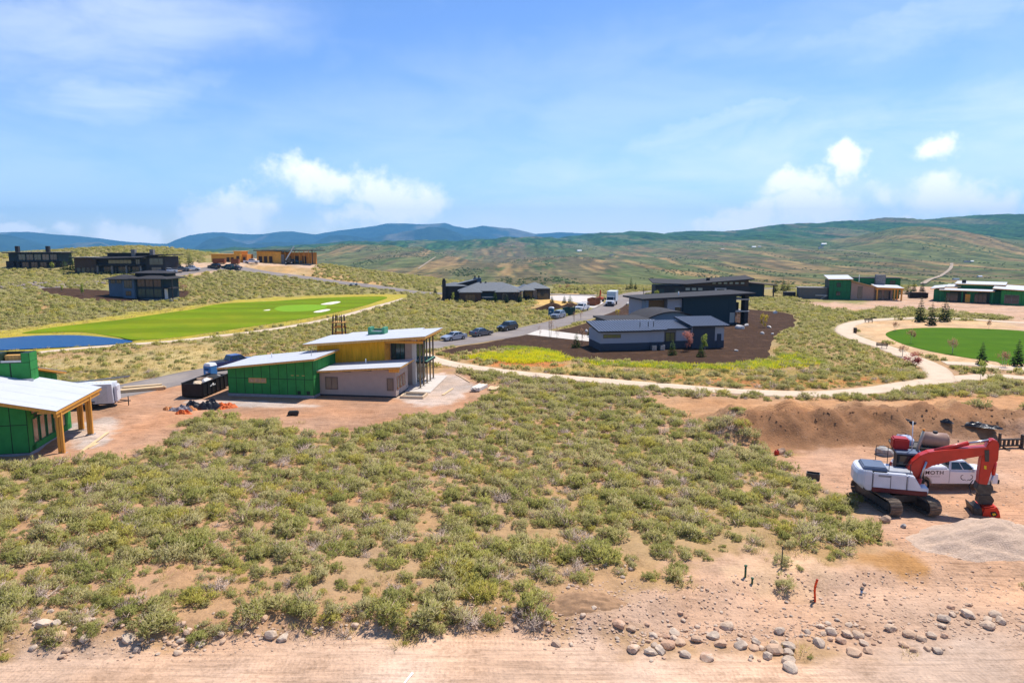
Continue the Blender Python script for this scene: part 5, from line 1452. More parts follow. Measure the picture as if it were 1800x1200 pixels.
window(Dd, 0, 0, FRONT, 18.9, 20.0, 3.2, 5.2, M_PALEB, glass_mat('pale_reflecting_glass', (.25, .30, .30), .15), 1)
window(Dd, 0, 0, FRONT, 18.9, 20.0, .4, 2.5, M_PALEB, glass_mat('pale_reflecting_glass', (.25, .30, .30), .15), 1)
MB().box(22.6, 23.5, .5, 2.0, -.4, 6.3).build('pier', M_CHAR, Dd)
for z_ in (2.6, 5.1): MB().box(20.25, 23.6, .2, 8, z_, z_ + .18).build('terrace_slab', M_STUCCO, Dd)
MB().box(20.4, 22.4, 2.5, 5.5, 2.8, 4.4).build('terrace_screen', M_CHAR, Dd)
MB().tube((8.6, 3, 5.8), (8.6, 3, 6.9), .10, .10, 8).build('vent_pipe', M_WHITE, Dd)

# ---------------------------------------------------------------- long dark house with butterfly roof
pE = G(1152, 521)
E = thing('modern_house', 'long charcoal house with a low dark butterfly roof and small white balcony', 'house', pE, R(-4))
kx = .182
MB().box(0, 30, 0, 10, -1, 3.4).build('wall', M_CHAR, E)
MB().hexa([(9, .3, 3.4), (29.5, .3, 3.4), (29.5, 9, 3.4), (9, 9, 3.4)], [(9, .3, 4.0), (29.5, .3, 5.6), (29.5, 9, 5.6), (9, 9, 4.0)]).build('wall', M_BROWN, E)
roof_slab(E, -1, 10, -1, 10.8, 4.4, 4.1, .25, M_ROOFD, M_ROOFD, 1, zb=.9)
roof_slab(E, 9.8, 31, -1, 10.8, 4.1, 5.9, .3, M_ROOFD, M_ROOFD, 1, name='upper_roof', zb=.6)
roof_slab(E, 29.5, 39, 1, 9, 4.6, 3.7, .25, M_BROWN, M_BROWN, 1, name='porch_roof')
MB().box(30, 34.5, 2, 9, -1, 4.1).build('wall', M_DTEAL, E)
MB().box(34.5, 35, 2, 9, -1, 4.0).build('wall_end', M_CHAR, E)
for x_ in (37.8,): post(E, x_, 1.6, 3.8, .35, M_CHAR, z0=-1)
for k in range(6): window(E, 0, .3, FRONT, 18 + 1.8 * k, 19.2 + 1.8 * k, 4.05, 4.75, M_CHAR, glass_mat('pale_reflecting_glass', (.25, .30, .30), .15), 1, name='clerestory_window')
for k in range(3): window(E, 0, 0, FRONT, 9.5 + 2.0 * k, 11.0 + 2.0 * k, 2.0, 2.9, M_CHAR, glass_mat('pale_reflecting_glass', (.25, .30, .30), .15), 1)
bl = MB().box(18.6, 22.2, -1.2, 0, 1.2, 1.4).box(18.6, 22.2, -1.25, -1.15, 1.4, 2.9).build('balcony', M_PALEB, E)
MB().box(19.2, 21.6, -1.3, -1.25, 1.9, 2.6).build('balcony_opening', M_GLASS, bl)
for x_, s_ in ((1.2, .8), (6.2, .5)): window(E, 0, 0, FRONT, x_, x_ + s_ * 2, .6, 2.6, M_CHAR, M_GLASSG, 2)
MB().box(17, 18, 4, 5, 5.0, 5.9).build('roof_vent', M_CHAR, E)

# ---------------------------------------------------------------- dark hip-roofed house beyond the cars
pF = G(808, 531)
F = thing('hip_roof_house', 'charcoal house with grey hipped tile roofs and a stout chimney block', 'house', pF, R(3))
def tiled(parent, *a, **k):
    o = hip(parent, *a, m=M_ROOFT, **k); return o
MB().box(0, 18.2, 0, 9, -.6, 3.2).build('wall', M_CHAR, F)
tiled(F, 0, 18.2, 0, 11, 3.3, 5.5)
MB().box(0, 6.2, -2.2, 0, -.6, 2.9).build('wall', M_BROWN, F); tiled(F, .4, 6, -2, 4, 3.05, 4.5)
MB().box(10.6, 17.0, -1.8, 0, -.6, 2.9).build('wall', M_CHAR, F); tiled(F, 10.8, 17, -1.6, 4, 3.06, 4.6)
MB().box(-5.2, 2, 6, 14, -.6, 4.3).build('wall', M_CHAR, F); hip(F, -5, 1.6, 6, 13, 4.4, 5.4, M_ROOFT)
roof_slab(F, -1.5, 5.2, 7, 15, 4.7, 6.3, .25, M_CHAR, M_ROOFT, 1, name='shed_roof')
MB().hexa([(-1, 7.6, 3), (5, 7.6, 3), (5, 14.6, 3), (-1, 14.6, 3)], [(-1, 7.6, 4.5), (5, 7.6, 5.95), (5, 14.6, 5.95), (-1, 14.6, 4.5)]).build('upper_wall', M_CHAR, F)
MB().box(-5.3, -4.2, 5.2, 6.4, -.6, 6.0).build('chimney', M_CHAR, F); MB().box(-5.15, -4.4, 5.4, 6.2, 6.0, 6.6).build('chimney_cap', M_CHAR, F)
cf = MB().box(4.0, 6.4, 9.0, 11, 5.0, 6.6).build('chimney', M_BLUEW, F)
for x_ in (4.5, 5.7): MB().box(x_ - .22, x_ + .22, 9.5, 10.2, 6.6, 7.3).build('flue', M_CHAR, cf)
for x_ in (6.3, 7.7): MB().box(x_ - .25, x_ + .25, 5, 5.5, 4.9, 5.7).build('flue', M_CHAR, F)
MB().box(19.5, 27.5, 9, 17, -.6, 3.3).build('wall', M_CHAR, F); tiled(F, 19.3, 26.8, 9, 17, 3.4, 5.1); MB().box(22.2, 23.4, 8.9, 9.0, -.2, 3.0).build('stone_pier', M_STONE, F)
MB().box(19.7, 22, 8.94, 9.02, 0, 2.7).build('garage_door', M_GLASS, F); MB().box(23.6, 27, 8.94, 9.02, 0, 2.7).build('garage_door', M_GLASS, F)
hip(F, 17.5, 22, 4, 14, 3.2, 4.6, M_ROOFT)
window(F, 0, -2.2, FRONT, 1.6, 4.6, .4, 2.4, M_CHAR, glass_mat('copper_glass', (.10, .06, .04), .15), 3)
MB().box(6.4, 10.4, -.06, 0, .2, 2.6).build('garage_door', M_DTEAL, F); MB().box(6.5, 10.2, -.12, -.06, 1.3, 1.6).build('door_lintel', M_STUCCO, F)
window(F, 0, 0, FRONT, 17.2, 18.0, .4, 2.6, M_CHAR, M_GLASS, 1)
window(F, 0, -1.8, FRONT, 12.4, 13.6, .2, 2.5, M_STONE, M_GLASS, 1)
for k in range(2): window(F, -5.2, 14, LEFT, 1 + 3 * k, 3 + 3 * k, .5, 2.6, M_CHAR, M_GLASSG, 2)
MB().box(17.8, 27, 4, 8.9, -.35, -.02).build('forecourt', M_CONC, F)

# ---------------------------------------------------------------- unfinished house with stone chimney
pG = G(1456, 526)
Gh = thing('unfinished_house', 'unfinished house of green sheathing and pink-tan boards with white roofs and a stone chimney', 'house', pG, R(-14))
MB().box(0, 6.2, 0, 7, -.8, 5.9).build('wall', M_TAPE, Gh)
panels(Gh, 0, 0, FRONT, 0, 6.2, -.3, lambda s: 5.9, 5, (2.2, 4.4), M_GREEND)
roof_slab(Gh, -.4, 6.6, -.5, 7.4, 6.2, 6.3, .25, M_WOOD, M_UNDER, 3, zb=.9)
for z_ in (1.2, 3.8): window(Gh, 0, 0, FRONT, 2.1, 3.3, z_, z_ + 1.3, M_TAPE, M_GLASS, 2)
fG = slope(6.2, 5.6, 13.0, 3.9)
shed(Gh, 'wall', 6.2, 12.6, -.3, 7, -.8, 5.4, 3.9, mat('pink_tan_boarding', (.36, .24, .185), .8, var=.12))
window(Gh, 0, -.3, FRONT, 8.0, 9.4, .5, 4.1, M_FRAME, M_GLASSW, 2, 3)
roof_slab(Gh, 6.0, 13.2, -1.0, 7.4, fG(6.0) + .2, fG(13.2) + .15, .22, M_WOOD, M_UNDER, 3, name='slope_roof')
roof_slab(Gh, 13.2, 20.6, -1.0, 6.4, 3.96, 3.75, .22, M_WOOD, M_UNDER, 2, name='porch_roof', zb=.5)
MB().box(12.6, 18.4, 2.2, 7, -.8, 3.7).build('wall', mat('pink_tan_boarding', (.36, .24, .185), .8, var=.12), Gh)
for k in range(2): window(Gh, 0, 2.2, FRONT, 13.6 + 2.4 * k, 15.4 + 2.4 * k, .1, 2.8, M_FRAME, M_GLASS, 2)
for x_, y_ in ((13.4, -.6), (18.2, -.4), (20.2, -.2), (20.2, 4)): post(Gh, x_, y_, 3.6, .38, M_POST, z0=-.8)
MB().box(12.8, 20.6, -.8, -.5, 3.3, 3.62).build('porch_beam', M_POST, Gh)
MB().box(14.6, 17.2, 6.2, 8.4, 3, 7.4).build('chimney', M_STONE, Gh)
MB().box(6.6, 22, 8.5, 13, -.5, 6.2).build('rear_wall', M_GREEND, Gh)
MB().box(6.2, 22.4, 8.1, 13.4, 6.2, 6.4).build('rear_roof', M_ROOFD, Gh)
window(Gh, 0, 8.5, FRONT, 19.0, 20.6, 4.2, 5.6, M_TAPE, M_GLASS, 2)
MB().tube((10, 7.7, 5), (10, 7.7, 7.3), .08, .08, 6).build('vent_pipe', M_WHITE, Gh)
MB().box(-8.2, -.1, 1.0, 7, -.6, 3.3).build('block_wall', mat('grey_block', (.13, .12, .11), .9, var=.15), Gh)
MB().box(-8.6, .1, .8, 7.2, 3.3, 3.5).build('block_roof', mat('grey_block_cap', (.22, .20, .18), .9), Gh)
MB().box(-3.6, -.2, .6, 1.0, 1.0, 1.2).build('scaffold_plank', M_STUCCO, Gh)
MB().beam((-3.0, .5, -.5), (-.6, .5, 1.0), .1, .1).build('scaffold_brace', M_STUCCO, Gh)
MB().box(-12.2, -8.7, 5, 8, -.4, 1.7).build('shed', M_CHAR, Gh)

# ---------------------------------------------------------------- green house by the right edge
pH = G(1640, 529)
H = thing('unfinished_house', 'unfinished low green-sheathed house with three white roofs beyond the round lawn', 'house', pH, R(-38))
MB().box(0, 24, 0, 9, -.8, 3.5).build('wall', M_TAPE, H)
panels(H, 0, 0, FRONT, 0, 16.6, -.4, lambda s: 3.5, 12, (), M_GREEND, skip=lambda a, c, lo, hi: 4 < a < 7.5 or 10 < a < 13)
MB().box(16.6, 22.5, -2.6, 8, -.8, 3.9).build('wall', M_TAPE, H)
panels(H, 0, -2.6, FRONT, 16.6, 22.5, -.4, lambda s: 3.9, 5, (), M_GREEN)
panels(H, 22.5, -2.6, RIGHT, 0, 9, -.4, lambda s: 3.9, 7, (), M_GREEN)
MB().box(22.6, 34, 1, 9, -.8, 3.6).build('wall', M_GREEND, H)
MB().box(5.5, 16.5, 4, 10, 3.5, 5.0).build('clerestory_wall', M_GREEND, H)
bar = [(0 + 12.6 * k / 8, 5.0 + .7 * math.sin(math.pi * k / 8)) for k in range(9)]
roof_slab(H, 4.8, 17.2, 3.2, 10.6, 5.2, 5.2, .3, M_WOOD, M_UNDER, 3, name='upper_roof', zb=.5)
roof_slab(H, 1.6, 15.0, -2.4, 3, 3.55, 3.55, .2, M_WOOD, M_UNDER, 2, name='porch_roof', zb=.25)
roof_slab(H, -.9, 2.6, -.6, 9, 3.75, 4.2, .2, M_WOOD, M_UNDER, 2, name='left_roof', zb=.4)
roof_slab(H, 2.6, 6.4, 3.0, 9, 4.2, 4.4, .2, M_WOOD, M_UNDER, 2, name='rear_roof', zb=.5)
roof_slab(H, 14.6, 26, -3.4, 9, 4.5, 4.0, .22, M_WOOD, M_UNDER, 3, name='right_roof', zb=.6)
roof_slab(H, 22, 35, .4, 9.6, 3.9, 3.9, .22, M_WOOD, M_UNDER, 2, name='end_roof')
for x_ in (2.0, 7.4, 14.6): post(H, x_, -2.2, 3.35, .3, M_GREEND, z0=-.8)
for a in (3.2, 10.2): window(H, 0, 0, FRONT, a, a + 3.0, .1, 2.7, M_TAPE, M_GLASS, 3)
MB().box(8.0, 9.2, -.08, -.03, -.2, 2.4).build('door', M_OSB, H)
window(H, 0, -2.6, FRONT, 17.4, 20.8, .3, 2.8, M_STONE, M_GLASS, 2, 2)
MB().box(6.4, 7.4, 5, 6, 5.3, 6.3).build('chimney', M_CHAR, H)

# ---------------------------------------------------------------- dark houses on the left hill
pI = G(17, 471)
I = thing('modern_house', 'black two-storey box house with twin chimneys at the far end of the hill', 'house', (pI.x, pI.y, pI.z), R(4))
MB().box(.4, 18.6, 1.2, 9, -1, 2.6).build('wall', M_CHAR, I); MB().box(0, 18.4, 0, 9, 2.6, 5.6).build('wall', M_DTEAL, I)
MB().box(-1.5, 1.5, .5, 6, -1.5, 2.6).build('side_wall', M_CHAR, I)
roof_slab(I, -1.6, 20.2, -1.4, 9.5, 6.0, 6.0, .35, M_ROOFD, mat('weathered_grey_roof', (.20, .19, .185), .8), 1)
for x_ in (2.2, 13.4): MB().box(x_, x_ + 1.2, .6, 1.8, -.5, 8.3).build('chimney', M_CHAR, I)
for k in range(5): window(I, 0, 0, FRONT, 3.6 + 2.9 * k, 6.1 + 2.9 * k, 3.0, 5.2, M_CHAR, [M_GLASSG, M_GLASS, M_GLASSG, M_GLASSW, M_GLASS][k], 2)
for k in range(4): window(I, 0, 1.2, FRONT, 4 + 3.3 * k, 6.4 + 3.3 * k, .1, 2.2, M_CHAR, M_GLASS, 2)
MB().box(3, 18, -1.2, 0, 2.45, 2.6).build('balcony', M_CHAR, I)
pJ = G(132, 481)
J = thing('modern_house', 'wide dark brown house with long overhanging roofs behind the glass-fronted house', 'house', pJ, R(0))
MB().box(0, 8, 0, 10, -1, 5.6).build('wall', M_BROWN, J); MB().box(8, 26.5, .8, 10, -1, 5.4).build('wall', M_CHAR, J); MB().box(26.5, 33.4, -.6, 10, -1, 6.2).build('wall', M_CHAR, J)
roof_slab(J, -1.2, 8.6, -1.2, 10.5, 5.95, 5.95, .3, M_ROOFD, mat('weathered_grey_roof', (.20, .19, .185), .8), 1)
roof_slab(J, 7.4, 27.5, -1.6, 10.5, 5.6, 6.0, .35, M_ROOFD, M_ROOFD, 1, zb=.9)
roof_slab(J, 25.4, 35, -1.8, 10.5, 6.7, 7.0, .35, M_ROOFD, M_BROWN, 1)
MB().box(10, 24, 4, 9, 6, 7.3).build('clerestory_wall', M_CHAR, J); MB().box(8.5, 25, 3.4, 9.5, 7.3, 7.5).build('clerestory_roof', M_ROOFD, J)
for x_ in (19.4, 26.2): MB().box(x_, x_ + 1.3, 3, 4.5, 5, 8.8).build('chimney', M_STONE, J)
for k in range(4): window(J, 0, 0, FRONT, .8 + 1.7 * k, 2.2 + 1.7 * k, .1, 2.2, M_CHAR, [M_GLASSG, M_GLASSG, M_GLASS, M_GLASS][k], 1)
window(J, 0, .8, FRONT, 12, 20.5, 3.6, 5.0, M_CHAR, yg, 6); window(J, 0, .8, FRONT, 22, 23.6, 3.4, 5.2, M_CHAR, M_GLASSG, 2)
window(J, 0, -.6, FRONT, 27.8, 32.8, 3.2, 5.6, M_CHAR, M_GLASSG, 3); window(J, 0, -.6, FRONT, 28.4, 32.0, .2, 2.4, M_CHAR, M_GLASSW, 2)
for k in range(3): window(J, 0, .8, FRONT, 9.6 + 4.8 * k, 13.6 + 4.8 * k, .0, 2.5, M_CHAR, M_GLASS, 3)
for x_ in (8.9, 14.2, 19.4, 24.6): post(J, x_, -.8, 2.9, .55, M_STONE, z0=-1)
MB().box(8, 25.5, -1.4, .8, 2.9, 3.2).build('balcony', M_CHAR, J)
pK = G(190, 521)
K = thing('modern_house', 'blue-black two-storey house with glass front and layered hip roofs above the golf fairway', 'house', pK, R(-5))
MB().box(0, 5.0, .6, 8, -1.2, 5.0).build('wall', M_BLUEW, K); MB().box(5.0, 8.4, -.8, 8, -1.2, 4.9).build('wall', M_BLUEW, K); MB().box(8.4, 16, 0, 8, -1.2, 5.0).build('wall', M_DTEAL, K)
hip(K, 3.0, 8.6, -.9, 6, 4.9, 5.9, M_ROOFD, .7); hip(K, -.4, 5, .4, 8, 4.8, 5.9, M_ROOFD, .8, name='roof')
hip(K, 8.2, 17.2, -.6, 8, 5.0, 6.1, M_ROOFD, 1.0, name='roof'); hip(K, 5.5, 15.5, 3, 9, 6.4, 7.0, M_ROOFD, .7, name='upper_roof'); MB().box(6, 15, 3.5, 8.5, 4.8, 6.3).build('upper_wall', M_CHAR, K)
window(K, 0, -.8, FRONT, 5.5, 7.8, 2.4, 4.6, M_CHAR, M_GLASSG, 3); window(K, 0, -.8, FRONT, 5.8, 7.4, .3, 1.6, M_CHAR, glass_mat('copper_glass', (.10, .06, .04), .15), 2)
for k in range(3): window(K, 0, 0, FRONT, 8.8 + 2.35 * k, 11.0 + 2.35 * k, 2.7, 4.8, M_CHAR, M_GLASS, 2); window(K, 0, 0, FRONT, 8.8 + 2.35 * k, 11.0 + 2.35 * k, -.2, 2.2, M_CHAR, M_GLASSG, 2)
for k in range(2): window(K, 0, .6, FRONT, .6 + 1.8 * k, 2.0 + 1.8 * k, 3.6, 4.6, M_CHAR, M_GLASSG, 2)
MB().box(16, 19, -.2, 3.4, 2.2, 2.5).build('balcony', M_CHAR, K); post(K, 18.8, 0, 4.9, .25, M_CHAR, z0=-1.2); MB().box(16.4, 17, .2, .8, -.8, 2.2).build('pier', M_STUCCO, K)
MB().box(5, 19.2, -1.4, 3.4, -1.3, -.6).build('terrace', M_STONE, K)

# ---------------------------------------------------------------- framed houses at the top of the hill
pM = G(450, 461)
Mh = thing('framed_house', 'raw orange sheathed house under a thin black flat roof on the hilltop', 'house', pM, R(-3))
MB().box(.5, 8, 0, 9, -1, 4.6).build('wall', M_OSB, Mh); MB().box(8, 11, -.6, 9, -1, 4.4).build('wall', M_OSB, Mh); MB().box(11, 23, 1.5, 9, -1, 4.0).build('wall', mat('orange_sheathing', (.62, .22, .035), .8, var=.3), Mh)
MB().box(10.9, 12.4, -.5, 0, -.5, 3.2).build('block_pier', M_STONE, Mh)
MB().box(-.4, 26.5, -1.4, 10, 4.75, 5.1).build('roof', M_ROOFD, Mh)
for x_ in (24.4,): post(Mh, x_, -.8, 4.75, .3, M_CHAR, z0=-1)
for k in range(3): window(Mh, 0, 0, FRONT, 1.2 + 2.2 * k, 2.8 + 2.2 * k, -.2, 2.6, M_OSB, M_BROWN, 1)
for k in range(6): post(Mh, 12.6 + 2.0 * k, 0, 4.7, .22, M_POST, 'stud', z0=-1)
for k in range(3): MB().box(13 + 3.2 * k, 14.6 + 3.2 * k, 1.4, 1.5, -.6, 2.6).build('opening', M_BROWN, Mh)
pL = G(372, 461)
L_ = thing('framed_house', 'low raw orange framed house with flat parapets next to the hilltop drive', 'house', pL, R(-3))
MB().box(0, 10, 0, 8, -1, 3.2).build('wall', M_OSB, L_); MB().box(10, 12.8, -1, 6, -1, 4.4).build('tower_wall', M_OSB, L_); MB().box(12.8, 15, 0, 6, -1, 3.2).build('wall', mat('orange_sheathing', (.62, .22, .035), .8, var=.3), L_)
MB().box(-.4, 9.9, -.6, 8.3, 3.2, 3.45).build('roof', M_WOOD, L_); MB().box(9.6, 13.2, -1.4, 6.4, 4.4, 4.6).build('tower_roof', M_WOOD, L_)
for a in (6.4, 8.2): MB().box(a, a + 1.2, -.06, 0, -.6, 2.0).build('opening', M_BROWN, L_)
MB().box(11, 12.2, -1.06, -1, -.6, 2.6).build('opening', M_BROWN, L_); MB().box(13.3, 14.4, -.06, 0, -.6, 2.2).build('opening', M_BROWN, L_)

# ---------------------------------------------------------------- far farmsteads in the valley
from mathutils.bvhtree import BVHTree
hm = hills.data
_co = np.empty(len(hm.vertices) * 3, np.float32); hm.vertices.foreach_get('co', _co); _co = _co.reshape(-1, 3)
_pv = np.empty(len(hm.polygons) * 4, np.int32); hm.polygons.foreach_get('vertices', _pv)
hill_tree = BVHTree.FromPolygons(_co.tolist(), _pv.reshape(-1, 4).tolist())
far_sites = [(1448, 430, 24, 'white-roofed farmstead barn high on the far ridge', M_WHITE), (1443, 436, 18, 'dark shed below the white-roofed barn on the ridge', M_CHAR), (1018, 442, 20, 'white ranch house on the distant slope between two tan hills', M_WHITE), (1075, 449, 16, 'dark cabin on the tan slope below the green ridge', M_CHAR),
             (1325, 435, 16, 'small white-roofed house beside another on the far slope', M_WHITE), (1335, 434, 12, 'small pale shed beside a white-roofed house on the far slope', M_PALEB), (1700, 461, 22, 'dark roofed ranch house at the end of the pale valley road', M_CHAR), (1708, 460, 14, 'white outbuilding beside the dark ranch house', M_WHITE),
             (1680, 492, 24, 'slate-roofed house in the valley behind the green house', M_BLUEW), (1722, 487, 20, 'pale metal-roofed barn in the valley behind the green house', M_METAL), (1270, 439, 12, 'pale hut on the far slope left of the reddish clearing', M_STUCCO)]
for u, v, wpx, lab, m in far_sites:
    hit = hill_tree.ray_cast(Vector((0, 0, CAM_Z)), pix_dir(u, v))
    if hit[0] is None: continue
    d_ = hit[0].y; sc_ = min(wpx * .42 * d_ / FPX, 20) / 10
    fh = thing('farm_house', lab, 'house', hit[0], R(random.uniform(-25, 25)))
    MB().box(-5 * sc_, 5 * sc_, -3 * sc_, 3 * sc_, -2 * sc_, 1.7 * sc_).build('wall', M_STUCCO if m is not M_STUCCO else M_BROWN, fh)
    MB().prism([(-3.4 * sc_, 1.6 * sc_), (3.4 * sc_, 1.6 * sc_), (0, 3.2 * sc_)], 'x', -5.3 * sc_, 5.3 * sc_).build('roof', m, fh)
def far_track(name, pts, half):
    """pale farm road laid on the hillside"""
    P = []
    for u, v in smooth_poly(pts, 8, closed=False):
        h_ = hill_tree.ray_cast(Vector((0, 0, CAM_Z)), pix_dir(u, v))
        if h_[0] is not None: P.append(h_[0])
    vs, fs = [], []
    for i, p in enumerate(P):
        d = (P[min(i + 1, len(P) - 1)] - P[max(i - 1, 0)]); n_ = Vector((d.y, -d.x, 0)).normalized() * half
        for s_ in (-1, 1):
            q = p + n_ * s_; hh_ = hill_tree.ray_cast(Vector((q.x, q.y, 3000)), Vector((0, 0, -1)))
            vs.append((q.x, q.y, (hh_[0].z if hh_[0] is not None else p.z) + 1.2))
    fs = [(2 * i, 2 * i + 1, 2 * i + 3, 2 * i + 2) for i in range(len(P) - 1)]
    me = bpy.data.meshes.new(name); me.from_pydata(vs, [], fs); me.materials.append(mat('farm_track_dirt', (.36, .27, .18), .95))
    o = bpy.data.objects.new(name, me); col.objects.link(o); return tag(o, kind='structure')
far_track('farm_road', [(1622, 500), (1635, 492), (1650, 487), (1662, 480), (1671, 472), (1673, 463)], 3.2)
far_track('farm_road', [(1340, 438), (1370, 437), (1400, 438), (1440, 441), (1480, 440), (1540, 447)], 2.0)
far_track('farm_road', [(735, 473), (748, 464), (760, 456), (766, 452)], 1.8)

# scrub oak and juniper dotted over the valley slopes
r = np.random.default_rng(77)
SCRUB = [bush_mesh('scrub', 190 + i, tufts=16, per=4, leaf=.55, wid=.3, twigs=0, leafm=foliage_mat('scrub_leaves%d' % i, [(.07, .11, .03), (.10, .135, .04), (.13, .15, .055)], transl=.3)) for i in range(2)]
n_ = 22000
A_ = r.uniform(-.78, .78, n_); D_ = np.exp(r.uniform(math.log(700), math.log(5600), n_)); X_, Y_ = D_ * np.sin(A_), D_ * np.cos(A_)
kk = np.nonzero(fbm(X_ / 70., Y_ / 420., 4, 333) > .14 + .16 * r.uniform(size=n_))[0]
sp_, ss_ = [], []
for k in kk:
    h_ = hill_tree.ray_cast(Vector((X_[k], Y_[k], 3000)), Vector((0, 0, -1)))
    if h_[0] is None: continue
    sp_.append((X_[k], Y_[k], h_[0].z - .3)); ss_.append(r.uniform(.8, 2.0) * (1 + D_[k] / 4000))
scatter('hill_scrub', np.array(sp_), ss_, r.uniform(0, 6.28, len(sp_)), r.integers(0, 2, len(sp_)), SCRUB, 'dark scrub dotted over the valley slopes', 'scrub')
# ================================================================== vehicles
M_TYRE = mat('tyre_rubber', (.018, .018, .018), .9, var=.2)
M_RIM = mat('alloy_rim', (.35, .35, .36), .4, .7, var=.1)
M_BLACK = mat('black_plastic', (.02, .02, .022), .6, var=.2)
M_STEEL = mat('dark_worn_steel', (.075, .068, .062), .55, .5, var=.35, scale=4)
M_LAMP = mat('lamp_glass', (.75, .75, .72), .15, var=.05)
M_TAIL = mat('tail_lamp', (.35, .02, .015), .3, var=.1)
M_CARGL = glass_mat('car_glass', (.015, .022, .026), .06)
def paint(name, c, metal=.0): return mat(name, c, .35, metal, var=.05, scale=1.0, spec=.5, coat=.6)
P_SILVER, P_GREY, P_BLACK, P_WHITE, P_BLUE, P_DTEAL = paint('silver_paint', (.42, .44, .48), .3), paint('grey_paint', (.10, .11, .13), .3), paint('black_paint', (.012, .014, .014)), paint('white_truck_paint', (.74, .73, .74)), paint('blue_paint', (.02, .035, .16)), paint('teal_paint', (.015, .06, .07))

def wheel(parent, x, y, r_, w_=.24, rim=None):
    s = 1 if y > 0 else -1
    o = MB().tube((0, -w_ / 2, 0), (0, w_ / 2, 0), r_, r_, 18).build('wheel', M_TYRE, parent, bevel=.03)
    o.location = (x, y, r_)
    MB().tube((0, s * (w_ / 2 - .05), 0), (0, s * (w_ / 2 + .012), 0), r_ * .62, r_ * .56, 14).build('rim', rim or M_RIM, o)
    return o
def face_pane(parent, name, q, mu, mv, m, th=.02):
    """pane lying just proud of a quad face, inset by fractions"""
    q = [Vector(p) for p in q]
    n = (q[1] - q[0]).cross(q[3] - q[0]).normalized()
    def P(a, b_): return (q[0] * (1 - a) + q[1] * a) * (1 - b_) + (q[3] * (1 - a) + q[2] * a) * b_
    c = [P(mu[0], mv[0]), P(mu[1], mv[0]), P(mu[1], mv[1]), P(mu[0], mv[1])]
    return MB().hexa([p - n * .01 for p in c], [p + n * th for p in c]).build(name, m, parent)
def lower_body(L, W, prof, wheels, r_arch, zb):
    """side profile with wheel arches, extruded across; prof = top line from front to rear"""
    x = L / 2; bottom = [(-x, zb)]
    for wx_ in sorted(wheels):
        bottom.append((wx_ - r_arch, zb))
        for k in range(1, 8):
            a = math.pi - math.pi * k / 8; bottom.append((wx_ + r_arch * math.cos(a), zb + r_arch * math.sin(a) * 1.02))
        bottom.append((wx_ + r_arch, zb))
    bottom.append((x, zb))
    return MB().prism(bottom + prof, 'y', -W / 2, W / 2)
def cabin(parent, b4, t4, pm, name='cabin', glass=None, posts=(.06, .94), panes=('rear', 'right', 'front', 'left')):
    """tapered greenhouse: b4/t4 rings ccw from rear-right (-x,-y)"""
    o = MB().hexa(b4, t4).build(name, pm, parent, bevel=.05)
    F4 = {'right': (b4[0], b4[1], t4[1], t4[0]), 'front': (b4[1], b4[2], t4[2], t4[1]), 'left': (b4[2], b4[3], t4[3], t4[2]), 'rear': (b4[3], b4[0], t4[0], t4[3])}
    for k in panes:
        q = F4[k]
        if k in ('right', 'left'):
            for a, c in ((.07, .49), (.54, .93)): face_pane(o, 'side_window', q, (a, c), (.16, .86), glass or M_CARGL)
        else: face_pane(o, 'windscreen' if k == 'front' else 'rear_window', q, (.06, .94), (.12, .88), glass or M_CARGL)
    return o
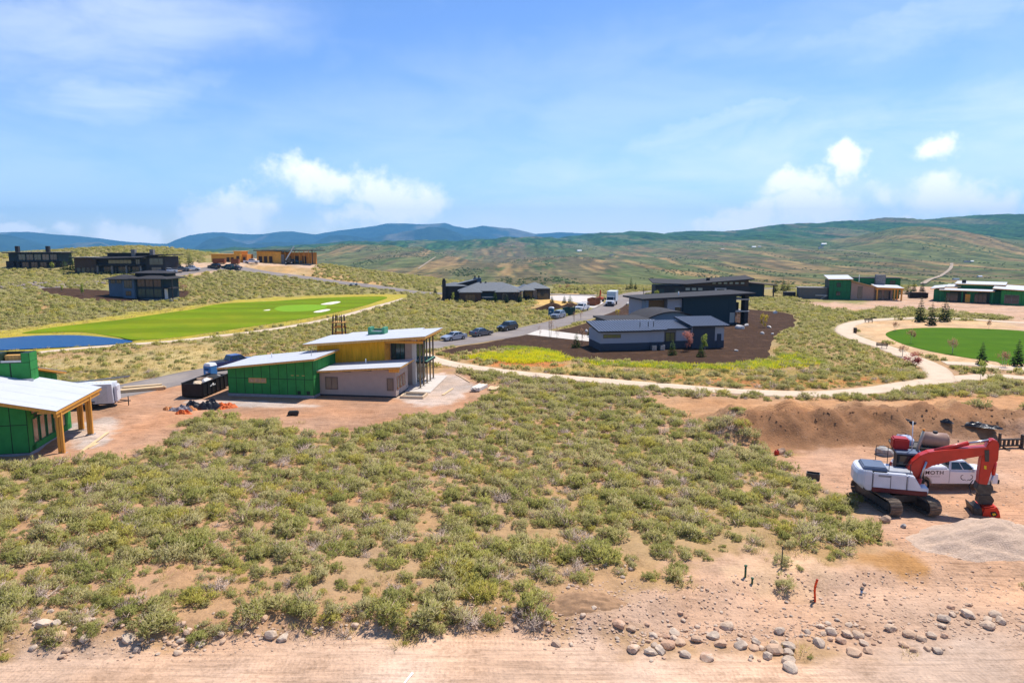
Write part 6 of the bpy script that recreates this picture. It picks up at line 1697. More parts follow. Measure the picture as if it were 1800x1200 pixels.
def make_car(kind, pm, label, cat, p, heading, group=None):
    t_ = thing({'sedan': 'parked_car', 'suv': 'parked_suv', 'pickup': 'pickup_truck'}[kind], label, cat, p, heading, group)
    if kind == 'sedan':
        L, W, r_ = 4.8, 1.86, .34; wb = (-1.4, 1.42)
        prof = [(2.4, .62), (2.25, .78), (1.1, .98), (-1.75, 1.02), (-2.3, 1.0), (-2.4, .7)]
        b4, t4 = [(-1.85, -.82, 1.0), (1.05, -.82, .96), (1.05, .82, .96), (-1.85, .82, 1.0)], [(-1.0, -.6, 1.44), (.25, -.6, 1.45), (.25, .6, 1.45), (-1.0, .6, 1.44)]
    elif kind == 'suv':
        L, W, r_ = 4.8, 1.95, .38; wb = (-1.42, 1.45)
        prof = [(2.4, .75), (2.25, .98), (1.05, 1.12), (-2.2, 1.15), (-2.38, 1.1), (-2.4, .7)]
        b4, t4 = [(-2.3, -.88, 1.13), (1.0, -.88, 1.1), (1.0, .88, 1.1), (-2.3, .88, 1.13)], [(-1.95, -.7, 1.72), (.25, -.7, 1.74), (.25, .7, 1.74), (-1.95, .7, 1.72)]
    else:
        L, W, r_ = 5.9, 2.0, .41; wb = (-1.75, 1.95)
        prof = [(2.95, .85), (2.85, 1.14), (1.5, 1.24), (-.95, 1.26), (-.95, 1.22), (-2.93, 1.22), (-2.95, .75)]
        b4, t4 = [(-.95, -.92, 1.25), (1.45, -.92, 1.22), (1.45, .92, 1.22), (-.95, .92, 1.25)], [(-.75, -.74, 1.88), (.7, -.74, 1.9), (.7, .74, 1.9), (-.75, .74, 1.88)]
    lower_body(L, W, prof, wb, r_ * 1.2, .26 if kind != 'pickup' else .42).build('body', pm, t_, bevel=.05)
    cabin(t_, b4, t4, pm)
    for wx_ in wb:
        for s in (-1, 1): wheel(t_, wx_, s * (W / 2 - .12), r_)
    zl = prof[1][1] - .12
    for s in (-1, 1):
        MB().box(L / 2 - .12, L / 2 + .015, s * .62 - .22, s * .62 + .22, zl - .09, zl + .07).build('headlight', M_LAMP, t_)
        MB().box(-L / 2 - .015, -L / 2 + .1, s * .74 - .14, s * .74 + .14, prof[-2][1] - .28, prof[-2][1] - .06).build('tail_light', M_TAIL, t_)
        MB().box(b4[1][0] - .35, b4[1][0] - .2, s * (W / 2 + .02) - .1, s * (W / 2 + .02) + .1, b4[1][2], b4[1][2] + .16).build('wing_mirror', M_BLACK, t_)
    MB().box(L / 2 - .05, L / 2 + .02, -.55, .55, zl - .3, zl - .06).build('grille', M_BLACK, t_)
    if kind == 'pickup':
        MB().box(-2.8, -1.05, -.82, .82, 1.215, 1.235).build('bed_cover', M_BLACK, t_)
    return t_
def rd(u): # road heading near an image column
    P = np.array(ROAD_C); zc_ = P[:, 1] * math.cos(PITCH) + CAM_Z * math.sin(PITCH); uu = 900 + FPX * P[:, 0] / zc_
    k = [i for i in range(len(P) - 1) if P[i, 1] > 60]; i = min(k, key=lambda j: abs(uu[j] - u))
    return math.atan2(P[i + 1, 1] - P[i, 1], P[i + 1, 0] - P[i, 0])
make_car('sedan', P_SILVER, 'silver sedan parked at the road edge nearest the tall columns', 'car', G(798, 597.5), rd(798) + math.pi)
make_car('sedan', P_GREY, 'dark grey sedan parked between the silver sedan and the black crossover', 'car', G(846, 590), rd(846))
make_car('suv', P_BLACK, 'black crossover parked on the road verge behind the grey sedan', 'car', G(892, 580.5), rd(892) + math.pi)
make_car('suv', paint('steel_blue_paint', (.26, .30, .36), .3), 'pale steel-blue estate car parked beside the blue portable toilet', 'car', G(981, 559), rd(981) + math.pi)
make_car('pickup', P_BLUE, 'dark blue pickup parked on the road behind the green garage', 'pickup', G(412, 647), rd(412))
wp = make_car('pickup', P_WHITE, 'white work pickup with an overhead ladder rack on the road', 'pickup', G(1023, 546), rd(1023) + math.pi)
for x_ in (-2.7, -1.0, .9):
    MB().path([(x_, -.9, 1.2), (x_, -.9, 2.05), (x_, .9, 2.05), (x_, .9, 1.2)], .03).build('rack_hoop', M_METAL, wp)
for y_ in (-.5, .5): MB().beam((-2.9, y_, 2.1), (1.6, y_, 2.1), .12, .08).build('rack_rail', M_WHITE, wp)
hl = [(318, 477, 'pickup', P_GREY, 'grey pickup parked at the hilltop between two dark houses'), (337, 475.5, 'pickup', P_WHITE, 'white pickup parked on the hilltop drive by the conifer'), (377, 471, 'suv', P_BLACK, 'black car parked on the hill road beside the brown skip'), (401, 472, 'suv', P_DTEAL, 'dark green car parked on the hill road'),
      (415, 473, 'sedan', P_GREY, 'grey low car parked on the hill road bend'), (521, 463, 'suv', P_DTEAL, 'dark teal car parked before the black-roofed framed house'), (442, 463, 'pickup', P_WHITE, 'white pickup parked between the two framed houses'), (297, 480, 'pickup', P_WHITE, 'white pickup parked beside the wide dark brown house'), (286, 481, 'sedan', P_BLUE, 'blue car parked beside the wide dark brown house')]
for i, (u, v, k, pm, lab) in enumerate(hl): make_car(k, pm, lab, 'pickup' if k == 'pickup' else 'car', G(u, v), [.3, .2, 2.9, 2.8, 2.7, .1, .1, .4, .4][i])

# ---- box truck on the road
bt = thing('box_truck', 'white box truck with tall cargo body driving down the asphalt road', 'truck', G(1075, 536.5), rd(1075) + math.pi)
MB().box(-4.6, 1.2, -1.22, 1.22, 1.1, 3.9).build('cargo_box', mat('white_box_panel', (.60, .64, .66), .5, var=.05), bt, bevel=.04)
MB().box(1.21, 1.23, -1.15, 1.15, 1.3, 3.8).build('box_front', mat('grey_box_front', (.36, .44, .46), .5), bt)
lower_body(2.9, 2.2, [(1.45, 1.1), (1.3, 1.45), (.3, 1.6), (-1.45, 1.7)], (.65,), .55, .5).build('hood', P_WHITE, bt, loc=(2.9, 0, 0), bevel=.06)
cabin(bt, [(1.4, -1.08, 1.6), (3.2, -1.08, 1.55), (3.2, 1.08, 1.55), (1.4, 1.08, 1.6)], [(1.45, -.98, 2.65), (2.7, -.98, 2.65), (2.7, .98, 2.65), (1.45, .98, 2.65)], P_WHITE)
for x_ in (3.55, -2.9):
    for s in (-1, 1): wheel(bt, x_, s * 1.0, .5, .3)
MB().box(-4.6, 1.4, -.5, .5, .65, 1.1).build('chassis', M_BLACK, bt)
MB().box(4.3, 4.42, -1.1, 1.1, .45, .8).build('bumper', M_BLACK, bt); MB().box(4.3, 4.38, -.6, .6, .85, 1.35).build('grille', M_BLACK, bt)
for s in (-1, 1):
    MB().box(4.28, 4.4, s * .86 - .16, s * .86 + .16, .95, 1.2).build('headlight', M_LAMP, bt); MB().box(3.0, 3.1, s * 1.3 - .1, s * 1.3 + .1, 1.7, 2.3).build('wing_mirror', M_BLACK, bt)

# ---- skips, toilets, trailers
def skip(label, p, heading, m, L=6.0, W=2.3, Hh=1.6, ribs=7, name='dumpster'):
    t_ = thing(name, label, 'dumpster', p, heading)
    MB().box(-L / 2, L / 2, -W / 2, -W / 2 + .08, .2, Hh).build('side_wall', m, t_); MB().box(-L / 2, L / 2, W / 2 - .08, W / 2, .2, Hh).build('side_wall', m, t_)
    MB().box(-L / 2, -L / 2 + .08, -W / 2 + .081, W / 2 - .081, .2, Hh).build('end_wall', m, t_); MB().box(L / 2 - .08, L / 2, -W / 2 + .081, W / 2 - .081, .2, Hh).build('end_door', m, t_)
    MB().box(-L / 2 + .081, L / 2 - .081, -W / 2 + .081, W / 2 - .081, .15, .3).build('floor', m, t_)
    for k in range(ribs):
        for s in (-1, 1):
            x_ = -L / 2 + .12 + (L - .24) * k / (ribs - 1); MB().box(x_ - .06, x_ + .06, s * (W / 2 + .04) - .04, s * (W / 2 + .04) + .04, .2, Hh - .05).build('rib', m, t_)
    for s in (-1, 1): MB().box(-L / 2 - .02, L / 2 + .02, s * (W / 2 - .02) - .08, s * (W / 2 - .02) + .08, Hh, Hh + .1).build('top_rail', m, t_)
    for x_ in (-L / 2 + .5, L / 2 - .5):
        for s in (-1, 1): MB().tube((x_, s * .75 - .1, .12), (x_, s * .75 + .1, .12), .12, .12, 10).build('roller', M_STEEL, t_)
    return t_
P_SKIPB = mat('black_skip_steel', (.020, .017, .017), .55, .2, var=.4, scale=2)
dang = R(86); DX, DY = -34.5, 76.9
sk = skip('black roll-off dumpster heaped with scrap beside the green garage', (DX, DY, 0), dang, P_SKIPB)
MB().box(-1.4, -.2, -1.2, -1.19, 1.0, 1.12).build('stencil_mark', M_WHITE, sk)
junk = [((-1.6, .2), 'scrap cardboard', (.55, .42, .28)), ((-.7, -.4), 'white scrap sheet', (.7, .66, .6)), ((.3, .3), 'brown scrap board', (.30, .20, .13)), ((1.3, -.2), 'black plastic scrap', (.03, .03, .03)), ((2.1, .2), 'grey scrap insulation', (.28, .26, .25))]
for (jx, jy), nm, c in junk:
    ca, sa = math.cos(dang), math.sin(dang)
    o = put('scrap_heap', rock_mesh('scrap_heap', 600 + int(jx * 10) % 97, mat(nm.replace(' ', '_'), c, .8, var=.3), 2, .5), None, (DX + jx * ca - jy * sa, DY + jx * sa + jy * ca, 1.25), (0, .1, jx), (.95, .9, 1.2)); tag(o, nm + ' heaped inside the black dumpster', 'scrap')
skip('rust-brown roll-off dumpster between the white pickup and the box truck', G(1044, 536), rd(1044), mat('rust_skip_steel', (.26, .085, .035), .75, .1, var=.3), 5.6, 2.2, 1.9)
skip('dark green dumpster behind the steel-blue estate car', G(1000, 553), rd(1000), mat('green_skip_steel', (.015, .055, .045), .6, .1, var=.2), 3.2, 1.9, 1.7)
skip('dark dumpster on the dirt lot between the two green houses', G(1613, 524), R(-15), P_SKIPB, 5.2, 2.2, 1.7)
skip('brown dumpster on the hill beside the black car', G(386, 463), .1, mat('rust_skip_steel', (.26, .085, .035), .75), 4.5, 2.2, 1.8)
skip('small brown dumpster on the hill before the low framed house', G(414, 464), .1, mat('rust_skip_steel', (.26, .085, .035), .75), 3.0, 2.0, 1.9)
def toilet(label, p, heading, m):
    t_ = thing('portable_toilet', label, 'toilet', p, heading)
    MB().box(-.56, .56, -.56, .56, .1, 2.05).build('cabin', m, t_, bevel=.04); MB().box(-.6, .6, -.6, .6, 0, .1).build('skid', M_BLACK, t_)
    MB().hexa([(-.6, -.6, 2.05), (.6, -.6, 2.05), (.6, .6, 2.05), (-.6, .6, 2.05)], [(-.42, -.5, 2.4), (.42, -.5, 2.4), (.42, .5, 2.4), (-.42, .5, 2.4)]).build('roof', M_WHITE, t_, bevel=.05)
    d_ = MB().box(-.44, .44, -.60, -.561, .18, 1.98).build('door', m, t_, bevel=.01); MB().box(.26, .34, -.63, -.6, 1.0, 1.15).build('handle', M_BLACK, d_); MB().box(-.34, .34, -.608, -.6, 1.6, 1.85).build('vent', mat('dark_blue_vent', (.02, .06, .16), .7), d_)
    MB().box(-.16, .16, -.608, -.6, 1.25, 1.45).build('door_sign', M_WHITE, d_)
    return t_
toilet('blue portable toilet with white roof behind the black dumpster', G(371, 672), R(-20), mat('blue_plastic', (.05, .22, .50), .45, var=.06))
toilet('teal portable toilet beside the steel-blue estate car', G(969, 557.5), R(-20), mat('teal_plastic', (.02, .12, .22), .45, var=.06))
# cargo trailer beside the left house
CTP = tuple(G(168, 715))
ct = thing('cargo_trailer', 'white enclosed cargo trailer parked behind the timber porch posts', 'trailer', CTP, R(14))
MB().hexa([(-2.6, -1.0, .5), (2.0, -1.0, .5), (2.0, 1.0, .5), (-2.6, 1.0, .5)], [(-2.6, -1.0, 2.5), (1.9, -1.0, 2.5), (1.9, 1.0, 2.5), (-2.6, 1.0, 2.5)]).build('box_body', mat('white_trailer_panel', (.66, .66, .68), .4, var=.04), ct, bevel=.03)
MB().box(2.0, 2.25, -.7, .7, .55, 2.3).build('nose', mat('white_trailer_panel', (.66, .66, .68), .4, var=.04), ct, bevel=.1)
dr_ = MB().box(.5, 1.5, -1.03, -1.0, .7, 2.25).build('side_door', mat('trailer_door', (.58, .58, .60), .4), ct); MB().box(.56, .64, -1.06, -1.03, 1.4, 1.6).build('handle', M_BLACK, dr_)
for s in (-1, 1): wheel(ct, -.2, s * 1.02, .34, .22); MB().box(-.7, .3, s * 1.08 - .12, s * 1.08 + .12, .7, .76).build('fender', M_BLACK, ct)
MB().path([(2.2, -.5, .5), (3.3, 0, .5), (2.2, .5, .5)], .05).build('tongue', M_BLACK, ct); MB().tube((3.1, 0, 0), (3.1, 0, 1.0), .05, .05, 8).build('jack', M_BLACK, ct)
MB().box(-2.6, 2.0, -1.01, 1.01, .42, .5).build('frame', M_BLACK, ct)
ld = thing('ladder', 'aluminium ladder lying on the roof of the white cargo trailer', 'ladder', (CTP[0], CTP[1], 2.56), R(14))
for y_ in (-.2, .2): MB().beam((-2.0, y_, .06), (3.4, y_, .5), .05, .1).build('rail', M_METAL, ld)
for k in range(14): MB().beam((-1.9 + .39 * k, -.2, .07 + .032 * k), (-1.9 + .39 * k, .2, .07 + .032 * k), .04, .04).build('rung', M_METAL, ld)

# ---- lumber, planks, tarps
M_LUM = mat('pale_lumber', (.66, .46, .25), .8, var=.18, scale=2, streak=(.4, 5, 5))
def lumber(label, p, heading, rows, cols, L, w_=.2, h=.09, m=None):
    t_ = thing('lumber_stack', label, 'lumber', p, heading)
    for j in range(rows):
        for k in range(cols):
            o_ = random.uniform(-.2, .2); MB().box(-L / 2 + o_, L / 2 + o_, (k - cols / 2) * (w_ + .02), (k - cols / 2) * (w_ + .02) + w_, .08 + j * (h + .01), .08 + j * (h + .01) + h).build('plank', m or M_LUM, t_)
    for x_ in (-L / 3, L / 3): MB().box(x_ - .06, x_ + .06, -cols * w_ / 2 - .1, cols * w_ / 2 + .1, 0, .078).build('bearer', M_WOOD, t_)
    return t_
lumber('stack of long pale planks on red soil near the asphalt road', G(250, 687), R(28), 3, 4, 4.6)
lumber('bundle of thin boards behind the long plank stack', G(252, 681), R(26), 2, 3, 4.0)
lumber('short white lumber stack at the end of the gravel pad', G(842, 685), R(70), 4, 5, 2.4, m=mat('white_lumber', (.70, .62, .52), .8, var=.1))
lumber('flat stack of pale boards beside the white lumber stack', G(867, 685), R(80), 2, 5, 1.7, m=M_LUM)
def plank(label, u0, v0, u1, v1, w_=.25, h=.06, m=None):
    a, b_ = G(u0, v0), G(u1, v1); c = (a + b_) / 2; d = b_ - a
    o = MB().box(-d.length / 2, d.length / 2, -w_ / 2, w_ / 2, 0, h).build('plank', m or M_LUM, None, (c.x, c.y, near_z_pts(np.array([c.x]), np.array([c.y]))[0] + .03), math.atan2(d.y, d.x))
    return tag(o, label, 'plank')
plank('long pale board lying in front of the timber porch', 137, 800, 190, 761); plank('short board lying across the long board by the porch', 153, 788, 172, 779, .3); plank('board lying on the gravel pad by the columns', 778, 695, 796, 683)
plank('thin board edging the gravel pad near the trail', 800, 657, 826, 672, .12)
def tarp(label, u, v, sx, sy, sz, m, seed, name='tarp', rot=0.0):
    r_ = np.random.default_rng(seed); bm = bmesh.new(); bmesh.ops.create_grid(bm, x_segments=26, y_segments=18, size=1)
    for v_ in bm.verts:
        x_, y_ = v_.co.x, v_.co.y; e = max(0, 1 - (x_ * x_ + y_ * y_) ** 1.2)
        n_ = float(fbm(np.array([x_ * 2.4 + seed]), np.array([y_ * 2.4]), 4, seed)[0]); w_ = float(fbm(np.array([x_ * 1.5]), np.array([y_ * 1.5 + seed]), 3, seed + 3)[0])
        v_.co = (x_ * (1 + .35 * w_) * sx, y_ * (1 - .3 * w_) * sy, max(0, sz * (e ** .6) * (.75 + 1.3 * n_)) + .02)
    me = bpy.data.meshes.new(name); bm.to_mesh(me); bm.free(); me.materials.append(m)
    p = G(u, v); o = put(name, me, None, (p.x, p.y, p.z - .03), (0, 0, rot)); return tag(o, label, name.replace('_', ' '))
M_TB = mat('black_plastic_sheet', (.025, .025, .028), .35, var=.3); M_TO = mat('orange_mesh_fence', (.62, .13, .025), .7, var=.3, scale=5); M_TO2 = mat('faded_orange_sheet', (.66, .28, .10), .7, var=.25); M_TG = mat('grey_plastic_sheet', (.20, .18, .19), .5, var=.35)
tarp('crumpled black plastic sheet on the debris heap beside the green garage', 362, 717, 1.5, .8, .75, M_TB, 701); tarp('crumpled grey plastic sheet at the left of the debris heap', 318, 722, 1.3, .7, .45, M_TG, 702); tarp('dark plastic sheet between grey and black sheets of debris', 340, 716, .9, .6, .6, M_TB, 706)
tarp('crumpled bright orange mesh fencing at the right of the debris heap', 397, 716, 1.2, .8, .5, M_TO, 703); tarp('small orange sheet in front of the debris heap', 322, 728, .8, .45, .4, M_TO, 704); tarp('pale orange sheet in the middle of the debris heap', 336, 721, .6, .4, .45, M_TO2, 705)
tarp('orange scrap behind the grey plastic sheet', 296, 720, .5, .3, .3, M_TO2, 707)
bx_ = thing('spool_crate', 'small black tarp-covered crate alone on the red soil', 'crate', G(516, 731), R(8))
MB().box(-.5, .5, -.35, .35, .12, .5).build('cover', M_TB, bx_, bevel=.08)
for s in (-.35, .35): MB().box(s - .06, s + .06, -.3, .3, 0, .13).build('foot', M_STEEL, bx_)

# ================================================================== excavator on the pit floor
EY = 43.0
SL = R(-17)
cx0 = 24.6
def ex(u, v):
    d = pix_dir(u, v); nx_, ny_ = -math.sin(SL), math.cos(SL); t_ = (cx0 * nx_ + EY * ny_) / (d.x * nx_ + d.y * ny_)
    return (cx0 + (t_ * d.x - cx0) * math.cos(SL) + (t_ * d.y - EY) * math.sin(SL), CAM_Z + t_ * d.z)
zE = hz(cx0, EY)
XR = thing('excavator', 'red and white tracked excavator with its red boom arched over the white pickup', 'excavator', (cx0, EY, zE), 0)
P_RED = mat('excavator_red_paint', (.50, .022, .010), .42, var=.16, scale=1.5, spec=.4, coat=.25); P_EXW = mat('excavator_white_paint', (.56, .57, .63), .42, var=.10, scale=1.2, spec=.4, coat=.2)
M_EXB = mat('slate_blue_hood', (.10, .13, .19), .45, var=.12); M_MUD = mat('muddy_track_steel', (.17, .125, .09), .8, .2, var=.4, scale=5)
for s in (-1, 1):
    tk = thing('track', None, None) if False else bpy.data.objects.new('track', None); col.objects.link(tk); tk.parent = XR; tk.location = (s * 1.2, -.1, 0); tk.rotation_euler = (0, 0, R(3))
    Lh, rr = 1.85, .45
    MB().box(-.2, .2, -Lh, Lh, .22, .68).build('track_frame', M_STEEL, tk)
    pad = MB().box(-.36, .36, -.105, .105, -.03, .02).box(-.36, .36, -.03, .0, .02, .06).mesh('track_shoe', M_MUD)
    per = 4 * Lh + 2 * math.pi * rr; n_ = 44
    for k in range(n_):
        d = per * k / n_
        if d < 2 * Lh: y_, z_, a = -Lh + d, 2 * rr, 0
        elif d < 2 * Lh + math.pi * rr: th_ = (d - 2 * Lh) / rr; y_, z_, a = Lh + rr * math.sin(th_), rr + rr * math.cos(th_), -th_
        elif d < 4 * Lh + math.pi * rr: y_, z_, a = Lh - (d - 2 * Lh - math.pi * rr), 0, math.pi
        else: th_ = (d - 4 * Lh - math.pi * rr) / rr; y_, z_, a = -Lh - rr * math.sin(th_), rr - rr * math.cos(th_), math.pi - th_
        put('track_shoe', pad, tk, (0, y_, z_ + .03), (a, 0, 0))
    for y_ in (-Lh, Lh): MB().tube((-.16, y_, rr), (.16, y_, rr), .36, .36, 14).build('sprocket', M_STEEL, tk)
    for k in range(5): MB().tube((-.14, -1.3 + .65 * k, .17), (.14, -1.3 + .65 * k, .17), .12, .12, 10).build('roller', M_STEEL, tk)
MB().box(-1.0, 1.0, -.9, .7, .42, .85).build('car_body', M_STEEL, XR); MB().tube((0, 0, .85), (0, 0, 1.12), .65, .65, 20).build('slew_ring', M_STEEL, XR)
# upper structure, turned to face right
MB().box(-2.5, 2.0, -1.3, 1.3, 1.10, 1.32).build('deck', M_STEEL, XR)
cwp = [(-1.35, -1.75)] ; cw = [(-1.9, -1.42), (-1.9, 1.42), (-2.5, 1.40), (-2.95, 1.1), (-3.12, .5), (-3.12, -.5), (-2.95, -1.1), (-2.5, -1.40)]
def cwring(k, z): return [(-1.9 + (x + 1.9) * k, y * (1 if k > .9 else .97), z) for x, y in cw]
m_ = MB(); R0, R1, R2, R3 = cwring(.62, 1.15), cwring(1.0, 1.5), cwring(1.0, 2.15), cwring(.86, 2.45)
n_ = len(cw); m_._add(R0 + R1 + R2 + R3, [(i + a * n_, (i + 1) % n_ + a * n_, (i + 1) % n_ + (a + 1) * n_, i + (a + 1) * n_) for a in range(3) for i in range(n_)] + [tuple(range(n_))[::-1], tuple(range(3 * n_, 4 * n_))])
m_.build('counterweight', P_EXW, XR, bevel=.05)
MB().box(-1.88, .55, -1.42, -.25, 1.34, 2.38).build('side_panel', P_EXW, XR, bevel=.06)
MB().box(-1.88, -.1, .3, 1.40, 1.34, 2.3).build('side_panel', P_EXW, XR, bevel=.06)
MB().hexa([(.56, -1.42, 1.34), (1.75, -1.42, 1.34), (1.75, -.35, 1.34), (.56, -.35, 1.34)], [(.56, -1.42, 2.36), (1.05, -1.42, 2.3), (1.05, -.35, 2.3), (.56, -.35, 2.36)]).build('tool_box', P_EXW, XR, bevel=.05)
MB().box(-1.9, 1.95, -1.445, -1.40, 1.12, 1.42).build('stripe', mat('maroon_stripe', (.10, .012, .014), .5), XR)
MB().box(1.3, 2.05, -1.40, -.4, 1.33, 1.62).build('step', P_EXW, XR, bevel=.03)
hd_ = MB().hexa([(-2.6, -1.2, 2.38), (-.75, -1.2, 2.38), (-.75, .9, 2.38), (-2.6, .9, 2.38)], [(-2.5, -1.05, 2.66), (-.85, -1.05, 2.66), (-.85, .8, 2.66), (-2.5, .8, 2.66)]).build('engine_hood', M_EXB, XR, bevel=.06)
MB().box(-2.45, -.9, -1.225, -1.195, 2.36, 2.46).build('hood_grille', M_BLACK, hd_)
MB().box(-1.5, -.65, -1.432, -1.41, 2.14, 2.28).build('vent', mat('grey_louvre', (.25, .25, .27), .6), XR)
for x_ in (-1.9, -.62, .5): MB().box(x_ - .015, x_ + .015, -1.436, -1.40, 1.44, 2.3).build('panel_joint', M_BLACK, XR)
MB().box(-.7, 1.0, -.95, .25, 2.36, 2.46).build('walkway', mat('grey_tread_plate', (.32, .33, .36), .5, .4), XR)
for a, b_ in (((-.6, -1.1), (.6, -1.1)), ): MB().path([(a[0], a[1], 2.4), (a[0], a[1], 2.95), (b_[0], b_[1], 2.95), (b_[0], b_[1], 2.4)], .022).build('handrail', M_BLACK, XR)
MB().path([(-1.0, .9, 2.3), (-1.0, .9, 3.5), (-.3, .9, 3.5), (-.3, .9, 2.3)], .022).path([(-1.0, .9, 3.0), (-.3, .9, 3.0)], .02).build('handrail', M_BLACK, XR)
cab = MB().hexa([(.1, .35, 1.34), (1.85, .35, 1.34), (1.85, 1.4, 1.34), (.1, 1.4, 1.34)], [(.15, .38, 3.18), (1.5, .38, 3.18), (1.5, 1.37, 3.18), (.15, 1.37, 3.18)]).build('cab', M_BLACK, XR, bevel=.05)
face_pane(cab, 'side_window', [(.1, .35, 1.34), (1.85, .35, 1.34), (1.5, .38, 3.18), (.15, .38, 3.18)], (.08, .92), (.42, .94), M_CARGL)
face_pane(cab, 'windscreen', [(1.85, .35, 1.34), (1.85, 1.4, 1.34), (1.5, 1.37, 3.18), (1.5, .38, 3.18)], (.08, .92), (.12, .94), M_CARGL)
MB().box(.08, 1.62, .3, 1.45, 3.18, 3.3).build('cab_roof', M_EXB, cab, bevel=.03)
MB().box(.0, .95, 1.0, 1.9, 3.3, 4.02).build('roof_box', mat('dark_red_box', (.36, .012, .014), .45, var=.1), XR, bevel=.08)
MB().tube((1.15, 1.2, 3.3), (1.08, 1.2, 5.2), .035, .03, 6).build('antenna', M_WHITE, XR)
MB().tube((1.45, 1.2, 3.3), (1.75, 1.25, 4.6), .10, .09, 8).build('mast', mat('dusty_mast', (.36, .35, .29), .7), XR); MB().tube((1.75, 1.25, 4.6), (1.75, 1.25, 4.75), .08, .08, 8).build('beacon', mat('amber_beacon', (.7, .25, .02), .3), XR)
def px_poly(parent, name, pts, m, w0, w1, bev=.04):
    """plate whose side outline is given in the boom's own vertical plane"""
    q = [(ex(u, v)[0] - cx0, ex(u, v)[1] - zE) for u, v in pts]
    return MB().prism(q, 'y', w0, w1).build(name, m, parent, bevel=bev)
boom = px_poly(XR, 'boom', [(1588, 850), (1590, 838), (1593, 824), (1602, 809), (1616, 798), (1631, 792), (1662, 788.5), (1700, 785.5), (1733, 783), (1737, 790), (1731, 796), (1714, 800), (1690, 804), (1662, 809), (1636, 816), (1624, 822), (1614, 836), (1605, 853)], P_RED, -.34, .34)
stick = px_poly(XR, 'stick', [(1737, 774), (1743, 770), (1750, 772), (1754, 779), (1753, 793), (1752, 807), (1745, 814), (1738, 834), (1732, 853), (1717, 848), (1719, 826), (1722, 807), (1726, 790)], P_RED, -.28, .28)
MB().box(*[0] * 0) if False else None
px_poly(stick, 'sticker', [(1727, 815), (1731, 816), (1731, 822), (1727, 821)], mat('yellow_sticker', (.7, .5, .02), .6), -.30, -.282, 0)
px_poly(boom, 'pivot_plate', [(1727, 788), (1735, 788), (1735, 808), (1728, 808)], M_STEEL, -.37, -.343, 0)
def rod(parent, name, a, b_, r_, m, y=0.0):
    p, q = ex(*a), ex(*b_); return MB().tube((p[0] - cx0, y, p[1] - zE), (q[0] - cx0, y, q[1] - zE), r_, r_, 10).build(name, m, parent)
rod(boom, 'stick_cylinder', (1643, 792), (1702, 778.5), .14, P_RED); rod(boom, 'stick_rod', (1700, 779), (1738, 773.5), .07, M_METAL)
for y_ in (-.48, .48): rod(XR, 'lift_cylinder', (1606, 862), (1614, 836), .13, P_RED, y_); rod(XR, 'lift_rod', (1614, 836), (1625, 807), .065, M_METAL, y_)
rod(stick, 'bucket_cylinder', (1749, 812), (1746, 834), .11, P_RED); rod(stick, 'bucket_rod', (1746, 833), (1740, 856), .06, M_METAL)
px_poly(XR, 'linkage', [(1717, 846), (1742, 850), (1744, 858), (1738, 868), (1742, 876), (1732, 882), (1721, 880), (1719, 866), (1713, 856)], M_STEEL, -.3, .3)
px_poly(XR, 'coupler', [(1719, 866), (1738, 866), (1745, 876), (1740, 884), (1716, 882)], M_STEEL, -.36, .36)
bk = px_poly(XR, 'crusher_bucket', [(1721, 884), (1744, 882), (1750, 892), (1752, 904), (1749, 911), (1722, 909), (1716, 900)], mat('crusher_red', (.60, .035, .012), .45, var=.12), -.75, .75, .1)
px_poly(bk, 'jaw', [(1702, 882), (1712, 889), (1718, 884), (1721, 895), (1720, 909), (1700, 906), (1705, 896)], M_STEEL, -.7, .7)
px_poly(bk, 'badge', [(1733, 892), (1742, 891), (1746, 896), (1742, 900), (1735, 899)], M_BLACK, -.775, -.752, 0); px_poly(bk, 'badge_mark', [(1736, 894), (1741, 893.5), (1743, 896), (1738, 898)], mat('yellow_sticker', (.7, .5, .02), .6), -.785, -.776, 0)
MB().path([(4.25, -.35, 2.1), (4.05, -.38, 1.7), (4.2, -.4, 1.3), (4.6, -.4, 1.15)], .03).build('hose', M_BLACK, XR)

for o_ in XR.children:
    nm_ = o_.name.split('.')[0]
    if nm_ not in ('track', 'car_body', 'slew_ring'): o_.rotation_euler.z += SL
    if nm_ in ('counterweight', 'side_panel', 'engine_hood', 'deck', 'vent', 'panel_joint', 'stripe', 'tool_box', 'step', 'walkway'): o_.scale = (.80, .92, .97)

# ================================================================== lettered white pickup behind it
TX = 29.75; TY = 46.25; zT = hz(TX, TY)
T = thing('work_pickup', 'white lettered pickup truck parked behind the excavator arm', 'pickup', (TX, TY, zT), R(-1))
bodyL = 6.3
lower_body(bodyL, 2.05, [(3.15, .95), (3.05, 1.22), (1.75, 1.36), (-.15, 1.40), (-.15, 1.52), (-3.1, 1.52), (-3.15, .8)], (-1.85, 2.05), .52, .50).build('body', P_WHITE, T, bevel=.05)
cb4, ct4 = [(-.15, -.95, 1.38), (1.8, -.95, 1.34), (1.8, .95, 1.34), (-.15, .95, 1.38)], [(-.02, -.77, 2.04), (.95, -.77, 2.05), (.95, .77, 2.05), (-.02, .77, 2.04)]
cabin(T, cb4, ct4, P_WHITE)
for wx_ in (-1.85, 2.05):
    for s in (-1, 1): wheel(T, wx_, s * .9, .42, .28)
for s in (-1, 1):
    MB().box(3.02, 3.17, s * .72 - .2, s * .72 + .2, .92, 1.14).build('headlight', M_LAMP, T); MB().box(-3.165, -3.05, s * .85 - .1, s * .85 + .1, 1.0, 1.4).build('tail_light', M_TAIL, T)
    MB().box(1.35, 1.52, s * 1.12 - .12, s * 1.12 + .12, 1.34, 1.58).build('wing_mirror', M_WHITE, T)
